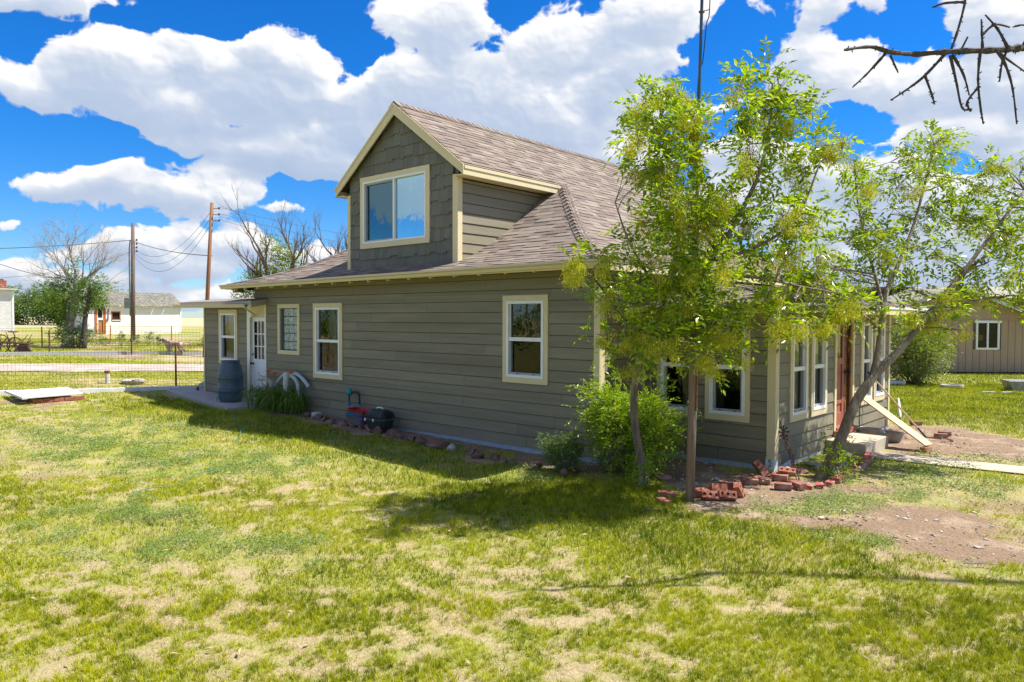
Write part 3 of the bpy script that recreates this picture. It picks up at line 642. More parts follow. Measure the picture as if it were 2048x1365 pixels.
litter('clods', 9000, (-7, 1, 7, 16), .014, M_clod, lambda x, y: dirt_mask(x, y), 'brown clods and wood crumbs strewn over the bare earth by the porch', 'earth')
litter('pebbles', 1500, (-6.3, -1, 7.6, 15), .022, M_peb, lambda x, y: dirt_mask(x, y)*.7, 'small pale pebbles scattered over the bare earth around the porch', 'pebbles')
def straw_litter():
    n = 7000; x, y, d = sample_view(n, 4, 16, rng); dm = dirt_mask(x, y); k = (rng.random(n) < sstep(.2, .5, dm)) & not_built(x, y); x, y = x[k], y[k]; n = len(x)
    V, Fq = blades('s', x, y, np.full(n, .05)*(.4+rng.random(n)), .004+.003*rng.random(n), 1.0, None)
    V = V.reshape(n, 5, 3); z0 = gz(x, y)[:, None]; V[..., 2] = z0+(V[..., 2]-z0)*.35+.004
    fast('straw', V.reshape(-1, 3), Fq, mat('dry_straw', (.50, .38, .22), .9, island=.3), kind='stuff', label='dry straw and leaf litter lying on the bare earth', cat='straw')
straw_litter()
# ------------------------------------------------------------------ the house
class FR:
    def __init__(s, o, u, n): s.o = Vector((o[0], o[1], 0)); s.u = Vector((u[0], u[1], 0)); s.n = Vector((n[0], n[1], 0))
    def p(s, u, z, n=0.): return s.o+s.u*u+s.n*n+Vector((0, 0, z))
    def box(s, mb, u0, u1, z0, z1, n0, n1):
        mb.hexa([s.p(u0, z0, n1), s.p(u1, z0, n1), s.p(u1, z0, n0), s.p(u0, z0, n0), s.p(u0, z1, n1), s.p(u1, z1, n1), s.p(u1, z1, n0), s.p(u0, z1, n0)])
YF, YP, XS, XM = 8.758, 9.926, -4.016, -6.13
FW = FR((0, YF), (1, 0), (0, -1)); PW = FR((0, YP), (1, 0), (0, -1)); SW = FR((XS, 0), (0, 1), (1, 0)); MW = FR((XM, 0), (0, 1), (1, 0))
house = thing('house', 'olive-green lap-sided house with tan trim, brown shingle roof, front dormer and side sunroom', 'house', (-11, 13.5, 0))
E0, ZB = .178, .069
LAP_SHADOW = MB()  # dark strips under each course: lap shadow and grime put into the colour
def siding(mb, fr, u0, u1, z0, z1, ops=(), topf=None, joint=3.6, t=.021, seedv=1):
    rr = random.Random(seedv)
    k0 = int(math.floor((z0-ZB)/E0+1e-6)); k = k0
    while ZB+k*E0 < z1-1e-6:
        a = ZB+k*E0; b = a+E0
        uu0, uu1 = u0, u1
        if topf: uu0, uu1 = topf(a, b)
        cuts = sorted({max(a, z0), min(b, z1)} | {z for o in ops for z in (o[2], o[3]) if max(a, z0) < z < min(b, z1)})
        # board ends
        js = []; x = uu0+rr.uniform(.6, joint)
        while x < uu1-.4: js.append(x); x += joint*rr.uniform(.7, 1.15)
        for i in range(len(cuts)-1):
            za, zb = cuts[i], cuts[i+1]; iv = [(uu0, uu1)]
            for o in ops:
                if o[2] < zb-1e-6 and o[3] > za+1e-6:
                    nv = []
                    for (p, q) in iv:
                        if o[1] <= p or o[0] >= q: nv.append((p, q)); continue
                        if o[0] > p: nv.append((p, o[0]))
                        if o[1] < q: nv.append((o[1], q))
                    iv = nv
            fin = []
            for (p, q) in iv:
                pts = [p]+[j for j in js if p+.15 < j < q-.15]+[q]
                for m in range(len(pts)-1): fin.append((pts[m]+(.0028 if m else 0), pts[m+1]-(.0028 if m < len(pts)-2 else 0)))
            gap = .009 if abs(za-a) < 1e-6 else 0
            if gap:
                for (p, q) in fin: LAP_SHADOW.add([fr.p(p, za-.012, .0015), fr.p(q, za-.012, .0015), fr.p(q, za+gap+.004, .0015), fr.p(p, za+gap+.004, .0015)], [(0, 1, 2, 3)])
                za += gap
            na = t-(za-a)/E0*(t-.005); nb = t-(zb-a)/E0*(t-.005)
            for (p, q) in fin:
                if q-p < .005: continue
                mb.add([fr.p(p, za, na), fr.p(q, za, na), fr.p(q, zb, nb), fr.p(p, zb, nb), fr.p(p, za, -.01), fr.p(q, za, -.01), fr.p(q, zb, -.01), fr.p(p, zb, -.01)],
                       [(0, 1, 2, 3), (4, 5, 1, 0), (3, 2, 6, 7), (1, 5, 6, 2), (0, 3, 7, 4)])
        k += 1
OPS = {'F': [], 'P': [], 'S': []}
def window(fr, key, u0, u1, z0, z1, style='hung', tw=.085, curtain=True, lowscreen=True, label=None, depth=.7, head=.09, sill=.09):
    a, b, c, d = u0+tw, u1-tw, z0+sill, z1-head
    if key: OPS[key].append((u0+.02, u1-.02, z0+.02, z1-.02))
    mb = MB()      # casing boards
    fr.box(mb, u0, u1, d, z1, 0, .034); fr.box(mb, u0, u1, z0, c, 0, .034); fr.box(mb, u0, a, c, d, 0, .032); fr.box(mb, b, u1, c, d, 0, .032)
    w = mb.build('window', M_tan, house, bevel=.002, label=label)
    mb = MB(); f = .045
    if style == 'slide': f = .035
    fr.box(mb, a, b, d-f, d, -.06, .041); fr.box(mb, a, b, c, c+f, -.06, .041); fr.box(mb, a, a+f, c+f, d-f, -.06, .040); fr.box(mb, b-f, b, c+f, d-f, -.06, .040)
    zm = (c+d)/2+.0
    if style == 'hung':
        fr.box(mb, a+f, b-f, zm-.03, zm+.03, -.045, .022)
        fr.box(mb, a+f, a+f+.016, zm+.03, d-f, -.045, .0); fr.box(mb, b-f-.016, b-f, zm+.03, d-f, -.045, .0)
    else:
        um = (a+b)/2; fr.box(mb, um-.022, um+.022, c+f, d-f, -.045, .022)
    mb.build('frame', M_white, w, bevel=.002)
    g = MB()
    if style == 'hung':
        g.add([fr.p(a+f+.016, zm+.03, -.02), fr.p(b-f-.016, zm+.03, -.02), fr.p(b-f-.016, d-f, -.02), fr.p(a+f+.016, d-f, -.02)], [(0, 1, 2, 3)])
        g.build('upper_pane', M_glass, w); g = MB()
        g.add([fr.p(a+f+.03, c+f+.03, -.034), fr.p(b-f-.03, c+f+.03, -.034), fr.p(b-f-.03, zm-.03, -.034), fr.p(a+f+.03, zm-.03, -.034)], [(0, 1, 2, 3)])
        g.build('lower_pane', M_glassL, w)
        s_ = MB(); e = .030
        fr.box(s_, a+f, a+f+e, c+f, zm-.03, -.04, .006); fr.box(s_, b-f-e, b-f, c+f, zm-.03, -.04, .006); fr.box(s_, a+f+e, b-f-e, c+f, c+f+e, -.04, .006)
        s_.build('screen_frame', M_greyframe, w)
        for uu in (a+.28*(b-a), b-.28*(b-a)): l = MB(); fr.box(l, uu-.018, uu+.018, c+f+.004, c+f+.016, .006, .016); l.build('latch', M_black, w)
    else:
        um = (a+b)/2
        g.add([fr.p(um+.022, c+f, -.02), fr.p(b-f, c+f, -.02), fr.p(b-f, d-f, -.02), fr.p(um+.022, d-f, -.02)], [(0, 1, 2, 3)]); g.build('right_pane', M_glassD, w); g = MB()
        g.add([fr.p(a+f+.03, c+f+.03, -.034), fr.p(um-.022, c+f+.03, -.034), fr.p(um-.022, d-f-.03, -.034), fr.p(a+f+.03, d-f-.03, -.034)], [(0, 1, 2, 3)]); g.build('left_pane', M_glass2, w)
        s_ = MB(); e = .03
        fr.box(s_, a+f, a+f+e, c+f, d-f, -.04, .006); fr.box(s_, a+f+e, um-.022, c+f, c+f+e, -.04, .006); fr.box(s_, a+f+e, um-.022, d-f-e, d-f, -.04, .006); s_.build('screen_frame', M_greyframe, w)
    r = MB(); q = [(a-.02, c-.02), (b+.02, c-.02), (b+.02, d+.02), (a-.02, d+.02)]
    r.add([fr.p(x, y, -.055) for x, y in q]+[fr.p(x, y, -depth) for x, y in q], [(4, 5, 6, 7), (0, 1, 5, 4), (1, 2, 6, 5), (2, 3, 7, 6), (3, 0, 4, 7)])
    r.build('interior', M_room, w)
    if curtain:
        cu = MB(); n = 36; span = curtain if isinstance(curtain, tuple) else (.22, .78)
        vs = []
        for i in range(n+1):
            x = a+(b-a)*(span[0]+(span[1]-span[0])*i/n); nn = -.10+.02*math.sin(i*1.9)+.01*math.sin(i*4.3)
            vs += [fr.p(x, c-.01, nn), fr.p(x, d, nn*.95)]
        cu.add(vs, [(2*i, 2*i+2, 2*i+3, 2*i+1) for i in range(n)]); cu.build('curtain', M_curtain, w, smooth=True)
    return w
M_glass2 = glassmat('screened_glass', (.30, .40, .45), 1.75, least=.26, gcol=(.5, .8, .85))
# front wall
window(FW, 'F', -13.426, -12.394, .857, 2.417, curtain=(.42, .72), label='tan-cased sash window with a pale curtain right of the glass-block window')
window(FW, 'F', -8.005, -7.067, 1.085, 2.478, curtain=False, label='tan-cased sash window with a dark lower half, nearest the corner of the front wall')
window(FW, 'F', -17.58, -16.654, .982, 2.311, curtain=(.3, .95), label='narrow tan-cased sash window of the low wing left of the white door')
# sunroom
window(PW, 'P', -5.85, -5.164, .648, 2.19, curtain=(.55, .95), tw=.07)
window(PW, 'P', -5.043, -4.362, .648, 2.19, curtain=(0, .3), tw=.07)
window(SW, 'S', 10.424, 11.125, .632, 2.14, curtain=(.1, .9), tw=.07)
window(SW, 'S', 11.249, 11.944, .632, 2.14, curtain=(.1, .9), tw=.07)
window(SW, 'S', 13.66, 14.32, .60, 2.14, curtain=(.1, .9), tw=.07)
window(SW, 'S', 14.42, 15.10, .60, 2.14, curtain=(.1, .9), tw=.07)
# glass block window
def glassblock():
    u0, u1, z0, z1 = -14.83, -13.948, 1.307, 2.415; OPS['F'].append((u0+.02, u1-.02, z0+.02, z1-.02)); tw = .09; a, b, c, d = u0+tw, u1-tw, z0+tw, z1-tw
    mb = MB(); FW.box(mb, u0, u1, d, z1, 0, .034); FW.box(mb, u0, u1, z0, c, 0, .034); FW.box(mb, u0, a, c, d, 0, .032); FW.box(mb, b, u1, c, d, 0, .032)
    w = mb.build('window', M_tan, house, bevel=.002, label='glass-block window in a tan casing on the front wall')
    mb = MB(); FW.box(mb, a, b, c, d, -.12, -.07); FW.box(mb, a, a+.045, c, d, -.07, .02); mb.build('mortar', M_mortar, w)
    nx_, nz_ = 3, 5; bw = (b-a-.09)/nx_; bh = (d-c-.01)/nz_
    for i in range(nx_):
        for j in range(nz_):
            g = MB(); x0 = a+.075+i*bw; y0 = c+.01+j*bh; FW.box(g, x0+.006, x0+bw-.006, y0+.006, y0+bh-.006, -.085, -.03); g.build('glass_block', M_gblock, w, bevel=.012)
glassblock()
# doors
OPS['F'].append((-16.19, -15.37, .05, 2.5))
mb = MB(); FW.box(mb, -16.19, -16.0, .16, 2.46, -.02, .03); FW.box(mb, -15.385, -15.34, .16, 2.42, -.02, .026); dfr = mb.build('door_frame', M_white, house, bevel=.003)
mb = MB(); FW.box(mb, -16.0, -15.385, 2.13, 2.42, -.02, .022); mb.build('head_casing', M_tan, dfr)
def backdoor():
    a, b, c, d = -15.995, -15.39, .20, 2.125; mb = MB()
    ga, gb, gc, gd = a+.10, b-.045, 1.16, 2.03
    FW.box(mb, a, b, c, gc, -.045, 0); FW.box(mb, a, b, gd, d, -.045, 0); FW.box(mb, a, ga, gc, gd, -.045, 0); FW.box(mb, gb, b, gc, gd, -.045, 0)
    for (p, q) in ((.33, .62), (.68, 1.02)): # raised panels
        for (x0, x1) in ((a+.1, a+.28), (a+.34, b-.06)):
            FW.box(mb, x0, x1, c+p-.33+.1, c+q-.33+.1, 0, .006)
    w = mb.build('back_door', M_whitedoor, house, bevel=.004, label='white back door with nine small panes')
    m = MB()
    for i in (1, 2):
        x = ga+(gb-ga)*i/3; FW.box(m, x-.011, x+.011, gc, gd, -.03, .004)
    for j in (1, 2):
        z = gc+(gd-gc)*j/3; FW.box(m, ga, gb, z-.011, z+.011, -.03, .003)
    for (x0, x1, z0, z1) in ((ga-.02, gb+.02, gc-.02, gc), (ga-.02, gb+.02, gd, gd+.02), (ga-.02, ga, gc, gd), (gb, gb+.02, gc, gd)): FW.box(m, x0, x1, z0, z1, -.03, .008)
    m.build('muntins', M_white, w)
    g = MB(); g.add([FW.p(ga, gc, -.02), FW.p(gb, gc, -.02), FW.p(gb, gd, -.02), FW.p(ga, gd, -.02)], [(0, 1, 2, 3)]); g.build('door_glass', M_glass, w)
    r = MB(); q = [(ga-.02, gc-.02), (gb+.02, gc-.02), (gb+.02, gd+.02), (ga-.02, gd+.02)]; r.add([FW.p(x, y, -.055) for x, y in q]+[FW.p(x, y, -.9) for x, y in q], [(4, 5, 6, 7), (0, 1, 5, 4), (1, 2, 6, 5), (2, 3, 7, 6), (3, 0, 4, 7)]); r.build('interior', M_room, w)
    k = MB(); Mx = Matrix.Rotation(R_(90), 3, 'X')
    k.lathe(FW.p(a+.05, 1.05, 0), [(.028, 0), (.03, .008), (.012, .02), (.012, .045), (.028, .055), (.03, .07), (.018, .085)], 14, M=Mx); k.build('door_knob', M_black, w, smooth=True)
    k = MB(); k.lathe(FW.p(a+.05, 1.26, 0), [(.028, 0), (.029, .012), (.02, .02)], 14, M=Mx); k.build('deadbolt', M_black, w, smooth=True)
    st = MB(); FW.box(st, a-.03, b+.02, .12, .20, -.05, .09); st.build('threshold', M_white, w)
backdoor()
OPS['S'].append((12.29, 13.29, .15, 2.2))
def frontdoor():
    a, b, c, d = 12.40, 13.16, .37, 2.13
    mb = MB(); SW.box(mb, 12.30, 12.39, .25, 2.2, -.02, .03); SW.box(mb, 13.20, 13.285, .25, 2.2, -.02, .03); SW.box(mb, 12.39, 13.20, 2.13, 2.2, -.02, .03); fr_ = mb.build('door_frame', M_tan, house, bevel=.002)
    mb = MB(); SW.box(mb, 12.39, 13.2, .30, .345, -.16, .05); SW.box(mb, 12.28, 13.26, .22, .30, -.02, .10); mb.build('sill', M_red, fr_, bevel=.003)
    # deep reveal: the storm door stands a little open inside
    mb = MB(); SW.box(mb, 13.135, 13.195, .345, 2.13, -.30, -.002); SW.box(mb, 12.395, 12.42, .345, 2.13, -.30, -.002); mb.build('jamb', M_brownwood, fr_)
    ga, gb, gc, gd = 12.52, 12.90, 1.47, 2.05
    mb = MB(); n1, n0 = -.05, -.09
    SW.box(mb, 12.42, 12.52, .345, 2.12, n0, n1); SW.box(mb, 12.90, 13.0, .345, 2.12, n0, n1); SW.box(mb, 12.52, 12.90, 2.05, 2.12, n0, n1-.001)
    SW.box(mb, 12.52, 12.90, 1.36, 1.47, n0, n1-.001); SW.box(mb, 12.52, 12.90, .345, .56, n0, n1-.001); SW.box(mb, 12.52, 12.90, .56, 1.36, n0, n1-.02); SW.box(mb, 12.53, 12.89, .70, .76, n0, n1-.002)
    w = mb.build('front_door', M_red, house, bevel=.003, label='worn red-brown front door with a tall glass pane')
    g = MB(); g.add([SW.p(ga, gc, -.07), SW.p(gb, gc, -.07), SW.p(gb, gd, -.07), SW.p(ga, gd, -.07)], [(0, 1, 2, 3)]); g.build('door_glass', M_glass, w)
    mb = MB(); SW.box(mb, 13.0, 13.135, .345, 2.12, -.10, -.045); mb.build('side_panel', M_brownwood, w, bevel=.003)
    k = MB(); My = Matrix.Rotation(R_(90), 3, 'Y'); k.lathe(SW.p(13.02, 1.22, -.045), [(.035, 0), (.036, .01), (.014, .02), (.014, .05), (.032, .06), (.034, .08), (.02, .095)], 14, M=My); k.build('door_knob', M_black, w, smooth=True)
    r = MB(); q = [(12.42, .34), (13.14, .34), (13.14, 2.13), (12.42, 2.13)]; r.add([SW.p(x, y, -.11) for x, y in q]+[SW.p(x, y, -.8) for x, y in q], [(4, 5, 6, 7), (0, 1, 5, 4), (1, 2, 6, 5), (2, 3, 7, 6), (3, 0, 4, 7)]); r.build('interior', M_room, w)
frontdoor()
# siding fields
mb = MB()
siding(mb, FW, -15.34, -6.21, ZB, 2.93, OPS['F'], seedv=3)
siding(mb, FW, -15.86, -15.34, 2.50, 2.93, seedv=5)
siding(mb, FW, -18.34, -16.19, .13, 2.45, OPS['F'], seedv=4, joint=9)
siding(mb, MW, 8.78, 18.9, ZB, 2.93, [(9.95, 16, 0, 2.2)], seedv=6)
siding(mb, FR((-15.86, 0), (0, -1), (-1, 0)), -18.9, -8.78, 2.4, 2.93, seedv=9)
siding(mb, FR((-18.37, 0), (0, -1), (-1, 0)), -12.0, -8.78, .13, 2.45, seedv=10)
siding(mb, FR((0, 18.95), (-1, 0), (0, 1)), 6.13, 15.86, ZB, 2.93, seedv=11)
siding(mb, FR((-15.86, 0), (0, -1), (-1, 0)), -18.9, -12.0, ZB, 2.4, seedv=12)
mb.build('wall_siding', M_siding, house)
mb = MB()
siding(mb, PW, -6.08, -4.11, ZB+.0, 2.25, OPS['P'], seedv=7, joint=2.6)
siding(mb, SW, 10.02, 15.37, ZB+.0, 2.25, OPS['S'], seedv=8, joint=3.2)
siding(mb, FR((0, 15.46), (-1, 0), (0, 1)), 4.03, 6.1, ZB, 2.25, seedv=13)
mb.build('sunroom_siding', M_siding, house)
# corner boards
for nm, (fr, u0, u1, z0, z1) in {'a': (FW, -6.21, -6.105, .10, 2.9), 'b': (MW, 8.758, 8.86, .10, 2.9), 'c': (PW, -4.11, -3.99, .17, 2.25), 'd': (SW, 9.926, 10.02, .17, 2.25), 'e': (SW, 15.37, 15.47, .07, 2.25), 'f': (PW, -6.13, -6.08, .1, 2.25), 'g': (FW, -18.39, -18.34, .12, 2.42)}.items():
    m = MB(); fr.box(m, u0, u1, z0, z1, 0 if nm not in 'b' else -.02, .026 if nm in 'ac' else .0265); m.build('corner_board', M_tan, house, bevel=.002)
# foundation
mb = MB(); FW.box(mb, -15.3, -6.14, -.3, .075, -.08, .004); MW.box(mb, 8.77, 18.9, -.3, .075, -.08, .004); FW.box(mb, -18.35, -15.3, -.2, .135, -.08, .003); mb.build('foundation', M_found, house)
mb = MB(); PW.box(mb, -6.1, -4.02, -.02, .075, -.1, .006); SW.box(mb, 9.93, 15.45, .0, .075, -.1, .006); mb.build('sill_flashing', M_found, house)
mb = MB(); PW.box(mb, -6.1, -4.03, -.3, -.018, -.1, .012); SW.box(mb, 9.94, 15.45, -.3, .0, -.1, .012); mb.build('footing', M_foundgrey, house)
mb = MB()
mb.add([PW.p(-4.16, -.06, .02), PW.p(-3.996, -.12, .021), PW.p(-3.996, .20, .021), PW.p(-4.12, .20, .02), PW.p(-4.13, .08, .02), SW.p(10.55, -.02, .022), SW.p(10.5, .10, .022), SW.p(10.05, .05, .021), SW.p(10.0, .20, .02)],
       [(0, 1, 2, 3, 4), (1, 5, 6, 7, 8, 2)]); wrap = mb.build('house_wrap', M_wrap, house)
def text_mesh(ch, size, M4, m, parent, name='lettering'):
    cu = bpy.data.curves.new('t', 'FONT'); cu.body = ch; cu.size = size; cu.extrude = .0008; cu.align_x = 'CENTER'; cu.offset = size*.012
    ob = bpy.data.objects.new('t', cu); me = bpy.data.meshes.new_from_object(ob.evaluated_get(bpy.context.evaluated_depsgraph_get()) if False else ob)
    bpy.data.objects.remove(ob)
    vs = np.array([list(M4 @ v.co) for v in me.vertices]); fs = [tuple(p.vertices) for p in me.polygons]
    return fast(name, vs, fs, m, parent)
Mt = Matrix.Translation(PW.p(-4.055, .115, .0225)) @ Matrix.Rotation(R_(90), 4, 'X')
text_mesh('K', .085, Mt, M_blue, wrap)
text_mesh('P', .075, Matrix.Translation(PW.p(-4.06, .045, .0225)) @ Matrix.Rotation(R_(90), 4, 'X'), M_blue, wrap)
# mailbox beside the front door
mb = MB(); SW.box(mb, 13.30, 13.50, .50, .86, .0, .04); nb = mb.build('meter_box', M_soffit, house, bevel=.004)
mb = MB(); SW.box(mb, 13.335, 13.47, .53, .82, .04, .046); mb.build('box_window', M_galv, nb)
mb = MB(); SW.box(mb, 13.62, 13.632, .02, .6, .02, .03); mb.build('cable', M_wire, house)

# ---- roof
XR, XL, Y0, YB = -5.63, -16.36, 8.258, 19.5
XC = (XR+XL)/2; DM = XR-XC
PD = [0, .5, 1.0, 1.5, 2.0, 2.5, DM]; PZ = [2.86, 2.995, 3.175, 3.405, 3.69, 4.05, 6.19]
def prof(d): return float(np.interp(d, PD, PZ))
DE = 3.48; YE, YE2 = 8.925, YB-.667       # dormer eave depth, gable fronts
def arc():
    ds = np.linspace(0, DM, 400); zs = np.array([prof(d) for d in ds]); s = np.concatenate([[0], np.cumsum(np.hypot(np.diff(ds), np.diff(zs)))]); return ds, s
DS, SA = arc()
def d_at(s): return float(np.interp(s, SA, DS))
def shingles(mb, P, lim, s0, s1, expo=.14, seedv=1, tw=(.16, .46), nrm=Vector((0, 0, 1))):
    """P(v, d, lift) -> point; lim(d) -> list of (v0, v1)"""
    rr = random.Random(seedv); s = s0; i = 0
    while s < s1:
        d0 = d_at(s); d1 = d_at(min(s+expo*1.08, SA[-1])); 
        for (a, b) in lim(d0):
            v = a-rr.uniform(0, .2); hi = rr.random() < .5
            while v < b:
                w = rr.uniform(*tw); p = max(v, a); q = min(v+w, b)
                if q-p > .01:
                    lift = .016 if hi else .009; ext = 0
                    A = [P(p, d0, 0), P(q, d0, 0), P(q, d1, 0), P(p, d1, 0), P(p, d0, lift), P(q, d0, lift), P(q, d1, lift*.35), P(p, d1, lift*.35)]
                    mb.add(A, [(4, 5, 6, 7), (0, 1, 5, 4), (1, 2, 6, 5), (0, 4, 7, 3)])
                v += w; hi = not hi if rr.random() < .8 else hi
        s += expo; i += 1
def Pr(v, d, l): return (XR-d+l*.5, v, prof(d)+l*.85)
def Pf(v, d, l): return (v, Y0+d-l*.45, prof(d)+l*.9)
def limR(d): return [(Y0+d, YB-d)] if d < DE else [(YE, YE2)]
DX0, DX1, YD = -12.63, -9.40, 9.07
def limF(d):
    if Y0+d < YD-.01: return [(XL+d, XR-d)]
    return [(XL+d, DX0), (DX1, XR-d)] if XL+d < DX0 else [(DX1, XR-d)]
mb = MB()
shingles(mb, Pr, limR, 0, SA[-1], seedv=2)
shingles(mb, Pf, limF, 0, float(np.interp(DE, DS, SA)), seedv=4)
roof = mb.build('roof', M_roof, house)
# deck, top and soffit sheets
mb = MB()
def sheet(off):
    for i in range(len(PD)-1):
        a, b = PD[i], PD[i+1]
        parts = [(a, b)] if not (a < DE < b) else [(a, DE), (DE, b)]
        for (p, q) in parts:
            zp, zq = prof(p)+off, prof(q)+off
            yp = (Y0+p, YB-p) if p < DE-1e-6 else (YE, YE2); yq = (Y0+q, YB-q) if q <= DE+1e-6 else (YE, YE2)
            for sgn in (1, -1):
                xp = XR-p if sgn > 0 else XL+p; xq = XR-q if sgn > 0 else XL+q
                mb.add([(xp, yp[0], zp), (xp, yp[1], zp), (xq, yq[1], zq), (xq, yq[0], zq)], [(0, 1, 2, 3)])
            if q <= DE+1e-6:
                for (ya, yb) in ((Y0+p, Y0+q), (YB-p, YB-q)):
                    if ya < 12 and p >= .8:
                        for (l0, r0, l1, r1) in ((XL+p, DX0+.1, XL+q, DX0+.1), (DX1-.1, XR-p, DX1-.1, XR-q)):
                            mb.add([(l0, ya, zp), (r0, ya, zp), (r1, yb, zq), (l1, yb, zq)], [(0, 1, 2, 3)])
                    else: mb.add([(XL+p, ya, zp), (XR-p, ya, zp), (XR-q, yb, zq), (XL+q, yb, zq)], [(0, 1, 2, 3)])
sheet(-.004); mb.build('roof_deck', M_roof, roof)
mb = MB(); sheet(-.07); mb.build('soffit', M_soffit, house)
# ridge and hip caps
mb = MB(); rr = random.Random(3)
y = YE
while y < YE2:
    for sgn in (1, -1):
        x1 = XC+sgn*.15; z1 = prof(DM-.15)+.02
        mb.add([(XC, y, 6.19+.032), (XC, y+.17, 6.19+.02), (x1, y+.17, z1), (x1, y, z1+.012), (x1, y, z1-.01), (XC, y, 6.2)], [(0, 1, 2, 3), (0, 3, 4, 5)])
    y += .15
mb.build('ridge_caps', M_roof, roof); s = 0
for side in (1, -1):
    s = 0.02; mb = MB()
    while d_at(s) < DE+.03:
        d0, d1 = d_at(s), d_at(s+.17); X0 = XR-d0 if side > 0 else XL+d0; X1 = XR-d1 if side > 0 else XL+d1
        w = .17; sg = side
        c0 = Vector((X0, Y0+d0, prof(d0)+.031)); c1 = Vector((X1, Y0+d1, prof(d1)+.025))
        e0 = Vector((X0, Y0+d0+w, prof(d0)+.028)) if True else None
        # leg on the side slope and leg on the front slope
        a0 = Vector((X0+sg*.0, Y0+d0+w, prof(d0)+.023)); a1 = Vector((X1, Y0+d1+w, prof(d1)+.016))
        b0 = Vector((X0-sg*w, Y0+d0, prof(d0)+.023)); b1 = Vector((X1-sg*w, Y0+d1, prof(d1)+.016))
        mb.add([c0, c1, a1, a0, b0, b1, c0-Vector((0, 0, .010)), a0-Vector((0, 0, .010)), b0-Vector((0, 0, .010))], [(0, 1, 2, 3), (0, 4, 5, 1)])
        s += .14
    mb.build('hip_caps', M_roof, roof)
# gutter along the front eave
def gutter(name, a, b, h=.10, d=.11, nrm=(0, -1)):
    a = Vector(a); b = Vector(b); n = Vector((nrm[0], nrm[1], 0)); pr = [(0, 0), (.02, -h), (.07, -h), (d*.75, -h*.55), (d, -h*.35), (d, 0), (d-.012, 0), (d-.012, -.03), (.012, -h+.012)]
    m = MB(); vs = [p+n*q[0]+Vector((0, 0, q[1])) for p in (a, b) for q in pr]; k = len(pr)
    m.add(vs, [(i, i+1, k+i+1, k+i) for i in range(k-1)]+[tuple(range(k-1, -1, -1))[:], tuple(range(k, 2*k))]); g = m.build(name, M_gutter, house); return g
g = gutter('gutter', (XL-.01, Y0-.005, 2.865), (XR+.01, Y0-.005, 2.925), h=.095)
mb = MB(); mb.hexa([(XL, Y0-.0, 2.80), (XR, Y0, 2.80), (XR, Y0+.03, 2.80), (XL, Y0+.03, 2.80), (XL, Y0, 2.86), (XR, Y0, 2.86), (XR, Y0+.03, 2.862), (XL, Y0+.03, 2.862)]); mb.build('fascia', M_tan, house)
for k in range(19):
    x = XL+.35+k*.565; mb = MB(); mb.box((x-.02, Y0+.005, 2.74+k*.003), (x+.02, Y0+.07, 2.80)); mb.build('rafter_tail', M_tan, house)
mb = MB(); mb.hexa([(XR-.03, Y0, 2.77), (XR, Y0, 2.77), (XR, YB, 2.77), (XR-.03, YB, 2.77), (XR-.03, Y0, 2.868), (XR, Y0, 2.858), (XR, YB, 2.858), (XR-.03, YB, 2.868)]); mb.build('fascia', M_tan, house)
mb = MB(); mb.hexa([(XL, Y0, 2.77), (XL+.03, Y0, 2.77), (XL+.03, YB, 2.77), (XL, YB, 2.77), (XL, Y0, 2.86), (XL+.03, Y0, 2.86), (XL+.03, YB, 2.86), (XL, YB, 2.86)])
mb.box((XL+.03, Y0+.2, 2.70), (-15.87, Y0+.25, 2.79)); mb.build('fascia', M_soffit, house)
mb = MB(); mb.box((-16.02, Y0+.06, 2.71), (-15.96, Y0+.13, 2.80)); mb.build('bracket', M_tan, house)

# ---- dormer
DW = FR((0, YD), (1, 0), (0, -1)); DSD = FR((DX1, 0), (0, 1), (1, 0))
zr = lambda x: 6.19-.752*abs(x-XC)
WD = (-12.20, -10.115, 3.50, 4.925)
mb = MB(); YW = YD+.03; wa, wb, wc, wd = WD[0]+.05, WD[1]-.05, WD[2]+.05, WD[3]-.05
mb.add([(DX0, YW, 2.95), (DX1, YW, 2.95), (DX1, YW, wc), (DX0, YW, wc)], [(0, 1, 2, 3)])
mb.add([(DX0, YW, wc), (wa, YW, wc), (wa, YW, zr(wa)-.03), (DX0, YW, zr(DX0)-.03)], [(0, 1, 2, 3)])
mb.add([(wb, YW, wc), (DX1, YW, wc), (DX1, YW, zr(DX1)-.03), (wb, YW, zr(wb)-.03)], [(0, 1, 2, 3)])
mb.add([(wa, YW, wd), (wb, YW, wd), (wb, YW, zr(wb)-.03), (XC, YW, 6.15), (wa, YW, zr(wa)-.03)], [(0, 1, 2, 3, 4)])
dw = mb.build('dormer_wall', M_shake, house)
WD = (-12.20, -10.115, 3.50, 4.925)
mb = MB(); rr = random.Random(11); row = 0; z = 3.05
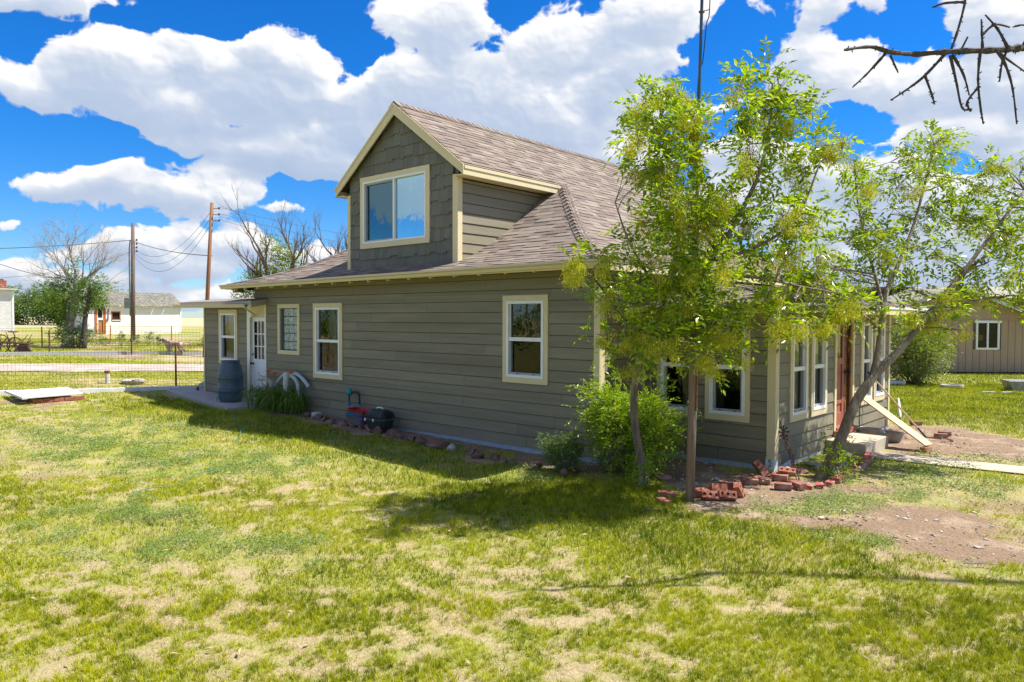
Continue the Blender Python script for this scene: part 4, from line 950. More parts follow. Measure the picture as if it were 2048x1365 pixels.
while z < 6.1:
    x = DX0-rr.uniform(0, .15)
    while x < DX1:
        w = rr.choice([.10, .13, .16, .2, .24]); zz = z+rr.choice([0, 0, .035, -.0])+rr.uniform(-.004, .004); x0, x1 = max(x, DX0+.09), min(x+w, DX1-.10)
        top = z+.27; skip = False
        if x1 > WD[0]+.03 and x0 < WD[1]-.03:
            if top > WD[2]+.03 and zz < WD[3]-.03:
                if zz < WD[2]: top = WD[2]+.03
                elif top > WD[3]: zz = WD[3]-.03
                elif x0 < WD[0]: x1 = WD[0]+.03
                elif x1 > WD[1]: x0 = WD[1]-.03
                else: skip = True
        if x1-x0 > .01 and not skip:
            t0, t1 = min(top, zr(x0)-.03), min(top, zr(x1)-.03)
            if min(t0, t1) > zz+.01:
                g_ = .002
                mb.add([(x0+g_, YD-.022, zz), (x1-g_, YD-.022, zz), (x1-g_, YD+.004, t1), (x0+g_, YD+.004, t0), (x0+g_, YD+.03, zz), (x1-g_, YD+.03, zz), (x1-g_, YD+.03, t1), (x0+g_, YD+.03, t0)],
                       [(0, 1, 2, 3), (4, 5, 1, 0), (1, 5, 6, 2), (0, 3, 7, 4), (3, 2, 6, 7)])
        x += w
    z += .232; row += 1
mb.build('shakes', M_shake, dw)
window(DW, None, *WD, style='slide', tw=.10, curtain=False, label='wide tan-cased sliding window in the shake gable of the dormer', depth=1.2, head=.10, sill=.10)
mb = MB()
def topf(a, b):
    d = float(np.interp(b, PZ, PD)); return 9.10, Y0+d+.12
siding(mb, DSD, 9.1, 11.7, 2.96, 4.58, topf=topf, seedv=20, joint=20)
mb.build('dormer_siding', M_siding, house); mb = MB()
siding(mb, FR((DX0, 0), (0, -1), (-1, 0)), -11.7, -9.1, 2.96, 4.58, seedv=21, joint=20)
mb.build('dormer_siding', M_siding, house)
for (fr, u0, u1, z1, nn) in ((DW, DX0, DX0+.095, 4.62, .03), (DW, DX1-.10, DX1+.001, 4.66, .03), (DSD, YD-.03, YD+.085, 4.60, .0305)):
    m = MB(); fr.box(m, u0, u1, 3.02, z1, -.0, nn); m.build('corner_board', M_tan, dw, bevel=.002)
# barge boards, eave boards, soffits
mb = MB()
for sgn in (1, -1):
    xe = XC+sgn*1.885; ze = 4.755; th = .17
    pts = [(XC, 6.175), (xe, ze+.012), (xe, ze+.012-th), (XC, 6.175-th*1.25)]
    mb.add([(x, YE-.005, z) for x, z in pts]+[(x, YE+.022, z) for x, z in pts], [(0, 1, 2, 3), (7, 6, 5, 4), (0, 4, 5, 1), (1, 5, 6, 2), (2, 6, 7, 3), (3, 7, 4, 0)])
    pts = [(XC, 6.18), (xe+sgn*.012, ze+.015), (xe+sgn*.012, ze-.03), (XC, 6.18-.052)]
    mb.add([(x, YE-.02, z) for x, z in pts]+[(x, YE-.005, z) for x, z in pts], [(0, 1, 2, 3), (7, 6, 5, 4), (0, 4, 5, 1), (1, 5, 6, 2), (2, 6, 7, 3), (3, 7, 4, 0)])
barge = mb.build('barge_boards', M_tan, house)
for sgn in (1, -1):
    mb = MB(); xe = XC+sgn*1.885; yb = Y0+DE+.05
    def hx(x0, x1, y0, y1, z0, z1): mb.box((min(x0, x1), y0, z0), (max(x0, x1), y1, z1))
    hx(xe-sgn*.02, xe, YE+.022, yb-.06, 4.60, 4.755); hx(xe, xe+sgn*.014, YE+.022, yb-.03, 4.705, 4.762)
    wallx = DX1 if sgn > 0 else DX0
    hx(wallx, xe-sgn*.02, YE+.022, yb-.1, 4.605, 4.62)
    mb.build('eave_board', M_tan, house)

# ---- wing roof (low pitch)
wz0, wz1, wy0, wx0, wx1 = 2.455, 2.60, 8.36, -18.86, -15.30
mb = MB(); P8 = [(wx0, wy0, wz0-.03), (wx1, wy0, wz0-.03), (wx1, 12.2, 2.95), (wx0, 12.2, 2.95), (wx0, wy0, wz0+.05), (wx1, wy0, wz0+.05), (wx1, 12.2, 3.03), (wx0, 12.2, 3.03)]
P8 = [(x, y, z) for x, y, z in P8]
# stops at the main wall on the right-hand side
mb.hexa([(wx0, wy0, wz0-.03), (wx1, wy0, wz0-.03), (wx1, 8.735, 2.475), (wx0, 8.735, 2.475), (wx0, wy0, wz0+.045), (wx1, wy0, wz0+.045), (wx1, 8.735, 2.555), (wx0, 8.735, 2.555)])
mb.hexa([(wx0, 8.735, 2.475), (-15.89, 8.735, 2.475), (-15.89, 12.2, 2.70), (wx0, 12.2, 2.70), (wx0, 8.735, 2.555), (-15.89, 8.735, 2.555), (-15.89, 12.2, 2.80), (wx0, 12.2, 2.80)])
mb.build('wing_roof', M_roof, house)
mb = MB(); mb.box((wx0, wy0-.018, wz0-.055), (wx1, wy0-.002, wz0+.03)); mb.hexa([(wx1, wy0, 2.35), (wx1+.02, wy0, 2.35), (wx1+.02, 8.73, 2.42), (wx1, 8.73, 2.42), (wx1, wy0, wz0+.03), (wx1+.02, wy0, wz0+.03), (wx1+.02, 8.73, 2.54), (wx1, 8.73, 2.54)])
mb.build('wing_fascia', mat('grey_tan_fascia', (.36, .33, .27), .6), house)
gutter('gutter', (wx0-.2, wy0-.02, 2.43), (wx1-.12, wy0-.02, 2.415), h=.07, d=.10)
mb = MB(); mb.tube([(-15.52, 8.30, 2.36), (-15.55, 8.45, 2.26), (-15.72, 8.68, 2.18), (-15.97, 8.70, 2.12), (-15.985, 8.70, .9), (-15.985, 8.70, .35)], .016, 6); mb.build('downspout', M_gutter, house, smooth=True)

# ---- sunroom roof
XQ, YQ0, YQ1 = -3.466, 9.40, 15.98
def pz(d): return float(np.interp(d, [0, 1.2, 2.66], [2.325, 2.56, 2.80]))
def P1(v, d, l): return (XQ-d+l*.15, v, pz(d)+l)
def P2(v, d, l): return (v, YQ0+d-l*.15, pz(d)+l)
def shing2(mb, P, lim, D, seedv):
    global d_at
    old = d_at; d_at = lambda s: min(s*.98, D)
    shingles(mb, P, lim, 0, D/.98-.02, seedv=seedv); d_at = old
mb = MB()
shing2(mb, P1, lambda d: [(YQ0+d, YQ1-d)], 2.66, 31)
shing2(mb, P2, lambda d: [(XM+.02, XQ-d)] if d < .0 else [(max(XM+.02, -6.1), XQ-d)], 2.60, 32)
pr_ = mb.build('sunroom_roof', M_roof, house)
mb = MB()
for (a, b) in ((0, 1.2), (1.2, 2.66)):
    za, zb = pz(a), pz(b)
    for off in (-.004, -.06):
        mb.add([(XQ-a, YQ0+a, za+off), (XQ-a, YQ1-a, za+off), (XQ-b, YQ1-b, zb+off), (XQ-b, YQ0+b, zb+off)], [(0, 1, 2, 3)])
        mb.add([(XM+.02, YQ0+a, za+off), (XQ-a, YQ0+a, za+off), (XQ-b, YQ0+b, zb+off), (XM+.02, YQ0+b, zb+off)], [(0, 1, 2, 3)])
        mb.add([(XM+.02, YQ1-a, za+off), (XQ-a, YQ1-a, za+off), (XQ-b, YQ1-b, zb+off), (XM+.02, YQ1-b, zb+off)], [(0, 1, 2, 3)])
mb.build('sunroom_deck', M_roof, pr_)
mb = MB(); s_ = 0
while s_ < 2.55:
    for (yy, sg) in ((YQ0+s_, 1), (YQ1-s_, -1)):
        x = XQ-s_; z = pz(s_)+.03; w = .13; dd = .16
        mb.add([(x, yy, z+.012), (x-dd, yy+sg*dd, pz(s_+dd)+.03), (x-dd, yy+sg*(dd+w), pz(s_+dd)+.012), (x, yy+sg*w, z-.004), (x-w, yy, z-.004), (x-dd-w, yy+sg*dd, pz(s_+dd)+.012)], [(0, 1, 2, 3), (0, 4, 5, 1)])
    s_ += .14
mb.build('hip_caps', M_roof, pr_)
mb = MB(); mb.box((XQ-.02, YQ0, 2.19), (XQ, YQ1, 2.315)); mb.box((XM+.03, YQ0, 2.19), (XQ-.02, YQ0+.02, 2.315)); mb.box((XM+.03, YQ1-.02, 2.19), (XQ-.02, YQ1, 2.315))
mb.build('sunroom_fascia', M_tan, house)
mb = MB(); mb.box((XQ, YQ0-.0, 2.285), (XQ+.014, YQ1, 2.325)); mb.box((XM+.03, YQ0-.014, 2.285), (XQ+.014, YQ0, 2.325)); mb.build('drip_edge', M_white, house)
mb = MB(); mb.box((XM+.03, YQ0+.02, 2.235), (XQ-.02, YQ1-.02, 2.25)); mb.build('sunroom_soffit', M_tan, house)

LAP_SHADOW.build('lap_shadow_strip', mat('lap_shadow_strip', (.03, .028, .02), .9), house)  # near-black colour paints the shadow line below the laps
# ------------------------------------------------------------------ trees
def compound_leaves(P, out, ln, nl, lw, rg, droop=.35):
    """P (n,3) bases, out (n,3) outward directions -> verts, tris of compound leaves with nl leaflets"""
    n = len(P); D = unit(out+rg.normal(0, .55, (n, 3))+np.array([0, 0, -droop])); side = unit(np.cross(D, np.array([0, 0, 1.])+rg.normal(0, .35, (n, 3)))); Up = np.cross(side, D)
    Ps, Ds, Ns, Ls = [], [], [], []
    rach = ln*(.75+.5*rg.random(n))
    for k in range(nl):
        t = (k//2+1)/(nl//2+1.0) if k < nl-1 else 1.0; sg = (1 if k % 2 else -1) if k < nl-1 else 0
        bend = np.array([0, 0, -1.])*(t*t*.3)
        Ps.append(P+(D+bend)*(rach*t)[:, None]); Ds.append(unit(D*(.55 if sg else 1)+side*sg*.95+bend*1.2+rg.normal(0, .13, (n, 3)))); Ns.append(unit(Up+rg.normal(0, .3, (n, 3)))); Ls.append(lw*(.75+.5*rg.random(n)))
    Ps, Ds, Ns = map(np.concatenate, (Ps, Ds, Ns)); Ls = np.concatenate(Ls)
    return leaf_quads(Ps, Ds, Ns, Ls, Ls*.40)
def in_ball(n, rg):
    v = unit(rg.normal(0, 1, (n, 3))); return v, v*(rg.random(n)**.45)[:, None]
def curve_pts(a, b, sag, n=6, rr=random):
    a, b = Vector(a), Vector(b); d = b-a; L_ = d.length; off = Vector((rr.uniform(-1, 1), rr.uniform(-1, 1), rr.uniform(.2, 1)*sag))*L_*.16
    return [a+d*t+off*math.sin(math.pi*t)+Vector((rr.uniform(-1, 1), rr.uniform(-1, 1), rr.uniform(-1, 1)))*L_*.018*(0 < t < 1) for t in [i/n for i in range(n+1)]]
def smooth_line(pts, k=4):
    P = [Vector(p) for p in pts]; out = []
    for i in range(len(P)-1):
        p0, p1, p2, p3 = P[max(i-1, 0)], P[i], P[i+1], P[min(i+2, len(P)-1)]
        for j in range(k):
            t = j/k; out.append(.5*((2*p1)+(p2-p0)*t+(2*p0-5*p1+4*p2-p3)*t*t+(3*p1-p0-3*p2+p3)*t**3))
    out.append(P[-1]); return out
def leafy_tree(name, label, base, limbs, clusters, leafm, seedm, dens, lw=.058, rach=.15, seeds=.5, seed=1):
    rg = np.random.default_rng(seed); rr = random.Random(seed)
    t = thing(name, label, 'tree', base); nodes = []; mbT = None
    for i, (pts, r0, r1) in enumerate(limbs):
        ln = smooth_line(pts, 4); n = len(ln); rad = [r0+(r1-r0)*(k/(n-1))**.8 for k in range(n)]
        if i == 0: rad[0] *= 1.35; rad[1] *= 1.12
        m = MB(); m.tube(ln, rad, 10 if i == 0 else 7, jit=.05); m.build('trunk' if i == 0 else 'limb', M_bark, t, smooth=True)
        for k in range(2, n): nodes.append((ln[k], rad[k]))
        if i == 0: nodes = nodes[len(nodes)//3:]
    tw = MB(); NP = np.array([list(p) for p, _ in nodes]); VS, FS, off = [], [], 0; SV, SF, so_ = [], [], 0
    for (x, y, z, r) in clusters:
        c = np.array([x, y, z]); dd = np.linalg.norm(NP-c, axis=1)+np.maximum(0, NP[:, 2]-z)*1.2; j = int(dd.argmin())
        cp = curve_pts(nodes[j][0], c, .4, 5, rr); r0 = min(nodes[j][1]*.7, .018)
        tw.tube(cp, [r0*(1-.7*k/5) for k in range(6)], 5, caps=False)
        tips = []
        for _ in range(7):
            v, q = in_ball(1, rg); e = c+q[0]*r*1.05+np.array([0, 0, r*.2]); s0 = cp[rr.choice([3, 4, 5])]; c2 = curve_pts(s0, e, .3, 3, rr); tw.tube(c2, [.005, .004, .003, .0015], 4, caps=False); tips.append([list(p) for p in c2[1:]])
        tips = np.array(tips).reshape(-1, 3)
        n = int(dens*r*r/.09); v, q = in_ball(n, rg)
        sel = tips[rg.integers(0, len(tips), n)]; P = np.where((rg.random(n) < .6)[:, None], sel+rg.normal(0, r*.14, (n, 3)), c+q*r)
        V, F_ = compound_leaves(P, unit(P-c+np.array([0, 0, .05])), rach, 7, lw, rg); VS.append(V); FS.append(F_+off); off += len(V)
        if seedm and rg.random() < seeds:
            nb = rg.integers(2, 6)
            for _ in range(nb):
                o = c+unit(rg.normal(0, 1, (1, 3)))[0]*r*rg.uniform(.2, .8)+np.array([0, 0, -.05]); k = 130; sp = rg.uniform(.05, .095)
                q = o+rg.normal(0, 1, (k, 3))*np.array([sp, sp, sp*.95])*.62; D = unit(rg.normal(0, .6, (k, 3))+np.array([0, 0, -1.0])); Nn = unit(rg.normal(0, 1, (k, 3)))
                V, F_ = leaf_quads(q, D, Nn, np.full(k, .036), np.full(k, .0085)); SV.append(V); SF.append(F_+so_); so_ += len(V)
    tw.build('twigs', M_bark, t, smooth=True)
    fast('crown', np.concatenate(VS), np.concatenate(FS), leafm, t)
    if SV: fast('seed_clusters', np.concatenate(SV), np.concatenate(SF), seedm, t)
    return t
T1L = [([(-4.9, 7.96, -0.06), (-4.91, 7.96, 0.27), (-4.98, 7.92, 0.71), (-5.0, 7.91, 1.09), (-4.98, 7.95, 1.47), (-4.898, 7.932, 1.723), (-4.787, 7.923, 1.844)], 0.054, 0.045), ([(-4.847, 7.918, 1.784), (-4.507, 7.802, 2.337), (-4.374, 7.787, 2.805), (-4.383, 7.915, 3.354), (-4.484, 7.851, 3.893), (-4.538, 7.704, 4.47), (-4.502, 7.75, 4.845)], 0.045, 0.01), ([(-4.787, 7.923, 1.844), (-4.28, 7.869, 2.337), (-3.889, 7.723, 2.777), (-3.651, 7.832, 3.171), (-3.45, 8.034, 3.784), (-3.376, 8.116, 4.342), (-3.367, 8.144, 4.754)], 0.05, 0.01), ([(-3.889, 7.723, 2.777), (-3.514, 7.942, 2.887), (-3.074, 8.098, 3.198), (-2.882, 8.299, 3.838)], 0.028, 0.008), ([(-4.28, 7.869, 2.337), (-3.989, 7.681, 2.556), (-3.516, 7.951, 2.582), (-3.08, 8.305, 2.474), (-2.769, 8.656, 2.401)], 0.028, 0.008), ([(-4.787, 7.923, 1.844), (-4.794, 7.369, 2.1), (-4.731, 6.668, 2.538), (-4.802, 6.391, 2.636)], 0.024, 0.006), ([(-4.507, 7.802, 2.337), (-4.667, 7.32, 2.923), (-4.849, 7.229, 3.473)], 0.024, 0.007)]
T1C = [(-3.94, 6.73, 4.47, 0.23), (-4.63, 7.46, 4.58, 0.23), (-4.41, 7.08, 4.43, 0.18), (-4.28, 7.83, 4.59, 0.21), (-4.13, 7.41, 4.58, 0.15), (-3.84, 6.99, 4.27, 0.15), (-4.34, 7.77, 4.51, 0.16), (-4.79, 7.61, 4.31, 0.27), (-3.89, 6.2, 3.84, 0.18), (-4.11, 7.09, 4.13, 0.27), (-4.22, 7.03, 4.18, 0.22), (-4.32, 7.01, 3.8, 0.27), (-3.92, 6.92, 3.7, 0.26), (-4.09, 7.12, 3.82, 0.22), (-4.2, 7.33, 3.91, 0.22), (-4.03, 7.73, 4.38, 0.17), (-3.99, 7.54, 4.23, 0.13), (-3.96, 7.46, 4.35, 0.13), (-4.28, 8.13, 4.15, 0.24), (-3.92, 7.44, 3.9, 0.17), (-4.0, 7.54, 3.99, 0.17), (-3.4, 8.02, 4.83, 0.22), (-3.27, 7.1, 4.4, 0.21), (-3.89, 8.4, 4.88, 0.2), (-3.32, 8.17, 4.65, 0.24), (-3.59, 8.2, 4.43, 0.32), (-3.41, 7.8, 4.27, 0.24), (-3.19, 8.22, 4.36, 0.27), (-3.27, 8.08, 4.42, 0.21), (-3.17, 8.64, 4.57, 0.16), (-3.57, 8.03, 4.08, 0.28), (-3.21, 7.22, 3.81, 0.2), (-3.38, 8.57, 4.09, 0.32), (-3.17, 8.96, 4.18, 0.23), (-2.87, 8.48, 4.04, 0.17), (-2.81, 8.41, 3.98, 0.12), (-2.77, 8.67, 4.1, 0.1), (-3.25, 8.7, 3.8, 0.29), (-3.56, 8.65, 3.73, 0.29), (-3.78, 8.3, 3.9, 0.15), (-4.37, 7.55, 3.49, 0.34), (-3.78, 6.7, 3.31, 0.24), (-3.8, 7.28, 3.39, 0.26), (-3.8, 7.28, 3.4, 0.21), (-3.9, 7.4, 3.41, 0.21), (-3.61, 7.68, 3.45, 0.19), (-3.45, 7.15, 3.35, 0.14), (-4.82, 7.79, 3.29, 0.29), (-4.45, 7.98, 3.19, 0.35), (-4.07, 7.41, 3.16, 0.25), (-3.85, 6.95, 3.13, 0.25), (-4.53, 7.98, 3.26, 0.28), (-4.0, 8.0, 3.14, 0.25), (-3.65, 7.24, 3.14, 0.18), (-3.66, 7.32, 3.12, 0.18), (-3.56, 8.03, 3.18, 0.26), (-3.67, 7.96, 3.2, 0.21), (-3.24, 8.25, 3.27, 0.26), (-2.9, 7.63, 3.18, 0.19), (-2.9, 8.1, 3.29, 0.22), (-5.32, 7.23, 2.84, 0.12), (-4.48, 5.94, 2.68, 0.08), (-4.51, 6.54, 2.74, 0.18), (-4.75, 7.43, 2.75, 0.31), (-4.12, 7.01, 2.64, 0.3), (-4.29, 8.1, 2.7, 0.29), (-3.91, 7.39, 2.71, 0.21), (-3.83, 7.19, 2.62, 0.21), (-3.48, 7.24, 2.68, 0.24), (-4.15, 8.9, 2.84, 0.24), (-3.73, 8.74, 2.83, 0.28), (-3.81, 9.12, 2.88, 0.23), (-3.05, 8.04, 2.87, 0.24), (-3.61, 9.14, 2.92, 0.22), (-3.25, 9.39, 2.97, 0.24), (-4.72, 6.76, 2.32, 0.19), (-5.22, 8.03, 2.29, 0.34), (-4.55, 7.63, 2.22, 0.33), (-4.43, 7.29, 2.18, 0.26), (-4.19, 7.79, 2.26, 0.33), (-3.99, 7.32, 2.34, 0.24), (-3.87, 7.14, 2.25, 0.24), (-4.21, 8.78, 2.35, 0.33), (-3.67, 7.56, 2.24, 0.23), (-3.79, 8.9, 2.4, 0.29), (-3.32, 7.91, 2.31, 0.2), (-3.57, 9.43, 2.52, 0.29), (-3.56, 9.57, 2.53, 0.24), (-3.36, 9.73, 2.46, 0.28), (-3.35, 9.33, 2.51, 0.22), (-3.18, 9.72, 2.23, 0.19), (-3.11, 9.62, 2.17, 0.15), (-2.79, 8.91, 2.33, 0.15), (-2.64, 8.74, 2.31, 0.12), (-5.41, 7.8, 1.89, 0.17), (-4.47, 6.88, 1.85, 0.19), (-4.24, 7.03, 1.92, 0.25), (-4.03, 6.87, 1.88, 0.2), (-4.53, 8.32, 1.83, 0.29), (-4.03, 7.35, 1.84, 0.2), (-3.86, 7.05, 1.86, 0.2), (-3.95, 7.48, 1.85, 0.21), (-4.27, 8.76, 1.89, 0.29), (-3.73, 7.63, 1.97, 0.2), (-3.65, 7.6, 2.03, 0.2), (-3.52, 7.45, 2.0, 0.2), (-3.52, 7.97, 1.99, 0.23), (-3.38, 8.48, 2.1, 0.2), (-3.21, 7.88, 2.06, 0.15), (-3.49, 7.68, 1.65, 0.1), (-3.96, 7.86, 1.66, 0.15), (-3.61, 7.33, 1.61, 0.11), (-3.64, 7.14, 1.71, 0.11), (-4.62, 6.17, 2.59, 0.08), (-5.72, 7.53, 2.68, 0.08), (-3.31, 8.61, 2.07, 0.18), (-2.91, 7.85, 2.0, 0.13), (-3.34, 9.7, 2.1, 0.15), (-2.84, 8.34, 2.02, 0.11), (-4.8, 7.45, 1.5, 0.09)]
T2L = [([(-3.39, 9.94, -0.06), (-3.21, 10.15, 0.51), (-3.07, 10.37, 1.04), (-2.87, 10.63, 1.43), (-2.69, 10.87, 1.7), (-2.52, 11.17, 2.04), (-2.34, 11.47, 2.38), (-2.12, 11.82, 2.8), (-1.84, 12.23, 3.37), (-1.55, 12.64, 3.95)], 0.085, 0.016), ([(-2.94, 10.56, 1.3), (-2.9, 10.67, 1.7), (-2.89, 10.84, 2.24), (-2.89, 10.99, 2.52), (-2.79, 11.22, 2.94), (-2.7, 11.6, 3.52), (-2.59, 11.87, 4.33), (-2.54, 11.92, 4.6)], 0.055, 0.01), ([(-2.89, 10.84, 2.24), (-2.99, 10.9, 2.59), (-3.19, 11.01, 3.23), (-3.32, 11.06, 3.81), (-3.39, 11.15, 4.3)], 0.03, 0.008), ([(-2.52, 11.17, 2.04), (-2.26, 11.67, 2.25), (-1.97, 12.07, 2.39), (-1.57, 12.57, 2.47)], 0.035, 0.01), ([(-2.34, 11.47, 2.38), (-2.04, 12.43, 2.98), (-1.57, 13.41, 3.39)], 0.035, 0.01)]
T2C = [(-3.49, 11.26, 4.39, 0.25), (-2.96, 10.11, 3.83, 0.26), (-3.28, 11.49, 4.02, 0.23), (-3.1, 10.41, 3.49, 0.29), (-3.3, 10.72, 3.07, 0.3), (-2.84, 10.48, 3.13, 0.29), (-2.87, 10.84, 3.06, 0.24), (-3.45, 11.22, 2.68, 0.28), (-3.39, 10.2, 2.77, 0.2), (-3.24, 9.31, 2.73, 0.15), (-2.46, 11.5, 4.54, 0.28), (-2.69, 12.6, 4.76, 0.24), (-2.59, 11.11, 4.26, 0.23), (-2.7, 11.08, 4.27, 0.19), (-2.51, 12.83, 4.61, 0.27), (-2.62, 10.93, 3.9, 0.31), (-2.55, 12.33, 4.09, 0.34), (-2.77, 12.21, 3.65, 0.37), (-2.43, 12.48, 3.58, 0.34), (-2.4, 13.14, 3.72, 0.28), (-2.9, 11.67, 3.12, 0.36), (-2.46, 11.72, 3.01, 0.35), (-2.2, 12.23, 4.13, 0.26), (-2.06, 12.47, 4.05, 0.17), (-2.0, 12.21, 3.37, 0.3), (-2.0, 13.35, 3.76, 0.28), (-1.73, 13.09, 4.03, 0.3), (-1.71, 13.46, 4.42, 0.26), (-1.67, 12.43, 3.3, 0.32), (-1.89, 13.25, 3.29, 0.28), (-1.88, 12.2, 2.94, 0.3), (-1.63, 12.65, 2.79, 0.29), (-3.06, 11.3, 2.66, 0.31), (-2.66, 11.5, 2.52, 0.31), (-2.35, 12.12, 2.53, 0.29), (-2.2, 11.37, 2.41, 0.22), (-2.06, 12.62, 2.48, 0.25), (-2.08, 13.16, 2.4, 0.21), (-1.61, 12.42, 2.25, 0.15), (-3.02, 9.93, 2.28, 0.23), (-2.91, 10.57, 2.23, 0.23), (-3.32, 11.55, 2.23, 0.2), (-2.86, 11.88, 2.17, 0.21), (-2.5, 10.84, 2.18, 0.15), (-2.54, 12.08, 2.07, 0.19), (-2.49, 11.38, 2.04, 0.14), (-2.19, 11.3, 2.23, 0.16), (-2.07, 11.36, 1.97, 0.12), (-1.38, 12.49, 3.64, 0.35), (-1.65, 13.93, 3.9, 0.31), (-1.47, 13.67, 3.02, 0.38), (-1.2, 12.43, 3.0, 0.27), (-1.36, 12.49, 2.39, 0.28), (-1.4, 13.61, 2.5, 0.24), (-1.91, 12.37, 4.31, 0.14), (-1.86, 12.6, 4.29, 0.12), (-3.07, 11.75, 3.65, 0.22)]
leafy_tree('ash_tree', 'slender ash tree with yellow-green seed clusters in front of the house corner', (-4.9, 7.96, 0), T1L, T1C, M_leaf, M_seed, 33, lw=.088, rach=.19, seeds=.9, seed=5)
leafy_tree('ash_tree', 'leaning ash tree with a forked trunk in front of the red front door', (-3.39, 9.94, 0), T2L, T2C, M_leaf, M_seed, 33, lw=.085, rach=.18, seeds=.7, seed=6)

def bush(name, label, base, rx, rz, n, lw, leafm, seed=1, nl=5, stems=14, cat='bush', rach=.09, shape=1.0, leanx=0):
    rg = np.random.default_rng(seed); rr = random.Random(seed); t = thing(name, label, cat, base); b = np.array(base, float)
    st = MB(); tips = []
    for i in range(stems):
        a = rr.uniform(0, 6.28); q = rr.uniform(.25, 1.0); e = b+np.array([math.cos(a)*rx*q, math.sin(a)*rx*q*.85, rz*(1.02-.5*q*q)*rr.uniform(.7, 1.1)]); c = curve_pts(b+np.array([math.cos(a), math.sin(a), 0])*rx*.12, e, 1.0, 6, rr)
        st.tube(c, [rx*.018*(1-k/7.5)+.001 for k in range(7)], 5, caps=False); tips += [list(p) for p in c[1:]]
        for _ in range(3):
            s0 = c[rr.choice([2, 3, 4, 5])]; e2 = Vector(s0)+Vector((rr.uniform(-1, 1), rr.uniform(-1, 1), rr.uniform(-.1, 1)))*rx*.42; c2 = curve_pts(s0, e2, .5, 4, rr); st.tube(c2, [rx*.007*(1-k/5)+.0008 for k in range(5)], 4, caps=False); tips += [list(p) for p in c2[1:]]
    st.build('stems', M_bark, t); tips = np.array(tips)
    sel = tips[rg.integers(0, len(tips), n)]; v, q = in_ball(n, rg)
    P = sel+rg.normal(0, rx*.11, (n, 3)); k = rg.random(n) < .35; P[k] = (b+np.array([0, 0, rz*.45])+q*np.array([rx*.8, rx*.7, rz*.45]))[k]; P[:, 2] = np.maximum(P[:, 2], b[2]+.03)
    V, F_ = compound_leaves(P, unit(P-(b+np.array([0, 0, rz*.3]))), rach, nl, lw, rg, droop=-.1)
    V[:, 2] = np.maximum(V[:, 2], b[2]+.004)
    fast('foliage', V, F_, leafm, t); return t
bush('honeysuckle_bush', 'large bright green leafy bush at the house corner behind the slender tree trunk', (-5.42, 8.52, 0), .78, 1.22, 2100, .056, M_bushleaf, 5, 7, 30, rach=.15)
bush('small_bush', 'small dark green rounded bush left of the large bush by the house corner', (-6.18, 7.98, 0), .36, .50, 2000, .026, M_bushdark, 6, 5, 20, rach=.06)
bush('yard_bush', 'wide olive-green bush in the right-hand yard in front of the brown building', (-6.2, 26.9, 0), 1.35, 2.1, 2600, .09, M_yard, 7, 5, 24, rach=.2)
bush('sapling', 'little leafy suckers sprouting at the foot of the leaning tree', (-3.16, 10.0, 0), .20, .42, 110, .05, M_bushleaf, 8, 5, 9, rach=.12)
bush('sapling', 'thin leafy shoots beside the concrete doorstep behind the leaning tree', (-3.5, 10.75, 0), .24, .6, 60, .05, M_bushleaf, 9, 5, 7, rach=.12)
bush('sprout', 'green sprouts around the foot of the slender tree trunk', (-4.83, 7.93, 0), .22, .42, 130, .035, M_bushleaf, 10, 5, 8, rach=.08)

def bare(mb, p, d, L_, r, depth, rr, tips=None, k=5, spread=.6, upb=.15, ratio=.68, nsub=(2, 3), wig=.16):
    pts = [Vector(p)]; d = Vector(d).normalized()
    for i in range(k):
        d = (d+Vector((rr.uniform(-1, 1), rr.uniform(-1, 1), rr.uniform(-1, 1)))*wig+Vector((0, 0, upb*.25))).normalized(); pts.append(pts[-1]+d*L_/k)
    rad = [r*(1-.55*i/k) for i in range(k+1)]; mb.tube(pts, rad, 7 if r > .05 else (5 if r > .012 else 3), caps=False)
    if tips is not None and depth <= 1: tips.append(pts[-1])
    if depth <= 0: return
    for i in range(rr.randint(*nsub)+1):
        j = rr.randint(2, k) if i else k
        a = d.orthogonal().normalized(); a.rotate(Matrix.Rotation(rr.uniform(0, 6.28), 3, d)); nd = (pts[j]-pts[j-1]).normalized()+a*spread*rr.uniform(.6, 1.3)
        bare(mb, pts[j], nd, L_*ratio*rr.uniform(.75, 1.15), rad[j]*(.72 if i else .8), depth-1, rr, tips, k, spread, upb, ratio, nsub, wig)
def leaf_blobs(name, blobs, n, lw, m, parent, rg):
    tot = sum(b[3]**2 for b in blobs); VS, FS, off = [], [], 0
    for (x, y, z, r) in blobs:
        k = max(8, int(n*r*r/tot)); v, q = in_ball(k, rg); P = np.array([x, y, z])+q*r*np.array([1, 1, .85])
        V, F_ = compound_leaves(P, v, lw*1.6, 3, lw, rg); VS.append(V); FS.append(F_+off); off += len(V)
    return fast(name, np.concatenate(VS), np.concatenate(FS), m, parent)
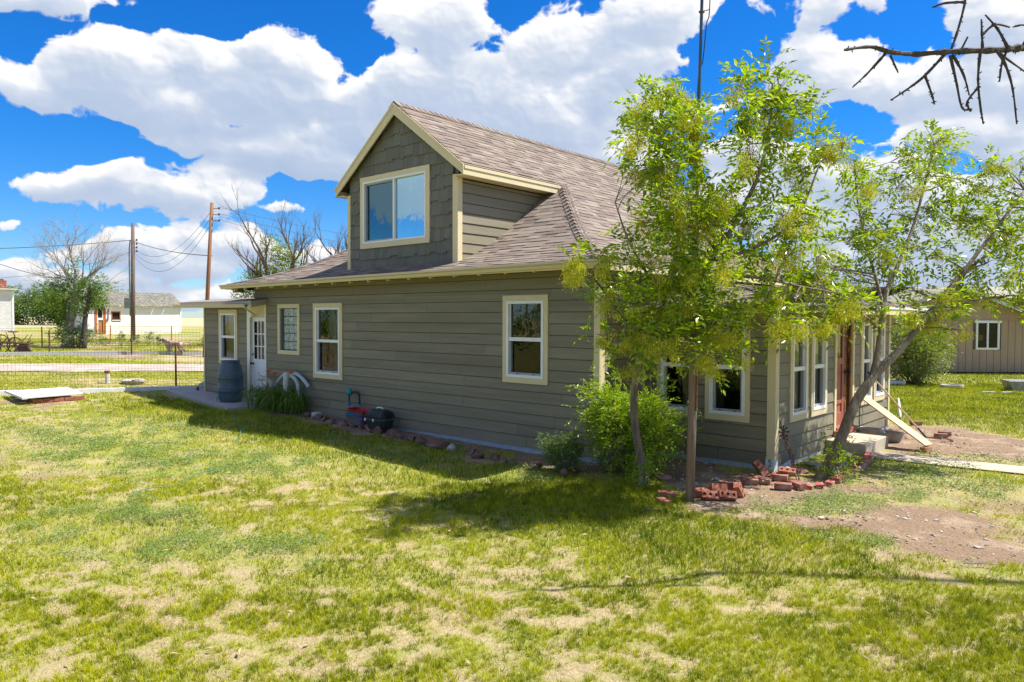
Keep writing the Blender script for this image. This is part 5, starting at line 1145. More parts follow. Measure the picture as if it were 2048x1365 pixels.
# half-dead tree in the left-hand yard
rr = random.Random(4); rg = np.random.default_rng(4); b0 = (-34.18, 10.43, .85)
t = thing('half_dead_tree', 'half-dead tree with bare grey upper twigs and leafy lower trunk in the left yard', 'tree', b0)
mb = MB(); mb.tube(smooth_line([b0, (-34.2, 10.5, 1.7), (-34.1, 10.65, 2.4), (-34.05, 10.75, 3.1), (-34.05, 10.8, 3.7)], 3), [.28, .22, .2, .19, .18, .17, .165, .16, .15, .14, .13, .12, .11], 9); mb.build('trunk', M_deadbark, t, smooth=True)
mb = MB(); rx_ = Vector((rt.x, rt.y, 0))
for (s, u_, L_, r_) in [(-.2, 1, 1.75, .10), (.25, 1, 1.7, .10), (.75, .75, 1.75, .085), (-.8, .6, 1.75, .085), (1.1, .28, 1.9, .08), (-1.05, .2, 1.7, .07), (.0, 1, 1.85, .10), (1.0, .05, 1.4, .06), (-.9, -.05, 1.2, .05), (.5, .9, 1.7, .08), (-.5, .9, 1.6, .08)]:
    h = rr.uniform(2.9, 3.7); bare(mb, (-34.05, 10.75, h), rx_*s+Vector((fw.x, fw.y, 0))*rr.uniform(-.5, .5)+Vector((0, 0, u_)), L_*.82, r_*.5, 4, rr, k=4, spread=.62, upb=.14, ratio=.64, nsub=(3, 4))
mb.build('bare_branches', M_deadbark, t)
leaf_blobs('crown', [(-34.3+rx_.x*s+rr.uniform(-.3, .3), 10.6+rx_.y*s+rr.uniform(-.3, .3), z, r*.85) for s, z, r in [(-.1, 2.0, .4), (-.45, 2.5, .5), (.3, 2.6, .55), (-.7, 3.1, .5), (0, 3.1, .6), (.6, 3.2, .55), (-.35, 3.6, .45), (.45, 3.8, .45), (.95, 2.9, .4), (.9, 3.5, .35), (.0, 4.1, .3), (.3, 4.7, .22), (-.5, 1.6, .22), (-.2, 1.9, .3)]], 1700, .10, M_farleaf, t, rg)
b1 = (-32.6, 10.55, .84)
t = thing('young_tree', 'thin young tree with a dark trunk just right of the half-dead tree', 'tree', b1)
mb = MB(); mb.tube(smooth_line([b1, (-32.65, 10.6, 1.9), (-32.55, 10.75, 2.9), (-32.6, 10.8, 3.5)], 3), [.10, .1, .095, .09, .085, .08, .07, .06, .05, .04], 7); mb.build('trunk', M_darkbark, t, smooth=True)
leaf_blobs('crown', [(-32.6+rr.uniform(-.3, .3), 10.8+rr.uniform(-.3, .3), z, r) for z, r in [(2.6, .35), (2.9, .42), (3.3, .4), (3.6, .3)]], 700, .10, M_farleaf, t, rg)
bush('undergrowth', 'scrubby low growth between the two trunks in the left yard', (-33.4, 10.5, .85), .95, 1.0, 700, .07, M_bushdark, 12, 5, 30, rach=.15)
# dead-topped trees behind the house
for j, (bx, by, ht, lab, spec, bl) in enumerate([
    (-30.9, 18.1, 3.3, 'big dead-topped tree with dark bare limbs behind the low wing of the house', [(-.9, .7, 2.6), (-.35, 1, 3.0), (.1, 1, 2.7), (.5, .9, 2.9), (-1.1, .35, 2.3), (.9, .5, 2.2)], [(-.9, 3.3, .8), (-.2, 4.2, .6), (.5, 3.9, .9), (1.4, 3.7, .8), (-1.3, 2.6, .7), (0, 3, .8), (-.1, 5.2, .5), (1.9, 3.6, .6), (.6, 4.9, .5)]),
    (-28.9, 20.6, 3.4, 'dead-topped tree with two long bare limbs just left of the dormer', [(-.6, 1, 2.5), (.3, 1, 2.6), (.8, .7, 2.0), (-1, .5, 1.9)], [(0, 3.6, .7), (.9, 3.9, .6), (-.7, 3.6, .6), (1.6, 4.1, .5)])]):
    rr = random.Random(20+j); g0 = G(bx, by); t = thing('dead_topped_tree', lab, 'tree', (bx, by, g0), 'dead-topped trees behind the house')
    mb = MB(); mb.tube(smooth_line([(bx, by, g0-.05), (bx+.1, by, g0+1.2), (bx-.05, by+.1, g0+2.2), (bx, by+.1, ht)], 3), .27, 9); mb.build('trunk', M_deadbark, t, smooth=True)
    mb = MB()
    for (s, u_, L_) in spec:
        bare(mb, (bx, by+.1, ht-rr.uniform(0, .8)), rx_*s+Vector((fw.x, fw.y, 0))*rr.uniform(-.4, .4)+Vector((0, 0, u_)), L_*.82, .13, 4, rr, k=5, spread=.55, upb=.5, ratio=.62, nsub=(2, 3), wig=.2)
    mb.build('bare_branches', M_greypole, t)
    leaf_blobs('crown', [(bx+rx_.x*s, by+rx_.y*s, z+.3, r) for s, z, r in bl], 3200, .12, M_oliveleaf, t, np.random.default_rng(30+j))
# hedge of shrubs far left
for j, (s, dz_, r, hh, lab) in enumerate([(0, 0, 3.3, 5.0, 'dark green tree-like shrub right beside the white house at the far left'), (4.4, 1, 3.0, 4.6, 'rounded green shrub, second from the white house in the far hedge'), (8.4, 0, 2.8, 4.3, 'olive-green shrub, third from the white house in the far hedge'), (12, 2, 2.4, 3.6, 'low green shrub at the right end of the far hedge behind the half-dead tree')]):
    c0 = Vector((-98, 24.5, 0))+rx_*(s)+Vector((fw.x, fw.y, 0))*dz_; gg = G(c0.x, c0.y)
    t = thing('shrub', lab, 'shrub', (c0.x, c0.y, gg), 'shrubs in the far hedge'); rr = random.Random(60+j)
    mb = MB()
    for _ in range(5): bare(mb, (c0.x, c0.y, gg), (rr.uniform(-.6, .6), rr.uniform(-.6, .6), 1), hh*.45, .12, 2, rr, k=4)
    mb.build('stems', M_darkbark, t)
    leaf_blobs('foliage', [(c0.x+rr.uniform(-.75, .75)*r, c0.y+rr.uniform(-.75, .75)*r, gg+hh*rr.uniform(.15, .85), r*rr.uniform(.28, .48)) for _ in range(22)], 2200, .30, M_farleaf if j < 2 else M_oliveleaf, t, np.random.default_rng(70+j))
# overhanging dead limb
LB = Vector((4.2, 3.5, 0)); t = thing('bare_tree', 'bare dark tree limb with knobbly twigs reaching in from the upper right', 'tree', (4.5, 12.2, 0))
mb = MB(); mb.tube(smooth_line([(4.5, 12.2, -.1), (4.55, 12.1, 2.2), (4.5, 12.2, 4.6), (4.6, 12.2, 7.2), (4.4, 12.1, 10.2)], 4), [.26]*4+[.23]*4+[.2]*4+[.14]*4+[.08], 10); mb.build('trunk', M_darkbark, t, smooth=True)
mb = MB(); rr = random.Random(2)
main = [(4.5, 12.15, 8.6), (3.0, 11.2, 9.3), (1.2, 9.8, 8.7), (-.1, 8.35, 6.4), (-.94, 7.43, 4.37), (-1.1, 7.15, 4.31), (-1.35, 6.79, 4.26), (-1.56, 6.61, 4.24), (-1.68, 6.36, 4.22), (-1.8, 6.26, 4.26), (-1.92, 6.02, 4.2)]
def knob(pts, r0, r1, n=6):
    ln = smooth_line(pts, 6); k = len(ln); mb.tube(ln, [(r0+(r1-r0)*i/(k-1))*rr.uniform(.8, 1.3) for i in range(k)], n)
    for i in range(2, k-1, 1):
        if rr.random() < .75:
            d = Vector((rr.uniform(-1, 1), rr.uniform(-1, 1), rr.uniform(-1, 1))).normalized(); rl = (r0+(r1-r0)*i/(k-1)); mb.tube([ln[i], ln[i]+d*(rl+rr.uniform(.006, .02))], [.005, .004], 4)
knob(main[:5], .05, .029, 8); knob(main[4:], .030, .010, 7)
for s in [[(-1.35, 6.79, 4.26), (-1.31, 6.84, 4.44), (-1.27, 6.88, 4.68), (-1.26, 6.9, 4.95)], [(-1.27, 6.88, 4.66), (-1.39, 6.77, 4.65), (-1.47, 6.71, 4.62)], [(-1.37, 6.78, 4.26), (-1.5, 6.66, 4.07), (-1.59, 6.57, 3.97), (-1.7, 6.47, 3.87)],
          [(-1.74, 6.44, 4.24), (-1.84, 6.35, 4.09), (-1.93, 6.26, 3.97)], [(-1.34, 6.81, 4.24), (-1.27, 6.86, 4.08), (-1.23, 6.89, 3.91)], [(-1.35, 6.79, 4.23), (-1.31, 6.82, 4.02), (-1.27, 6.85, 3.81), (-1.21, 6.9, 3.8)],
          [(-1.17, 6.96, 4.28), (-1.18, 6.94, 4.04), (-1.16, 6.95, 3.81), (-1.14, 6.96, 3.68)], [(-1.01, 7.1, 4.3), (-1.07, 7.05, 4.44), (-1.15, 6.99, 4.56)], [(-1.08, 7.03, 4.28), (-1.02, 7.09, 4.16), (-.97, 7.12, 3.96), (-.94, 7.14, 3.68)],
          [(-1.07, 7.05, 4.26), (-.9, 7.19, 4.1)], [(-1.16, 6.97, 4.29), (-1.17, 6.96, 4.52)], [(-1.16, 6.97, 4.4), (-1.09, 7.04, 4.48), (-1.0, 7.12, 4.46)], [(-1.0, 7.11, 4.31), (-1.04, 7.07, 4.16), (-1.05, 7.05, 4.02)],
          [(-1.3, 6.84, 4.24), (-1.25, 6.89, 4.38)], [(-1.71, 6.47, 4.23), (-1.66, 6.51, 4.09)], [(-.85, 7.5, 4.38), (-.9, 7.25, 4.48), (-.98, 7.13, 4.46)], [(-1.5, 6.66, 4.07), (-1.46, 6.7, 3.93), (-1.44, 6.72, 3.84)], [(-1.17, 6.94, 3.98), (-1.24, 6.88, 3.86), (-1.22, 6.9, 3.78)]]:
    knob(s, .012, .006, 5)
for p, d in (((4.6, 12.2, 7.2), (1, .3, .6)), ((4.4, 12.1, 10.1), (.1, .2, 1)), ((4.5, 12.2, 6), (1, -.4, .5))):
    bare(mb, p, d, 1.6, .05, 3, rr, k=5)
mb.build('limb', M_darkbark, t)

# trees behind the camera that the window panes mirror
for j, (bx, by, lab) in enumerate([(-26, -16, 'broad green tree standing behind the viewpoint to the left'), (-14, -24, 'broad green tree standing behind the viewpoint'), (14, -3, 'bare-twigged green tree standing off to the right of the viewpoint'), (-36, -10, 'distant green tree behind the viewpoint, farthest left')]):
    t = thing('broadleaf_tree', lab, 'tree', (bx, by, G(bx, by)), 'trees behind the viewpoint'); rr = random.Random(90+j)
    mb = MB(); bare(mb, (bx, by, G(bx, by)-.05), (0, 0, 1), 1.4, .2, 3, rr, k=5, spread=.6, ratio=.75); mb.build('trunk', M_bark, t)
    leaf_blobs('crown', [(bx+rr.uniform(-2.6, 2.6), by+rr.uniform(-2.6, 2.6), rr.uniform(1.0, 3.4), rr.uniform(.7, 1.0)) for _ in range(20 if j != 2 else 9)], 2600 if j != 2 else 900, .25, M_farleaf, t, np.random.default_rng(95+j))
# ------------------------------------------------------------------ things along the front wall
def barrel():
    c = (-16.12, 8.28, G(-16.1, 8.3)+.05); t = thing('rain_barrel', 'dark blue-grey plastic rain barrel standing by the white back door', 'barrel', c)
    m = MB(); m.lathe(c, [(.20, 0), (.235, .02), (.255, .08), (.268, .16), (.275, .25), (.288, .262), (.288, .285), (.278, .30), (.288, .315), (.288, .338), (.278, .35), (.282, .45), (.280, .55), (.290, .562), (.290, .585), (.279, .60), (.288, .615), (.288, .635), (.272, .65), (.262, .74), (.235, .84), (.205, .90), (.20, .915), (.212, .925), (.212, .955), (.198, .96), (.19, .945), (.185, .90), (.19, .30)], 36)
    m.build('shell', M_barrel, t, smooth=True)
    s = MB(); s.tube([(c[0]+.02, c[1]-.27, c[2]+.12), (c[0]+.02, c[1]-.33, c[2]+.12), (c[0]+.02, c[1]-.34, c[2]+.06)], .013, 8); s.obox((c[0]+.02, c[1]-.32, c[2]+.15), (.05, .012, .012)); s.build('tap', M_teal, t)
    q = MB(); q.obox((c[0]+.03, c[1], c[2]-.025), (.62, .5, .05)); q.build('plinth', M_foundgrey, t, bevel=.006)
barrel()
def lilies():
    rg = np.random.default_rng(5); c = np.array([-14.35, 8.45, .09]); t = thing('daylily_clump', 'arching green daylily clump with orange blooms by the white pipes', 'plant', tuple(c))
    n = 520; V, F_ = [], []
    for i in range(n):
        b = c+np.array([rg.normal(0, .42), rg.normal(0, .13), 0]); b[0] = np.clip(b[0], c[0]-.85, c[0]+.85); b[1] = min(b[1], 8.62); a = rg.uniform(0, 6.28); L_ = rg.uniform(.6, 1.05); rr_ = rg.uniform(.85, 1.15); dr = np.array([math.cos(a)*1.0, math.sin(a)*.8-.25, 0]); wv = np.array([-math.sin(a), math.cos(a), 0])*.011
        k = 7; base = len(V)
        for j in range(k+1):
            s = j/k; P = b+dr*L_*(s**1.4)*.72+np.array([0, 0, max(.02, L_*(1.7*s-1.45*s*s*rr_))]); P[1] = min(P[1], 8.72); w = wv*(1-s)**.6*(1+.3*s)
            V += [P-w, P+w]
        for j in range(k): F_.append((base+2*j, base+2*j+1, base+2*j+3, base+2*j+2))
    fast('leaves', np.array(V), F_, M_lily, t)
    for (x, y, z) in [(-14.62, 8.38, .92), (-14.35, 8.36, .89), (-13.75, 8.40, .93), (-15.25, 8.5, .88)]:
        s = MB(); s.tube(curve_pts((x+.12, y, .3), (x, y, z), .3, 5), .006, 5); s.build('flower_stalk', M_lily, t)
        if x < -15.2: continue
        p = MB(); rr = random.Random(int(abs(x)*100))
        for k in range(6):
            a = k*math.pi/3+rr.random(); d = Vector((math.cos(a), math.sin(a), 0)); s0 = Vector((x, y, z)); e = s0+d*.095+Vector((0, 0, .045)); sd_ = Vector((-d.y, d.x, 0))*.03; mid = s0+d*.05+Vector((0, 0, .045))
            p.add([s0, mid+sd_, e, mid-sd_], [(0, 1, 2), (0, 2, 3)])
        p.build('blossom', M_orange, t)
lilies()
def pipes():
    t = thing('drain_pipe', 'upright capped white drain pipe with flaking paint rising from the daylilies', 'pipe', (-14.15, 8.52, .08))
    m = MB(); m.tube([(-14.22, 8.52, .05), (-14.16, 8.53, .78)], .052, 16); m.tube([(-14.17, 8.53, .66), (-14.15, 8.535, .90)], .064, 16); m.build('pipe', M_pvc, t, smooth=False)
    m = MB(); m.lathe((-14.15, 8.535, .90), [(.066, 0), (.07, .01), (.06, .03), (.02, .04)], 16); m.build('cap', M_pvc, t)
    t = thing('elbow_pipe', 'white elbow pipe with an open mouth leaning left of the capped drain pipe', 'pipe', (-14.75, 8.5, .08))
    m = MB(); m.tube(smooth_line([(-14.85, 8.5, .05), (-14.72, 8.5, .55), (-14.68, 8.47, .68), (-14.72, 8.38, .77), (-14.79, 8.30, .80)], 5), .048, 16, caps=False); m.build('pipe', M_pvc, t, smooth=True)
    m = MB(); m.tube([(-14.76, 8.34, .785), (-14.82, 8.25, .81)], .064, 18, caps=False); m.build('mouth', M_pvc, t, smooth=True)
    def corr(name, lab, pts):
        t = thing(name, lab, 'drain hose', pts[0]); m = MB(); ln = smooth_line(pts, 14); m.tube(ln, [.038+(.005 if i % 2 else 0) for i in range(len(ln))], 14, caps=False); m.build('hose', M_corr, t, smooth=True)
    corr('corrugated_hose', 'grey corrugated drain hose arching to the right against the siding', [(-14.1, 8.6, .90), (-13.98, 8.62, .92), (-13.82, 8.64, .88), (-13.62, 8.66, .76), (-13.48, 8.66, .65)])
    corr('corrugated_hose', 'grey corrugated drain hose bending down into the daylilies right of the capped pipe', [(-14.08, 8.58, .86), (-13.95, 8.6, .82), (-13.84, 8.62, .66), (-13.82, 8.62, .2)])
    corr('corrugated_hose', 'grey corrugated drain hose arching down on the left behind the elbow pipe', [(-14.2, 8.64, .88), (-14.45, 8.64, .84), (-14.75, 8.62, .58), (-14.95, 8.6, .1)])
pipes()
def meter():
    t = thing('water_meter', 'teal meter on a thin grey riser beside the wall, right of the daylilies', 'meter', (-11.98, 8.62, .06))
    m = MB(); m.tube([(-11.98, 8.6, .02), (-11.98, 8.6, .40)], .014, 8); m.build('riser', M_galv, t)
    m = MB(); m.lathe((-11.98, 8.6, .40), [(.022, 0), (.03, .02), (.03, .06), (.018, .08)], 10); m.build('union', M_bluevalve, t)
    m = MB(); m.tube([(-11.98, 8.6, .48), (-11.98, 8.6, .58)], .018, 8); m.tube(smooth_line([(-11.93, 8.6, .66), (-11.76, 8.62, .665), (-11.70, 8.63, .63), (-11.70, 8.64, .50), (-11.70, 8.64, .10)], 4), .02, 8); m.build('black_pipe', M_black, t)
    Mx = Matrix.Rotation(R_(90), 3, 'X'); m = MB(); m.lathe((-11.98, 8.64, .655), [(.05, 0), (.075, .015), (.078, .05), (.06, .075), (.035, .095)], 18, M=Mx); m.build('dial_housing', M_teal, t, smooth=True)
    m = MB(); m.lathe((-11.70, 8.64, .36), [(.026, 0), (.036, .03), (.026, .07)], 10); m.obox((-11.76, 8.6, .40), (.10, .02, .03), rz=.4); m.build('valve', M_bluevalve, t)
meter()
def tray(name, lab, z0, cx, cy, m_, m_in=None, tilt=0, L_=.46, W_=.34, H_=.13):
    t = thing(name, lab, 'tray', (cx, cy, z0)); m = MB(); T = Matrix.Translation((cx, cy, z0)) @ Matrix.Rotation(.12, 4, 'Z') @ Matrix.Rotation(tilt, 4, 'Y')
    def ring(l, w, z, n=24, p=5):
        r = []
        for k in range(n):
            a = 2*math.pi*k/n; c_, s_ = math.cos(a), math.sin(a); q = (abs(c_)**p+abs(s_)**p)**(-1/p); r.append(T @ Vector((l/2*c_*q, w/2*s_*q, z)))
        return r
    R = [ring(L_*.86, W_*.82, 0), ring(L_*.9, W_*.87, .02), ring(L_, W_, H_-.01), ring(L_+.045, W_+.045, H_), ring(L_+.045, W_+.045, H_+.012), ring(L_+.0, W_+.0, H_+.012), ring(L_*.86, W_*.82, .025)]
    n = 24; fs = [(i*n+k, i*n+(k+1) % n, (i+1)*n+(k+1) % n, (i+1)*n+k) for i in range(len(R)-1) for k in range(n)]+[tuple(reversed(range(n))), tuple((len(R)-1)*n+k for k in range(n))]
    m.add([p for r in R for p in r], fs); m.build('tray', m_, t); return t
tray('plastic_tray', 'grey plastic litter tray at the bottom of the stack beside the meter', .09, -11.42, 8.42, M_greypl, tilt=0, H_=.17)
tray('plastic_tray', 'blue-rimmed plastic tray nested in the middle of the stack beside the meter', .165, -11.40, 8.42, M_bluepl, tilt=.03, H_=.13)
tray('plastic_tray', 'grey-rimmed tray nested under the red one beside the meter', .205, -11.38, 8.42, M_greypl, tilt=.05, H_=.13)
tray('plastic_tray', 'bright red plastic tray on top of the stack beside the meter', .245, -11.36, 8.42, M_redpl, tilt=.07, H_=.13)
def carrier():
    cx, cy, z0 = -10.72, 8.37, .09; t = thing('pet_carrier', 'dark green-grey domed plastic pet carrier by the wall', 'pet carrier', (cx, cy, z0)); T = Matrix.Translation((cx, cy, z0)) @ Matrix.Rotation(.1, 4, 'Z')
    def ring(l, w, z, n=28, p=4):
        r = []
        for k in range(n):
            a = 2*math.pi*k/n; c_, s_ = math.cos(a), math.sin(a); q = (abs(c_)**p+abs(s_)**p)**(-1/p); r.append(T @ Vector((l/2*c_*q, w/2*s_*q, z)))
        return r
    def lo(R, name, m_):
        m = MB(); n = 28; fs = [(i*n+k, i*n+(k+1) % n, (i+1)*n+(k+1) % n, (i+1)*n+k) for i in range(len(R)-1) for k in range(n)]+[tuple(reversed(range(n))), tuple((len(R)-1)*n+k for k in range(n))]
        m.add([p for r in R for p in r], fs); return m.build(name, m_, t, smooth=False)
    lo([ring(.42, .28, 0), ring(.46, .31, .02), ring(.50, .34, .17)], 'base', M_carrierdk)
    lo([ring(.53, .37, .165), ring(.55, .39, .17), ring(.55, .39, .19), ring(.52, .36, .195)], 'rim', M_carrier)
    lo([ring(.46, .30, .195), ring(.45, .29, .27), ring(.40, .25, .32), ring(.30, .17, .345), ring(.12, .07, .352)], 'inner_shell', M_black)
    for i in range(11):
        u_ = -.21+.042*i; pts = []
        for k in range(9):
            a = math.pi*k/8; pts.append(T @ Vector((u_*(1-.25*math.sin(a)), -.175*math.cos(a)*(1), .195+.155*math.sin(a)**.6*(1-1.6*u_*u_))))
        m = MB(); m.tube(pts, .0115, 6); m.build('top_rib', M_carrier, t, smooth=True)
    m = MB(); m.tube([T @ Vector((-.08, 0, .36)), T @ Vector((-.06, 0, .385)), T @ Vector((.06, 0, .385)), T @ Vector((.08, 0, .36))], .012, 8); m.build('handle', M_white, t)
    for u_ in (-.18, .03): m = MB(); m.obox(T @ Vector((u_, -.197, .175)), (.03, .012, .05), rz=.1); m.build('clip', M_white, t)
carrier()
# border of red-brown rocks
rr = random.Random(8); ords = ['first', 'second', 'third', 'fourth', 'fifth', 'sixth', 'seventh', 'eighth', 'ninth', 'tenth', 'eleventh', 'twelfth', 'thirteenth', 'fourteenth', 'fifteenth', 'sixteenth', 'seventeenth', 'eighteenth', 'nineteenth', 'twentieth', 'twenty-first', 'twenty-second', 'twenty-third', 'twenty-fourth', 'twenty-fifth', 'twenty-sixth', 'twenty-seventh', 'twenty-eighth', 'twenty-ninth', 'thirtieth']
xs = -13.35; i = 0
while xs < -6.55 and i < 26:
    w = rr.uniform(.22, .46) if not (i in (15,)) else .16; f_ = (xs+13.35)/6.8; y = 8.42-.52*f_+rr.uniform(-.05, .05)
    if i == 17: xs += .25
    m = MB(); h = rr.uniform(.14, .22); m.rock((0, 0, 0), (w, rr.uniform(.18, .30), h), seed=100+i, rz=rr.uniform(-.4, .4))
    m.v = [(a+xs+w/2, b+y, c+G(xs, y)+h*.28) for a, b, c in m.v]
    o = m.build('rock', M_stone if i in (1, 16) else M_rock, None, (xs+w/2, y, G(xs, y)), label='%s rock from the left in the red-brown border along the front wall' % ords[i], cat='rock', group='rocks bordering the front wall')
    xs += w*.93; i += 1
for (x, y, w, lab) in ((-5.98, 7.72, .16, 'pinkish stone beside the small rounded bush'), (-18.2, 8.0, .0, '')):
    if w: m = MB(); m.rock((x, y, .05), (w, w*.8, .14), seed=7); m.build('rock', M_rock, None, (x, y, 0), label=lab, cat='rock')
for j, (x, y, w, h, lab) in enumerate([(-19.0, 8.95, .42, .15, 'flat tan rock at the fence post end of the rocks by the patio'), (-18.75, 9.35, .5, .13, 'long flat tan rock, middle of the rocks by the patio'), (-18.5, 9.8, .45, .2, 'upright pinkish rock against the wing corner'), (-18.55, 8.62, .14, .10, 'small dark red rock on the patio by the wing corner')]):
    m = MB(); m.rock((x, y, G(x, y)+.08), (w, w*.7, h+.12), seed=40+j, rz=j); m.build('rock', M_stone if j < 2 else M_rock, None, (x, y, G(x, y)), label=lab, cat='rock')
# garden hose lengths lying in the grass
def hose(lab, pts, r=.009):
    m = MB(); ln = smooth_line([(x, y, G(x, y)+z) for x, y, z in pts], 6); m.tube(ln, r*.72, 7); m.build('garden_hose', M_hose, None, (pts[0][0], pts[0][1], 0), smooth=True, label=lab, cat='hose')
hose('green hose curling out of the shaded lawn below the rain barrel', [(-15.2, 7.75, .05), (-14.3, 7.35, .055), (-13.2, 6.9, .05), (-12.4, 6.55, .045), (-11.7, 6.15, .03), (-11.2, 5.75, .0)])
hose('pale green hose showing through the sunlit grass left of the middle', [(-9.75, 4.95, .02), (-9.5, 4.65, .06), (-9.4, 4.35, .06), (-9.2, 4.0, .01), (-9.1, 3.6, .05), (-8.95, 3.35, .03)], .0085)
hose('short piece of green hose in the weeds at the far left edge', [(-8.3, 1.9, .02), (-8.0, 1.75, .05), (-7.6, 1.6, .02)])

# ------------------------------------------------------------------ bricks
def brick_mesh(name, m_, holes=True, L_=.205, W_=.095, H_=.07):
    m = MB(); a, b, h = L_/2, W_/2, H_/2
    if not holes: m.box((-a, -b, -h), (a, b, h))
    else:
        # top and bottom with three round core holes
        nb = 10; cw = L_/3
        for zz, flip in ((h, False), (-h, True)):
            for c in range(3):
                cx = -a+cw*(c+.5); R = .019; x0, x1 = cx-cw/2, cx+cw/2
                outer = []
                for k in range(nb):
                    t = 2*math.pi*k/nb; dx, dy = math.cos(t), math.sin(t); q = min((cw/2)/max(abs(dx), 1e-6), b/max(abs(dy), 1e-6)); outer.append((cx+dx*q, dy*q, zz))
                inner = [(cx+R*math.cos(2*math.pi*k/nb), R*math.sin(2*math.pi*k/nb), zz) for k in range(nb)]
                m.add(outer+inner, [((k, (k+1) % nb, nb+(k+1) % nb, nb+k) if not flip else (nb+k, nb+(k+1) % nb, (k+1) % nb, k)) for k in range(nb)])
                for k in range(nb):   # corners
                    p, q2 = outer[k], outer[(k+1) % nb]
                    if abs(p[0]-q2[0]) > 1e-6 and abs(p[1]-q2[1]) > 1e-6: m.add([p, q2, ((x1 if max(p[0], q2[0]) > cx+cw/2-1e-5 else x0), (b if p[1] > 0 else -b), zz)], [(0, 1, 2)])
        for c in range(3):
            cx = -a+cw*(c+.5); R = .019
            m.add([(cx+R*math.cos(2*math.pi*k/nb), R*math.sin(2*math.pi*k/nb), z) for z in (-h, h) for k in range(nb)], [(k, nb+k, nb+(k+1) % nb, (k+1) % nb) for k in range(nb)])
        m.add([(-a, -b, -h), (a, -b, -h), (a, b, -h), (-a, b, -h), (-a, -b, h), (a, -b, h), (a, b, h), (-a, b, h)], [(0, 1, 5, 4), (1, 2, 6, 5), (2, 3, 7, 6), (3, 0, 4, 7)])
    return m.build(name, m_)
protos = {'cored': brick_mesh('cored_brick', M_brick, True), 'dark': brick_mesh('brick', M_brickdark, False), 'red': brick_mesh('edging_brick', M_paver, False, .20, .10, .075), 'plain': brick_mesh('brick', M_brick, False)}
used = set()
def brick(kind, x, y, z, rz, rx, ry, lab, group=None, sc=1):
    o = protos[kind]
    if kind in used: o = o.copy(); COL.objects.link(o)
    used.add(kind); o.location = (x, y, z+G(x, y)); o.rotation_euler = (rx, ry, rz); o['label'] = lab; o['category'] = 'brick'; o.scale = (sc, sc, sc)
    if group: o['group'] = group
H = math.pi/2
g1 = 'loose bricks at the foot of the wooden pole'
brick('cored', -3.92, 7.84, .06, .75, .85, .12, 'cored red brick lying holes-up, nearest the camera just right of the pole', g1)
brick('cored', -3.77, 7.98, .062, .75, .85, .12, 'cored red brick lying holes-up, second from the pole in the front pair', g1)
brick('cored', -3.72, 8.20, .075, 1.25, 1.0, 1.0, 'cored red brick tipped on edge with its three holes facing the camera', g1)
brick('plain', -4.08, 7.93, .06, 1.2, .2, .1, 'blotchy red brick leaning against the right side of the pole', g1)
brick('plain', -3.96, 8.14, .09, 1.0, 1.2, .1, 'red brick on edge behind the front pair right of the pole', g1)
brick('dark', -4.02, 8.50, .05, .3, H, .05, 'dark red brick standing on edge behind the others right of the pole', g1)
brick('dark', -3.88, 8.50, .05, 1.9, H, .0, 'second dark red brick on edge, touching the tipped cored brick', g1)
brick('dark', -3.93, 8.95, .045, .6, .2, 0, 'weathered brick flat on the earth between the pole and the corner', g1)
brick('dark', -3.83, 9.12, .045, .2, .1, .1, 'weathered brick flat beside its twin, halfway to the house corner', g1)
g2 = 'bricks at the corner of the sunroom'
brick('dark', -3.50, 8.95, .05, .35, .05, 0, 'old mortar-crusted brick in front of the corner heap, left one', g2)
brick('dark', -3.38, 9.12, .05, -.55, .05, 0, 'old mortar-crusted brick in front of the corner heap, right one', g2)
brick('dark', -3.72, 9.42, .06, .1, .2, 0, 'dark brick lying flat beneath the cored one at the corner', g2)
brick('cored', -3.66, 9.50, .12, .3, .45, .05, 'cored brick lying on top of the heap at the sunroom corner', g2)
brick('dark', -3.95, 9.45, .07, -.7, .3, .5, 'brick slumped on its side just left of the corner heap', g2)
brick('plain', -4.12, 9.70, .08, .3, .9, .9, 'red brick propped upright against the sunroom corner footing', g2)
brick('dark', -4.85, 8.40, .06, 1.3, .2, .3, 'greyish half-buried brick left of the pole beside the slender tree', g1)
brick('plain', -4.25, 7.35, .02, -.5, .05, .05, 'broken flat red brick in the straw left of the pole', g1)
brick('plain', -4.35, 7.62, .04, .6, .05, .05, 'red brick showing just behind the left side of the pole', g1)
brick('plain', -2.83, 13.08, .045, 1.35, 0, 0, 'orange-red brick propping the low end of the pine plank')
brick('dark', -2.98, 14.86, .04, .5, 0, 0, 'pinkish brick lying flat in the bare earth right of the rake')
brick('dark', -2.98, 15.15, .045, .4, 0, 0, 'pinkish brick lying just behind another in the bare earth')
brick('dark', -3.70, 16.25, .05, .7, 0, 0, 'pale-topped brick at the far edge of the bare earth')
edge = [(-3.33, 11.86), (-3.26, 11.55), (-3.23, 11.30), (-3.20, 10.98), (-3.19, 10.72), (-3.17, 10.42), (-3.16, 10.16), (-3.15, 9.9), (-3.17, 9.64), (-3.22, 9.42), (-3.30, 9.25), (-3.44, 9.12)]
for i, (x, y) in enumerate(edge):
    brick('red', x, y, .03 if i < 8 else .012, H+rr.uniform(-.15, .15)+(.0 if i < 9 else .5), rr.uniform(-.25, .25), rr.uniform(-.12, .12), '%s red edging brick counted from the concrete doorstep' % ords[i], 'red edging bricks', 1.15 if i < 8 else .85)
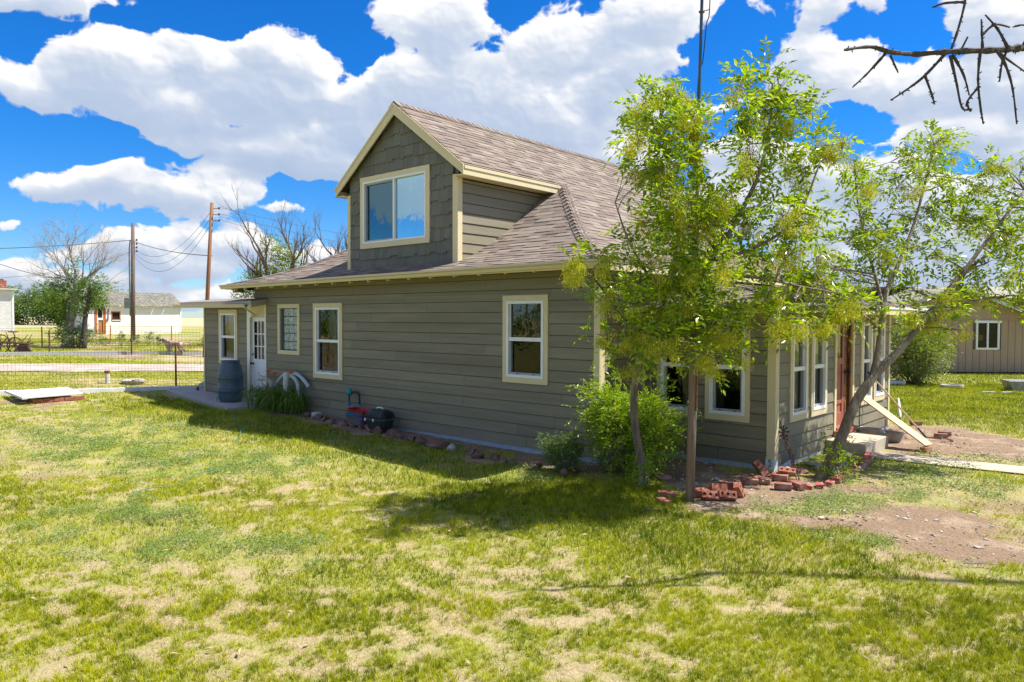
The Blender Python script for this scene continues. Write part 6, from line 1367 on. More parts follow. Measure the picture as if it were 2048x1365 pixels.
# flagstones between the doorstep and the leaning tree
for j, (x, y, w, d, h, lab) in enumerate([(-3.45, 10.55, .75, .42, .05, 'largest pale flagstone behind the red edging, nearest the leaning tree'), (-3.5, 11.05, .55, .3, .07, 'grey flagstone tilted against the next behind the red edging'), (-3.42, 11.4, .5, .28, .10, 'long brown-sided stone below the concrete doorstep'), (-3.6, 11.7, .45, .3, .09, 'pinkish stone jammed against the concrete doorstep'), (-3.68, 10.1, .42, .3, .08, 'dark flat stone between the rusty stake and the leaning tree'), (-3.75, 10.75, .35, .25, .06, 'small pale stone against the sunroom wall'), (-3.30, 10.25, .22, .15, .06, 'small white stone just inside the red edging'), (-3.82, 9.95, .35, .22, .1, 'grey rock at the foot of the sunroom corner')]):
    m = MB(); m.rock((x, y, h*.3), (w, d, h*2), seed=60+j, rz=j*.7); m.build('flagstone' if j < 4 else 'stone', M_stone if j not in (2, 4) else M_rock, None, (x, y, 0), label=lab, cat='stone')
for j, (x, y, s, lab) in enumerate([(-4.35, 8.85, .10, 'white cobble behind the wooden pole, larger of two'), (-4.42, 8.45, .07, 'white cobble left of the wooden pole near the slender tree'), (-4.15, 9.25, .07, 'small white cobble close to the sunroom footing')]):
    m = MB(); m.rock((x, y, s*.3), (s, s*.8, s*.7), seed=80+j); m.build('cobble', M_stone, None, (x, y, 0), label=lab, cat='stone')

# ------------------------------------------------------------------ doorstep and what stands around it
mb = MB(); mb.hexa([(-4.0, 11.93, -.05), (-3.40, 11.93, -.05), (-3.40, 13.16, -.05), (-4.0, 13.16, -.05), (-4.0, 11.93, .205), (-3.40, 11.93, .195), (-3.40, 13.16, .195), (-4.0, 13.16, .205)]); mb.build('doorstep', M_sidewalk, None, (-3.7, 12.5, 0), bevel=.012, label='pale concrete doorstep block below the red front door', cat='step')
mb = MB(); mb.beam((-3.985, 13.42, .86), (-2.80, 13.14, .105), .24, .022); o = mb.build('plank', M_ply, None, (-2.8, 13.1, 0), bevel=.002, label='long pale pine plank sloping from the door down to a brick', cat='plank')
def rake():
    t = thing('rake', 'wooden-handled rake leaning against the sunroom wall, tines on the earth', 'rake', (-3.18, 14.45, 0)); a = Vector((-3.96, 13.95, 1.18)); b = Vector((-3.12, 14.40, .05)); d = b-a
    m = MB(); m.tube([a+d*.10, a+d*.86], .014, 8); m.build('handle', M_ply, t); m = MB(); m.tube([a, a+d*.10], .017, 8); m.build('grip', M_black, t); m = MB(); m.tube([a+d*.86, b], .016, 8); m.build('ferrule', M_black, t)
    m = MB(); m.tube([b, b+Vector((.22, .10, -.02))], .012, 6); m.build('socket', M_rustdark, t)
    for k in range(7): m = MB(); q = b+Vector((.20, .10, -.01)); m.tube([q, q+Vector((.13, .02*(k-3), .0)), q+Vector((.2, .035*(k-3), -.03))], .004, 4); m.build('tine', M_rustdark, t)
rake()
def tub(x, y, lab, w, d, h, m_, z0=0, handles=True):
    t = thing('wash_tub', lab, 'tub', (x, y, z0)); m = MB(); n = 28
    def ring(rw, rd, z): return [(x+rw*math.cos(2*math.pi*k/n), y+rd*math.sin(2*math.pi*k/n), z0+z) for k in range(n)]
    R = [ring(w*.40, d*.40, 0), ring(w*.5, d*.5, h), ring(w*.515, d*.515, h+.005), ring(w*.515, d*.515, h-.012), ring(w*.485, d*.485, h-.01), ring(w*.39, d*.39, .01)]
    fs = [(i*n+k, i*n+(k+1) % n, (i+1)*n+(k+1) % n, (i+1)*n+k) for i in range(len(R)-1) for k in range(n)]+[tuple(reversed(range(n))), tuple((len(R)-1)*n+k for k in range(n))]
    m.add([p for r in R for p in r], fs); m.build('basin', m_, t, smooth=False)
    if handles:
        for s in (1, -1): m = MB(); m.tube([(x+s*w*.50, y-.06, z0+h-.03), (x+s*(w*.50+.03), y-.05, z0+h-.06), (x+s*(w*.50+.03), y+.05, z0+h-.06), (x+s*w*.5, y+.06, z0+h-.03)], .006, 6); m.build('handle', m_, t)
    return t
tub(-3.62, 13.75, 'oval galvanised wash tub between the doorstep and the plank', .62, .42, .17, M_galv)
tub(-3.84, 13.62, 'second galvanised tub tipped behind the wash tub against the wall', .44, .30, .20, M_galv, .02)
m = MB(); m.rock((-3.5, 13.95, .07), (.34, .22, .16), seed=5); m.build('plastic_bag', M_wrap, None, (-3.5, 13.95, 0), label='crumpled white plastic bag beside the wash tub', cat='bag')
mb = MB(); n = 18; mb.add([(-3.82+.0, 15.45+.075*math.cos(2*math.pi*k/n)*1, .42+.19*math.sin(2*math.pi*k/n)) for k in range(n)]+[(-3.80, 15.45+.075*math.cos(2*math.pi*k/n), .42+.19*math.sin(2*math.pi*k/n)) for k in range(n)], [tuple(reversed(range(n))), tuple(range(n, 2*n))]+[(k, (k+1) % n, n+(k+1) % n, n+k) for k in range(n)])
t = thing('garden_marker', 'white oval paddle on a thin stake at the far sunroom corner', 'garden marker', (-3.81, 15.45, 0)); mb.v = [(a+(c-.42)*-.12, b, c) for a, b, c in mb.v]; mb.build('paddle', M_white, t, bevel=.003)
mb = MB(); mb.tube([(-3.78, 15.42, -.02), (-3.80, 15.45, .26)], .007, 6); mb.build('stake', M_black, t)
def stake():
    t = thing('garden_spinner', 'rusty ornamental garden stake with curled petals leaning on the sunroom corner', 'garden ornament', (-3.57, 9.67, 0)); a = Vector((-3.57, 9.67, -.02)); b = Vector((-3.94, 9.93, .72)); d = (b-a); dn = d.normalized(); s = dn.orthogonal().normalized(); q = dn.cross(s)
    for k in range(3):
        m = MB(); pts = [a+d*(i/40)*.72+(s*math.cos(k*2.1+i*.16)+q*math.sin(k*2.1+i*.16))*.022 for i in range(41)]; m.tube(pts, .0055, 5); m.build('twisted_rod', M_rustdark, t)
    for i in range(9): m = MB(); c = a+d*(.08+.075*i); m.tube([c-s*.032, c+s*.032], .005, 5); m.build('rung', M_rust, t)
    m = MB(); m.tube([a+d*.7, b], .007, 6); m.build('tip', M_rustdark, t)
    for k in range(8):
        an = k*math.pi/4; e = Vector((math.cos(an)*.74, math.cos(an)*.66, 0))*.075+Vector((0, 0, math.sin(an)*.09)); c = a+d*.80; m = MB()
        pts = [c+e*r_+Vector((0, 0, 1)).cross(e)*.5*math.sin(r_*3) for r_ in (0, .3, .6, .9, 1.0)]+[c+e*.85+Vector((.014, -.014, .02)), c+e*.7]; m.tube(pts, [.012, .01, .008, .008, .01, .009, .006], 5); m.build('petal', M_rustdark, t)
stake()
# wooden pole with the aerial mast
def polemast():
    t = thing('mast_pole', 'tall bare wooden pole with an aerial mast standing by the sunroom bricks', 'pole', (-4.08, 7.66, 0))
    m = MB(); m.tube([(-4.08, 7.66, -.1), (-4.08, 7.70, .88), (-4.09, 7.74, 2.1), (-4.10, 7.77, 3.17)], [.052, .048, .044, .037], 12, jit=.03); m.build('post', M_pole, t, smooth=True)
    m = MB(); ln = [(-4.095, 7.79, 2.6), (-4.10, 7.80, 4.07), (-4.10, 7.87, 5.8), (-4.10, 7.91, 8.2)]; m.tube(ln, .0185, 10); m.build('mast', M_mast, t, smooth=True)
    m = MB(); m.tube(smooth_line([(-4.07, 7.78, 3.0), (-4.125, 7.83, 4.3), (-4.125, 7.85, 4.9), (-4.075, 7.86, 5.1), (-4.045, 7.88, 5.5), (-4.02, 7.90, 5.65), (-4.03, 7.93, 6.2), (-4.05, 7.95, 7.6)], 6), .006, 6); m.build('aerial_cable', M_black, t)
    m = MB(); m.tube([(-4.125, 7.85, 5.66), (-4.02, 7.91, 5.68)], .005, 6); m.obox((-4.10, 7.865, 5.66), (.05, .05, .02)); m.build('standoff', M_rust, t)
    m = MB(); m.tube([(-4.04, 7.69, .5), (-4.035, 7.70, 1.05)], .010, 6); m.build('conduit', M_galv, t)
    m = MB(); m.tube([(-4.03, 7.69, 1.05), (-4.025, 7.70, 1.45)], .009, 6); m.tube([(-4.03, 7.68, 1.25), (-3.985, 7.72, 1.25)], .006, 6); m.build('ground_rod', M_rust, t)
    for z in (2.75, 3.05): m = MB(); m.lathe((-4.097, 7.785, z), [(.062, 0), (.064, .025)], 12); m.build('strap', M_galv, t)
polemast()

# ------------------------------------------------------------------ right-hand yard
def brown_building():
    P0 = Vector((-6.4, 33.28)); U = Vector((.78, .626)).normalized(); Nn = Vector((U.y, -U.x))
    fr = FR((P0.x, P0.y), (U.x, U.y), (Nn.x, Nn.y)); t = thing('brown_building', 'brown vertical-panelled outbuilding with a white sliding window in the right yard', 'building', (P0.x, P0.y, 0))
    u0, u1 = -3.2, 9.5; ax = .03; za = 3.50; zw = lambda u: 2.2 if not (-3.3 < u < 3.4) else 3.42-.38*abs(u-ax)
    m = MB(); g = .004
    u = u0
    while u < u1:
        w = .27; a, b = u, min(u+w, u1); 
        if not (a < 1.86 and b > .96): fr.box(m, a+.008, b-.008, .06, 2.12, -.05, 0)
        else:
            fr.box(m, a+.008, b-.008, .06, .95, -.05, 0); fr.box(m, a+.008, b-.008, 2.04, 2.12, -.05, 0)
        u += w
    m.build('panelling', M_tanwall, t)
    m = MB(); fr.box(m, u0, u1, .06, .95, -.08, -.012); fr.box(m, u0, u1, 2.04, 2.12, -.08, -.012); fr.box(m, u0, .96, .95, 2.04, -.08, -.012); fr.box(m, 1.86, u1, .95, 2.04, -.08, -.012); m.build('grooves', M_tangroove, t)
    m = MB(); m.add([fr.p(-3.2, 2.15, .02), fr.p(3.3, 2.15, .02), fr.p(ax, 3.40, .02), fr.p(-3.2, 2.15, -.1), fr.p(3.3, 2.15, -.1), fr.p(ax, 3.40, -.1)], [(0, 1, 2), (5, 4, 3)]); fr.box(m, u0, u1, 2.12, 2.16, -.05, .03); m.build('gable', M_tanwall, t)
    m = MB(); fr.box(m, u0+.02, u1, -.1, .06, -.1, -.03); m.build('base', M_dark, t)
    m = MB()
    for s in (-1, 1):
        e = ax+s*3.7; ze = 3.46-.38*3.7
        m.add([fr.p(ax, 3.50, .45), fr.p(e, ze, .45), fr.p(e, ze, -7), fr.p(ax, 3.50, -7), fr.p(ax, 3.42, .45), fr.p(e, ze-.08, .45), fr.p(e, ze-.08, -7), fr.p(ax, 3.42, -7)], [(0, 1, 2, 3), (7, 6, 5, 4), (0, 4, 5, 1), (1, 5, 6, 2), (2, 6, 7, 3)])
    m.add([fr.p(1.2, 3.08, .2), fr.p(10, 2.2, .6), fr.p(10, 3.62, -3.6), fr.p(ax, 3.58, -3.6)], [(0, 1, 2, 3)]); m.add([fr.p(-3.2, 3.58, -3.6), fr.p(10, 3.62, -3.6), fr.p(10, 2.2, -8), fr.p(-3.2, 2.2, -8)], [(0, 1, 2, 3)])
    m.build('roof', M_shedroof, t)
    m = MB()
    for s in (-1, 1):
        e = ax+s*3.72; ze = 3.46-.38*3.72; m.add([fr.p(ax, 3.50, .452), fr.p(e, ze, .452), fr.p(e, ze-.14, .452), fr.p(ax, 3.36, .452), fr.p(ax, 3.50, .48), fr.p(e, ze, .48), fr.p(e, ze-.14, .48), fr.p(ax, 3.36, .48)], [(4, 5, 6, 7), (0, 4, 7, 3), (0, 1, 5, 4), (3, 7, 6, 2)])
    m.build('barge_boards', M_board, t)
    for (a, b, d_, nm) in ((u0, -8.2, 0, 'l'),):
        m = MB(); q = FR((fr.p(u0, 0).x, fr.p(u0, 0).y), (-Nn.x, -Nn.y), (-U.x, -U.y)); q.box(m, 0, 8, 0, 2.2, -.05, 0); m.build('side_wall', M_tanwall, t)
    m = MB(); a, b, c, d = .96, 1.86, .96, 2.03
    fr.box(m, a-.06, b+.06, d-.03, d+.07, 0, .05); fr.box(m, a, b, c, c+.06, -.02, .035); fr.box(m, a, a+.07, c+.06, d-.03, -.02, .035); fr.box(m, b-.07, b, c+.06, d-.03, -.02, .035); um = (a+b)/2; fr.box(m, um-.03, um+.03, c+.06, d-.03, -.02, .034); w = m.build('window', M_white, t)
    m = MB(); m.add([fr.p(a+.07, c+.06, -.02), fr.p(b-.07, c+.06, -.02), fr.p(b-.07, d-.03, -.02), fr.p(a+.07, d-.03, -.02)], [(0, 1, 2, 3)]); m.build('pane', M_glassL, w)
    m = MB(); fr.box(m, a+.12, a+.30, c+.35, c+.58, -.04, -.03); m.build('paper_notice', M_yellow, w)
    m = MB(); m.add([fr.p(a, c, -.1), fr.p(b, c, -.1), fr.p(b, d, -.1), fr.p(a, d, -.1), fr.p(a, c, -1), fr.p(b, c, -1), fr.p(b, d, -1), fr.p(a, d, -1)], [(4, 5, 6, 7), (0, 1, 5, 4), (1, 2, 6, 5), (2, 3, 7, 6), (3, 0, 4, 7)]); m.build('interior', M_room, w)
    m = MB(); fr.box(m, -.15, .18, .84, .89, 0, .03); m.build('batten', M_ply, t)
    m = MB(); fr.box(m, .40, .50, .80, .85, 0, .03); m.build('bracket', M_board, t)
    m = MB(); fr.box(m, -.36, -.24, .6, .72, 0, .07); m.build('outlet_box', M_galv, t, bevel=.01)
    m = MB(); fr.box(m, -.36, -.2, 1.86, 1.98, 0, .06); m.build('lamp', M_white, t, bevel=.01)
    return fr
bfr = brown_building()
def ring_obj(name, lab, cat, x, y, r, m_, h=.05):
    m = MB(); m.lathe((x, y, G(x, y)), [(r*.9, 0), (r, h*.4), (r, h), (r*.84, h), (r*.78, h*.5), (r*.72, h*.45)], 28); m.build(name, m_, None, (x, y, 0), label=lab, cat=cat, smooth=False)
ring_obj('birdbath_bowl', 'shallow white bowl lying in the grass of the right yard', 'bowl', -4.95, 26.1, .32, M_stone, .10)
t = thing('stock_trough', 'grey metal stock trough at the right edge of the yard', 'trough', (-2.6, 26.9, 0)); mb = MB()
mb.hexa([(-3.35, 26.0, 0), (-1.6, 27.4, 0), (-1.9, 27.9, 0), (-3.65, 26.5, 0), (-3.45, 25.9, .30), (-1.5, 27.4, .30), (-1.8, 28.0, .30), (-3.75, 26.5, .30)]); mb.build('trough_body', M_galv, t, bevel=.02)
mb = MB(); mb.tube([(-3.45, 25.9, .30), (-1.5, 27.4, .30), (-1.8, 28.0, .30), (-3.75, 26.5, .30), (-3.45, 25.9, .30)], .02, 6); mb.build('trough_rim', M_galv, t)
for j, (x, y, lab) in enumerate([(-3.8, 24.9, 'white scrap of wood in the grass left of the trough'), (-3.4, 25.2, 'pale scrap of wood in the grass nearest the trough')]):
    mb = MB(); mb.obox((x, y, .03), (.35, .09, .04), rz=.6+j*.4); mb.build('wood_scrap', M_board, None, (x, y, 0), label=lab, cat='wood scrap')
t = thing('garden_pedestal', 'white pedestal with a flat top among blue-grey stones left of the yard bush', 'pedestal', (-6.75, 26.1, 0)); q0 = Vector((-6.95, 26.0, 0))
mb = MB(); mb.obox((-6.95, 26.05, .06), (1.3, .5, .12), rz=.73); mb.build('plinth', M_white, t, bevel=.01); mb = MB(); mb.tube([(-6.85, 26.1, .1), (-6.85, 26.1, 1.05)], .045, 10); mb.build('column', M_white, t); mb = MB(); mb.obox((-6.9, 26.05, 1.08), (1.2, .35, .05), rz=.73); mb.build('top', M_white, t, bevel=.01)
for j in range(9):
    mb = MB(); x = -7.1+.08*(j % 3)+rr.uniform(-.05, .05); y = 25.9+.09*(j % 3); mb.rock((x, y, .17+.11*(j//3)), (.22, .18, .14), seed=200+j, rz=j); mb.build('stone', M_blanket, t)
t = thing('dead_shrub', 'tangle of grey dead branches behind the yard bush in front of the brown building', 'shrub', (-7.6, 29.2, 0)); mb = MB(); rr2 = random.Random(77)
for k in range(12): bare(mb, (-7.6+rr2.uniform(-.4, .4), 29.2, 0), (rr2.uniform(-.7, .7), rr2.uniform(-.5, .5), 1), 1.15, .035, 3, rr2, k=4, spread=.7)
mb.build('branches', M_deadbark, t)

# ------------------------------------------------------------------ left-hand yard
def lid():
    c = [(-18.55, 4.83), (-18.72, 6.02), (-20.15, 6.12), (-20.05, 4.95)]; z = .40; t = thing('well_cover', 'weathered white board cover resting on a low red brick wall in the left lawn', 'cover', (-19.3, 5.5, .2))
    for k in range(4):
        f0, f1 = k/4, (k+1)/4-.012; P = [Vector((*c[0], 0)), Vector((*c[1], 0)), Vector((*c[2], 0)), Vector((*c[3], 0))]
        a = P[0].lerp(P[3], f0); b = P[1].lerp(P[2], f0); c2 = P[1].lerp(P[2], f1); d = P[0].lerp(P[3], f1); zz = .33+.012*k+(.02 if k == 1 else 0)
        m = MB(); m.hexa([(p.x, p.y, zz) for p in (a, b, c2, d)]+[(p.x, p.y, zz+.035) for p in (a, b, c2, d)]); m.build('board', M_board, t, bevel=.003)
    m = MB(); m.beam((-18.50, 4.80, .345), (-20.08, 4.86, .385), .10, .05); m.build('end_batten', M_board, t, bevel=.004)
    m = MB()
    for r in range(2):
        for k in range(5):
            for (x0, y0, dx, dy) in ((-18.72+.0, 5.0+k*.21, 0, .2), (-19.85, 5.05+k*.21, 0, .2)): m.box((x0-.05, y0, .13+r*.085), (x0+.05, y0+dy, .13+r*.085+.075))
            m.box((-19.78+k*.21, 5.02, .13+r*.085), (-19.78+k*.21+.2, 5.12, .205+r*.085))
    m.build('brick_base', M_brick, t)
lid()
def zat(x, y): return G(x, y)
t = thing('well_pipe', 'short white standpipe with a rusty red cap beyond the fence', 'pipe', (-21.18, 7.41, zat(-21.18, 7.41))); z = zat(-21.18, 7.41)
mb = MB(); mb.lathe((-21.18, 7.41, z-.05), [(.058, 0), (.058, .33)], 16); mb.build('pipe', M_pvc, t, smooth=False); mb = MB(); mb.lathe((-21.18, 7.41, z+.28), [(.07, 0), (.075, .02), (.075, .05), (.06, .06)], 16); mb.build('cap', M_rust, t)
z = zat(-20.85, 7.95); t = thing('manhole_cover', 'round white concrete lid with a rusty edge beyond the fence', 'lid', (-20.85, 7.95, z)); mb = MB(); mb.lathe((-20.85, 7.95, z-.02), [(.25, 0), (.25, .07), (.30, .08), (.31, .12), (.27, .135), (.10, .15)], 26); mb.build('lid', M_stone, t)
mb = MB(); mb.obox((-20.62, 7.92, z+.1), (.12, .2, .05)); mb.build('rusty_hinge', M_rust, t)
def kerb(name, lab, a, b, w, h, m_):
    n = 6; mb = MB()
    for i in range(n):
        p = Vector(a).lerp(Vector(b), i/n); q = Vector(a).lerp(Vector(b), (i+1)/n); mb.beam((p.x, p.y, G(p.x, p.y)+h/2-.02), (q.x, q.y, G(q.x, q.y)+h/2-.02), w, h)
    mb.build(name, m_, None, (a[0], a[1], G(*a)), label=lab, cat='kerb')
kerb('concrete_kerb', 'low white concrete kerb under the near wire fence', (-20.9, 3.2), (-19.15, 8.92), .13, .12, M_whitelap)
kerb('timber_kerb', 'long grey timber edging under the middle wire fence', (-29.6, 6.0), (-26.2, 12.7), .12, .14, M_board)
def fence(lab, posts, ph, mesh_to, pm, step=.10, hh=1.15):
    a0 = posts[0]; t = thing('wire_fence', lab, 'fence', (a0[0], a0[1], G(*a0)))
    for (x, y) in posts:
        m = MB(); z = G(x, y); m.tube([(x, y, z-.1), (x, y, z+ph)], .026, 7); m.build('post', pm, t)
    pts = [Vector((x, y)) for x, y in mesh_to]; m = MB()
    for i in range(len(pts)-1):
        p, q = pts[i], pts[i+1]; L_ = (q-p).length; k = int(L_/step)
        for j in range(k+1):
            c = p.lerp(q, j/k); z = G(c.x, c.y); s = .0022; m.add([(c.x-s, c.y, z), (c.x+s, c.y+s, z), (c.x+s, c.y+s, z+hh), (c.x-s, c.y, z+hh)], [(0, 1, 2, 3)])
        zs = [.03, .08, .13, .19, .26, .34, .44, .55, .68, .82, .98, hh]
        K = max(2, int(L_/1.0))
        for zz in zs:
            if zz > hh: continue
            for j in range(K):
                c = p.lerp(q, j/K); d = p.lerp(q, (j+1)/K); z0, z1 = G(c.x, c.y)+zz, G(d.x, d.y)+zz; r_ = .0026 if zz < hh else .004
                m.add([(c.x, c.y, z0-r_), (d.x, d.y, z1-r_), (d.x, d.y, z1+r_), (c.x, c.y, z0+r_)], [(0, 1, 2, 3)])
    m.build('wire_mesh', M_wire, t)
fence('near rusty wire-mesh fence running from the low wing across the left lawn', [(-19.63, 8.56), (-21.35, 3.0)], 1.2, [(-18.4, 10.4), (-19.63, 8.56), (-20.44, 4.81), (-22.0, -.5)], M_rust, .075)
fence('middle wire fence behind the dog and the gravel drive', [(-28.54, 8.16), (-27.25, 10.34), (-29.9, 5.8)], .86, [(-30.6, 4.6), (-28.54, 8.16), (-26.2, 12.3)], M_rustdark, .10, .84)
fence('far wire fence with orange posts in front of the white shed', [(-34.77, 9.67), (-38.05, 13.48), (-35.27, 15.19), (-34.3, 7.8)], .85, [(-33.4, 5), (-34.77, 9.67), (-36.6, 12.2), (-35.27, 15.19), (-34.4, 18)], M_orangewood, .15, .8)
# utility poles and lines
def upole(name, lab, x, y, h, r, m_, lean=(0, 0)):
    z = G(x, y); t = thing(name, lab, 'utility pole', (x, y, z)); m = MB(); top = Vector((x+lean[0], y+lean[1], h)); m.tube([(x, y, z-.2), Vector((x, y, z)).lerp(top, .5), top], [r, r*.88, r*.7], 10); m.build('shaft', m_, t, smooth=True); return t, top
t1, top1 = upole('utility_pole', 'dark grey wooden utility pole in front of the white shed', -41.61, 15.87, 7.2, .125, M_greypole, (-.1, .1))
for k, dz in enumerate((.95, 1.15, 1.35, 1.55)):
    m = MB(); m.lathe(top1+rx_*.2-Vector((0, 0, dz)), [(.03, 0), (.055, .03), (.03, .06), (.05, .09), (.02, .12)], 8); m.tube([top1-Vector((0, 0, dz-.05)), top1+rx_*.2-Vector((0, 0, dz-.05))], .012, 5); m.build('insulator', M_ins, t1)
m = MB(); m.tube([top1-rx_*.16-Vector((0, 0, .9)), top1-rx_*.22-Vector((0, 0, 1.6)), top1-rx_*.2-Vector((0, 0, 5))], .035, 6); m.build('service_conduit', M_galv, t1)
m = MB(); m.obox(top1-rx_*.3-Vector((0, 0, 4.3)), (.35, .2, .55), rz=.73); m.build('meter_box', M_galv, t1)
t2, top2 = upole('utility_pole', 'orange-brown wooden utility pole beside the low wing of the house', -25.83, 12.29, 6.25, .08, M_orangepole, (.08, .29))
for k, dz in enumerate((.2, .42, .64)):
    m = MB(); m.tube([top2-Vector((0, 0, dz)), top2+rx_*.25-Vector((0, 0, dz))], .012, 5); m.lathe(top2+rx_*.25-Vector((0, 0, dz+.03)), [(.025, 0), (.045, .03), (.02, .08)], 8); m.build('insulator', M_ins, t2)
def wire(lab, a, b, sag, r=.008):
    a, b = Vector(a), Vector(b); m = MB(); n = 14; m.tube([a.lerp(b, i/n)-Vector((0, 0, sag*4*(i/n)*(1-i/n))) for i in range(n+1)], r, 4); m.build('power_line', M_wire, None, (a.x, a.y, a.z), label=lab, cat='power line', group='overhead lines')
for k in range(3): wire('%s of the three lines sagging between the two utility poles' % ('top', 'middle', 'lowest')[k], top1-Vector((0, 0, 1.3+.2*k)), top2-Vector((0, 0, .25+.22*k)), 1.0+.15*k)
wire('thick twisted line running from the grey pole down behind the orange-brown pole', top1-Vector((0, 0, .95)), top2-Vector((0, 0, 1.9)), .15, .014)
wire('thick twisted line running from the grey pole out to the left edge', top1-Vector((0, 0, .9)), top1-rx_*22-Vector((0, 0, 1.0)), .5, .016)
wire('thin line leaving the grey pole low down toward the left', top1-Vector((0, 0, 1.5)), top1-rx_*9-Vector((0, 0, 3.0)), .4)
for k in range(3): wire('%s of the three lines running right from the orange-brown pole behind the dormer' % ('top', 'middle', 'lowest')[k], top2+rx_*.25-Vector((0, 0, .15+.22*k)), Vector((-22, 34, 6.2-.5*k)), .9+.1*k, .006)
wire('slack line from the left edge to the white house chimney side', (-62, 12.2, 7.0), (-62+rx_.x*9, 12.2+rx_.y*9, 4.6), .5, .02)
# white shed
def shed():
    P0 = Vector((-53.62, 17.63)); P1 = Vector((-53.62, 23.74)); U = (P1-P0).normalized(); L_ = (P1-P0).length; Nn = Vector((U.y, -U.x)); zb = 1.0
    fr = FR((P0.x, P0.y), (U.x, U.y), (Nn.x, Nn.y)); t = thing('white_shed', 'small white clapboard shed with a sagging grey-green roof and an orange wooden door', 'shed', (P0.x, P0.y, zb)); W_ = 4.2
    fr2 = FR((P0.x, P0.y), (-Nn.x, -Nn.y), (-U.x, -U.y))
    def lap(fr_, u0, u1, z0, z1, ops=(), m_=M_whitewash, name='clapboards'):
        m = MB(); z = z0
        while z < z1-.01:
            b = min(z+.145, z1); iv = [(u0, u1)]
            for o in ops:
                if o[2] < b-.01 and o[3] > z+.01:
                    nv = []
                    for (p, q) in iv:
                        if o[1] <= p or o[0] >= q: nv.append((p, q)); continue
                        if o[0] > p: nv.append((p, o[0]))
                        if o[1] < q: nv.append((o[1], q))
                    iv = nv
            for (p, q) in iv: m.add([fr_.p(p, z, .03), fr_.p(q, z, .03), fr_.p(q, b, .006), fr_.p(p, b, .006), fr_.p(p, z, -.02), fr_.p(q, z, -.02), fr_.p(q, b, -.02), fr_.p(p, b, -.02)], [(0, 1, 2, 3), (4, 5, 1, 0), (0, 3, 7, 4), (1, 5, 6, 2)])
            z = b
        return m.build(name, m_, t)
    dx0, dx1 = .42, 1.02; wx0, wx1 = 1.42, 2.02
    lap(fr, 0, L_, zb-.05, zb+2.03, [(dx0-.02, dx1+.02, 0, zb+1.75), (wx0, wx1, zb+.95, zb+1.55)]); lap(fr2, 0, W_, zb-.05, zb+2.03, m_=M_whitelap, name='end_clapboards')
    m = MB(); m.add([fr2.p(0, zb+2.0, 0), fr2.p(W_, zb+2.0, 0), fr2.p(W_/2, zb+3.0, 0)], [(0, 1, 2)]); m.build('gable', M_whitelap, t)
    m = MB(); rr = random.Random(9); N1, N2 = 14, 26
    for side in (0, 1):
        for i in range(N1):
            for j in range(N2):
                def pp(a, b, l):
                    uu = -.22+(L_+.44)*b; f = a; n_ = (.28-(W_/2+.28)*f) if side == 0 else -(W_+.28)+(W_/2+.28)*f
                    sag = -.05*math.sin(math.pi*b); return fr.p(uu, zb+1.95+1.02*f+sag+l, n_)
                a0, a1, b0, b1 = i/N1, (i+1.15)/N1, j/N2+rr.uniform(-.005, .005), (j+1)/N2; a1 = min(a1, 1)
                l0 = .05+rr.uniform(0, .03)
                m.add([pp(a0, b0, l0), pp(a0, b1, l0), pp(a1, b1, .01), pp(a1, b0, .01), pp(a0, b0, 0), pp(a0, b1, 0)], [(0, 1, 2, 3), (4, 5, 1, 0)])
    m.build('roof', M_shedroof, t)
    m = MB(); fr.box(m, -.05, .03, zb-.05, zb+2.0, -.02, .045); m.build('corner_board', M_white, t); m = MB(); fr.box(m, L_-.03, L_+.05, zb-.05, zb+2.0, -.02, .045); m.build('corner_board', M_white, t)
    m = MB(); c0, c1 = zb+.05, zb+1.72
    fr.box(m, dx0, dx0+.13, c0, c1, -.02, .02); fr.box(m, dx1-.13, dx1, c0, c1, -.02, .02)
    for k in range(3): fr.box(m, dx0+.21+.07*k, dx0+.275+.07*k, c0+.03, c0+.80+.02*k, -.02, .02)
    fr.box(m, dx0+.13, dx1-.13, c0, c0+.06, -.02, .025); d = m.build('door', M_orangewood, t)
    m = MB(); fr.box(m, dx0+.13, dx1-.13, c0+.9, c0+1.05, -.02, .015); fr.box(m, dx0+.13, dx0+.19, c0+.06, c0+.9, -.02, .01); fr.box(m, dx0+.13, dx0+.16, c0+1.05, c1-.1, -.02, .015); fr.box(m, dx1-.16, dx1-.13, c0+1.05, c1-.1, -.02, .015); m.build('white_rail', M_white, d)
    m = MB(); fr.box(m, dx0+.16, dx1-.16, c0+1.05, c1-.1, -.3, -.02); fr.box(m, dx0, dx1, c0, c1, -.3, -.05); m.build('dark_opening', M_dark, d)
    m = MB(); fr.box(m, dx0-.03, dx1+.03, c1-.02, c1+.07, -.02, .04); fr.box(m, dx0-.05, dx0, c0, c1, -.02, .04); fr.box(m, dx1, dx1+.05, c0, c1, -.02, .04); m.build('door_frame', M_redwood, t)
    m = MB(); z0, z1 = zb+.95, zb+1.55; fr.box(m, wx0, wx1, z1-.07, z1, -.02, .04); fr.box(m, wx0, wx0+.06, z0, z1-.07, -.02, .04); fr.box(m, wx1-.06, wx1, z0, z1-.07, -.02, .04); fr.box(m, wx0, wx1, z0, z0+.06, -.02, .04); w = m.build('window', M_orangewood, t)
    m = MB(); fr.box(m, wx0+.06, wx1-.06, z0+.06, z1-.07, -.3, -.03); m.build('dark_pane', M_dark, w)
    m = MB(); fr.box(m, wx0+.03, wx1-.03, z0-.06, z0, -.02, .05); m.build('sill', M_board, w)
    m = MB(); fr.box(m, 1.2, 1.25, zb+1.0, zb+1.72, .02, .07); fr.box(m, 1.12, 1.22, zb+.88, zb+1.05, .02, .08); m.build('wall_bracket', M_redwood, t)
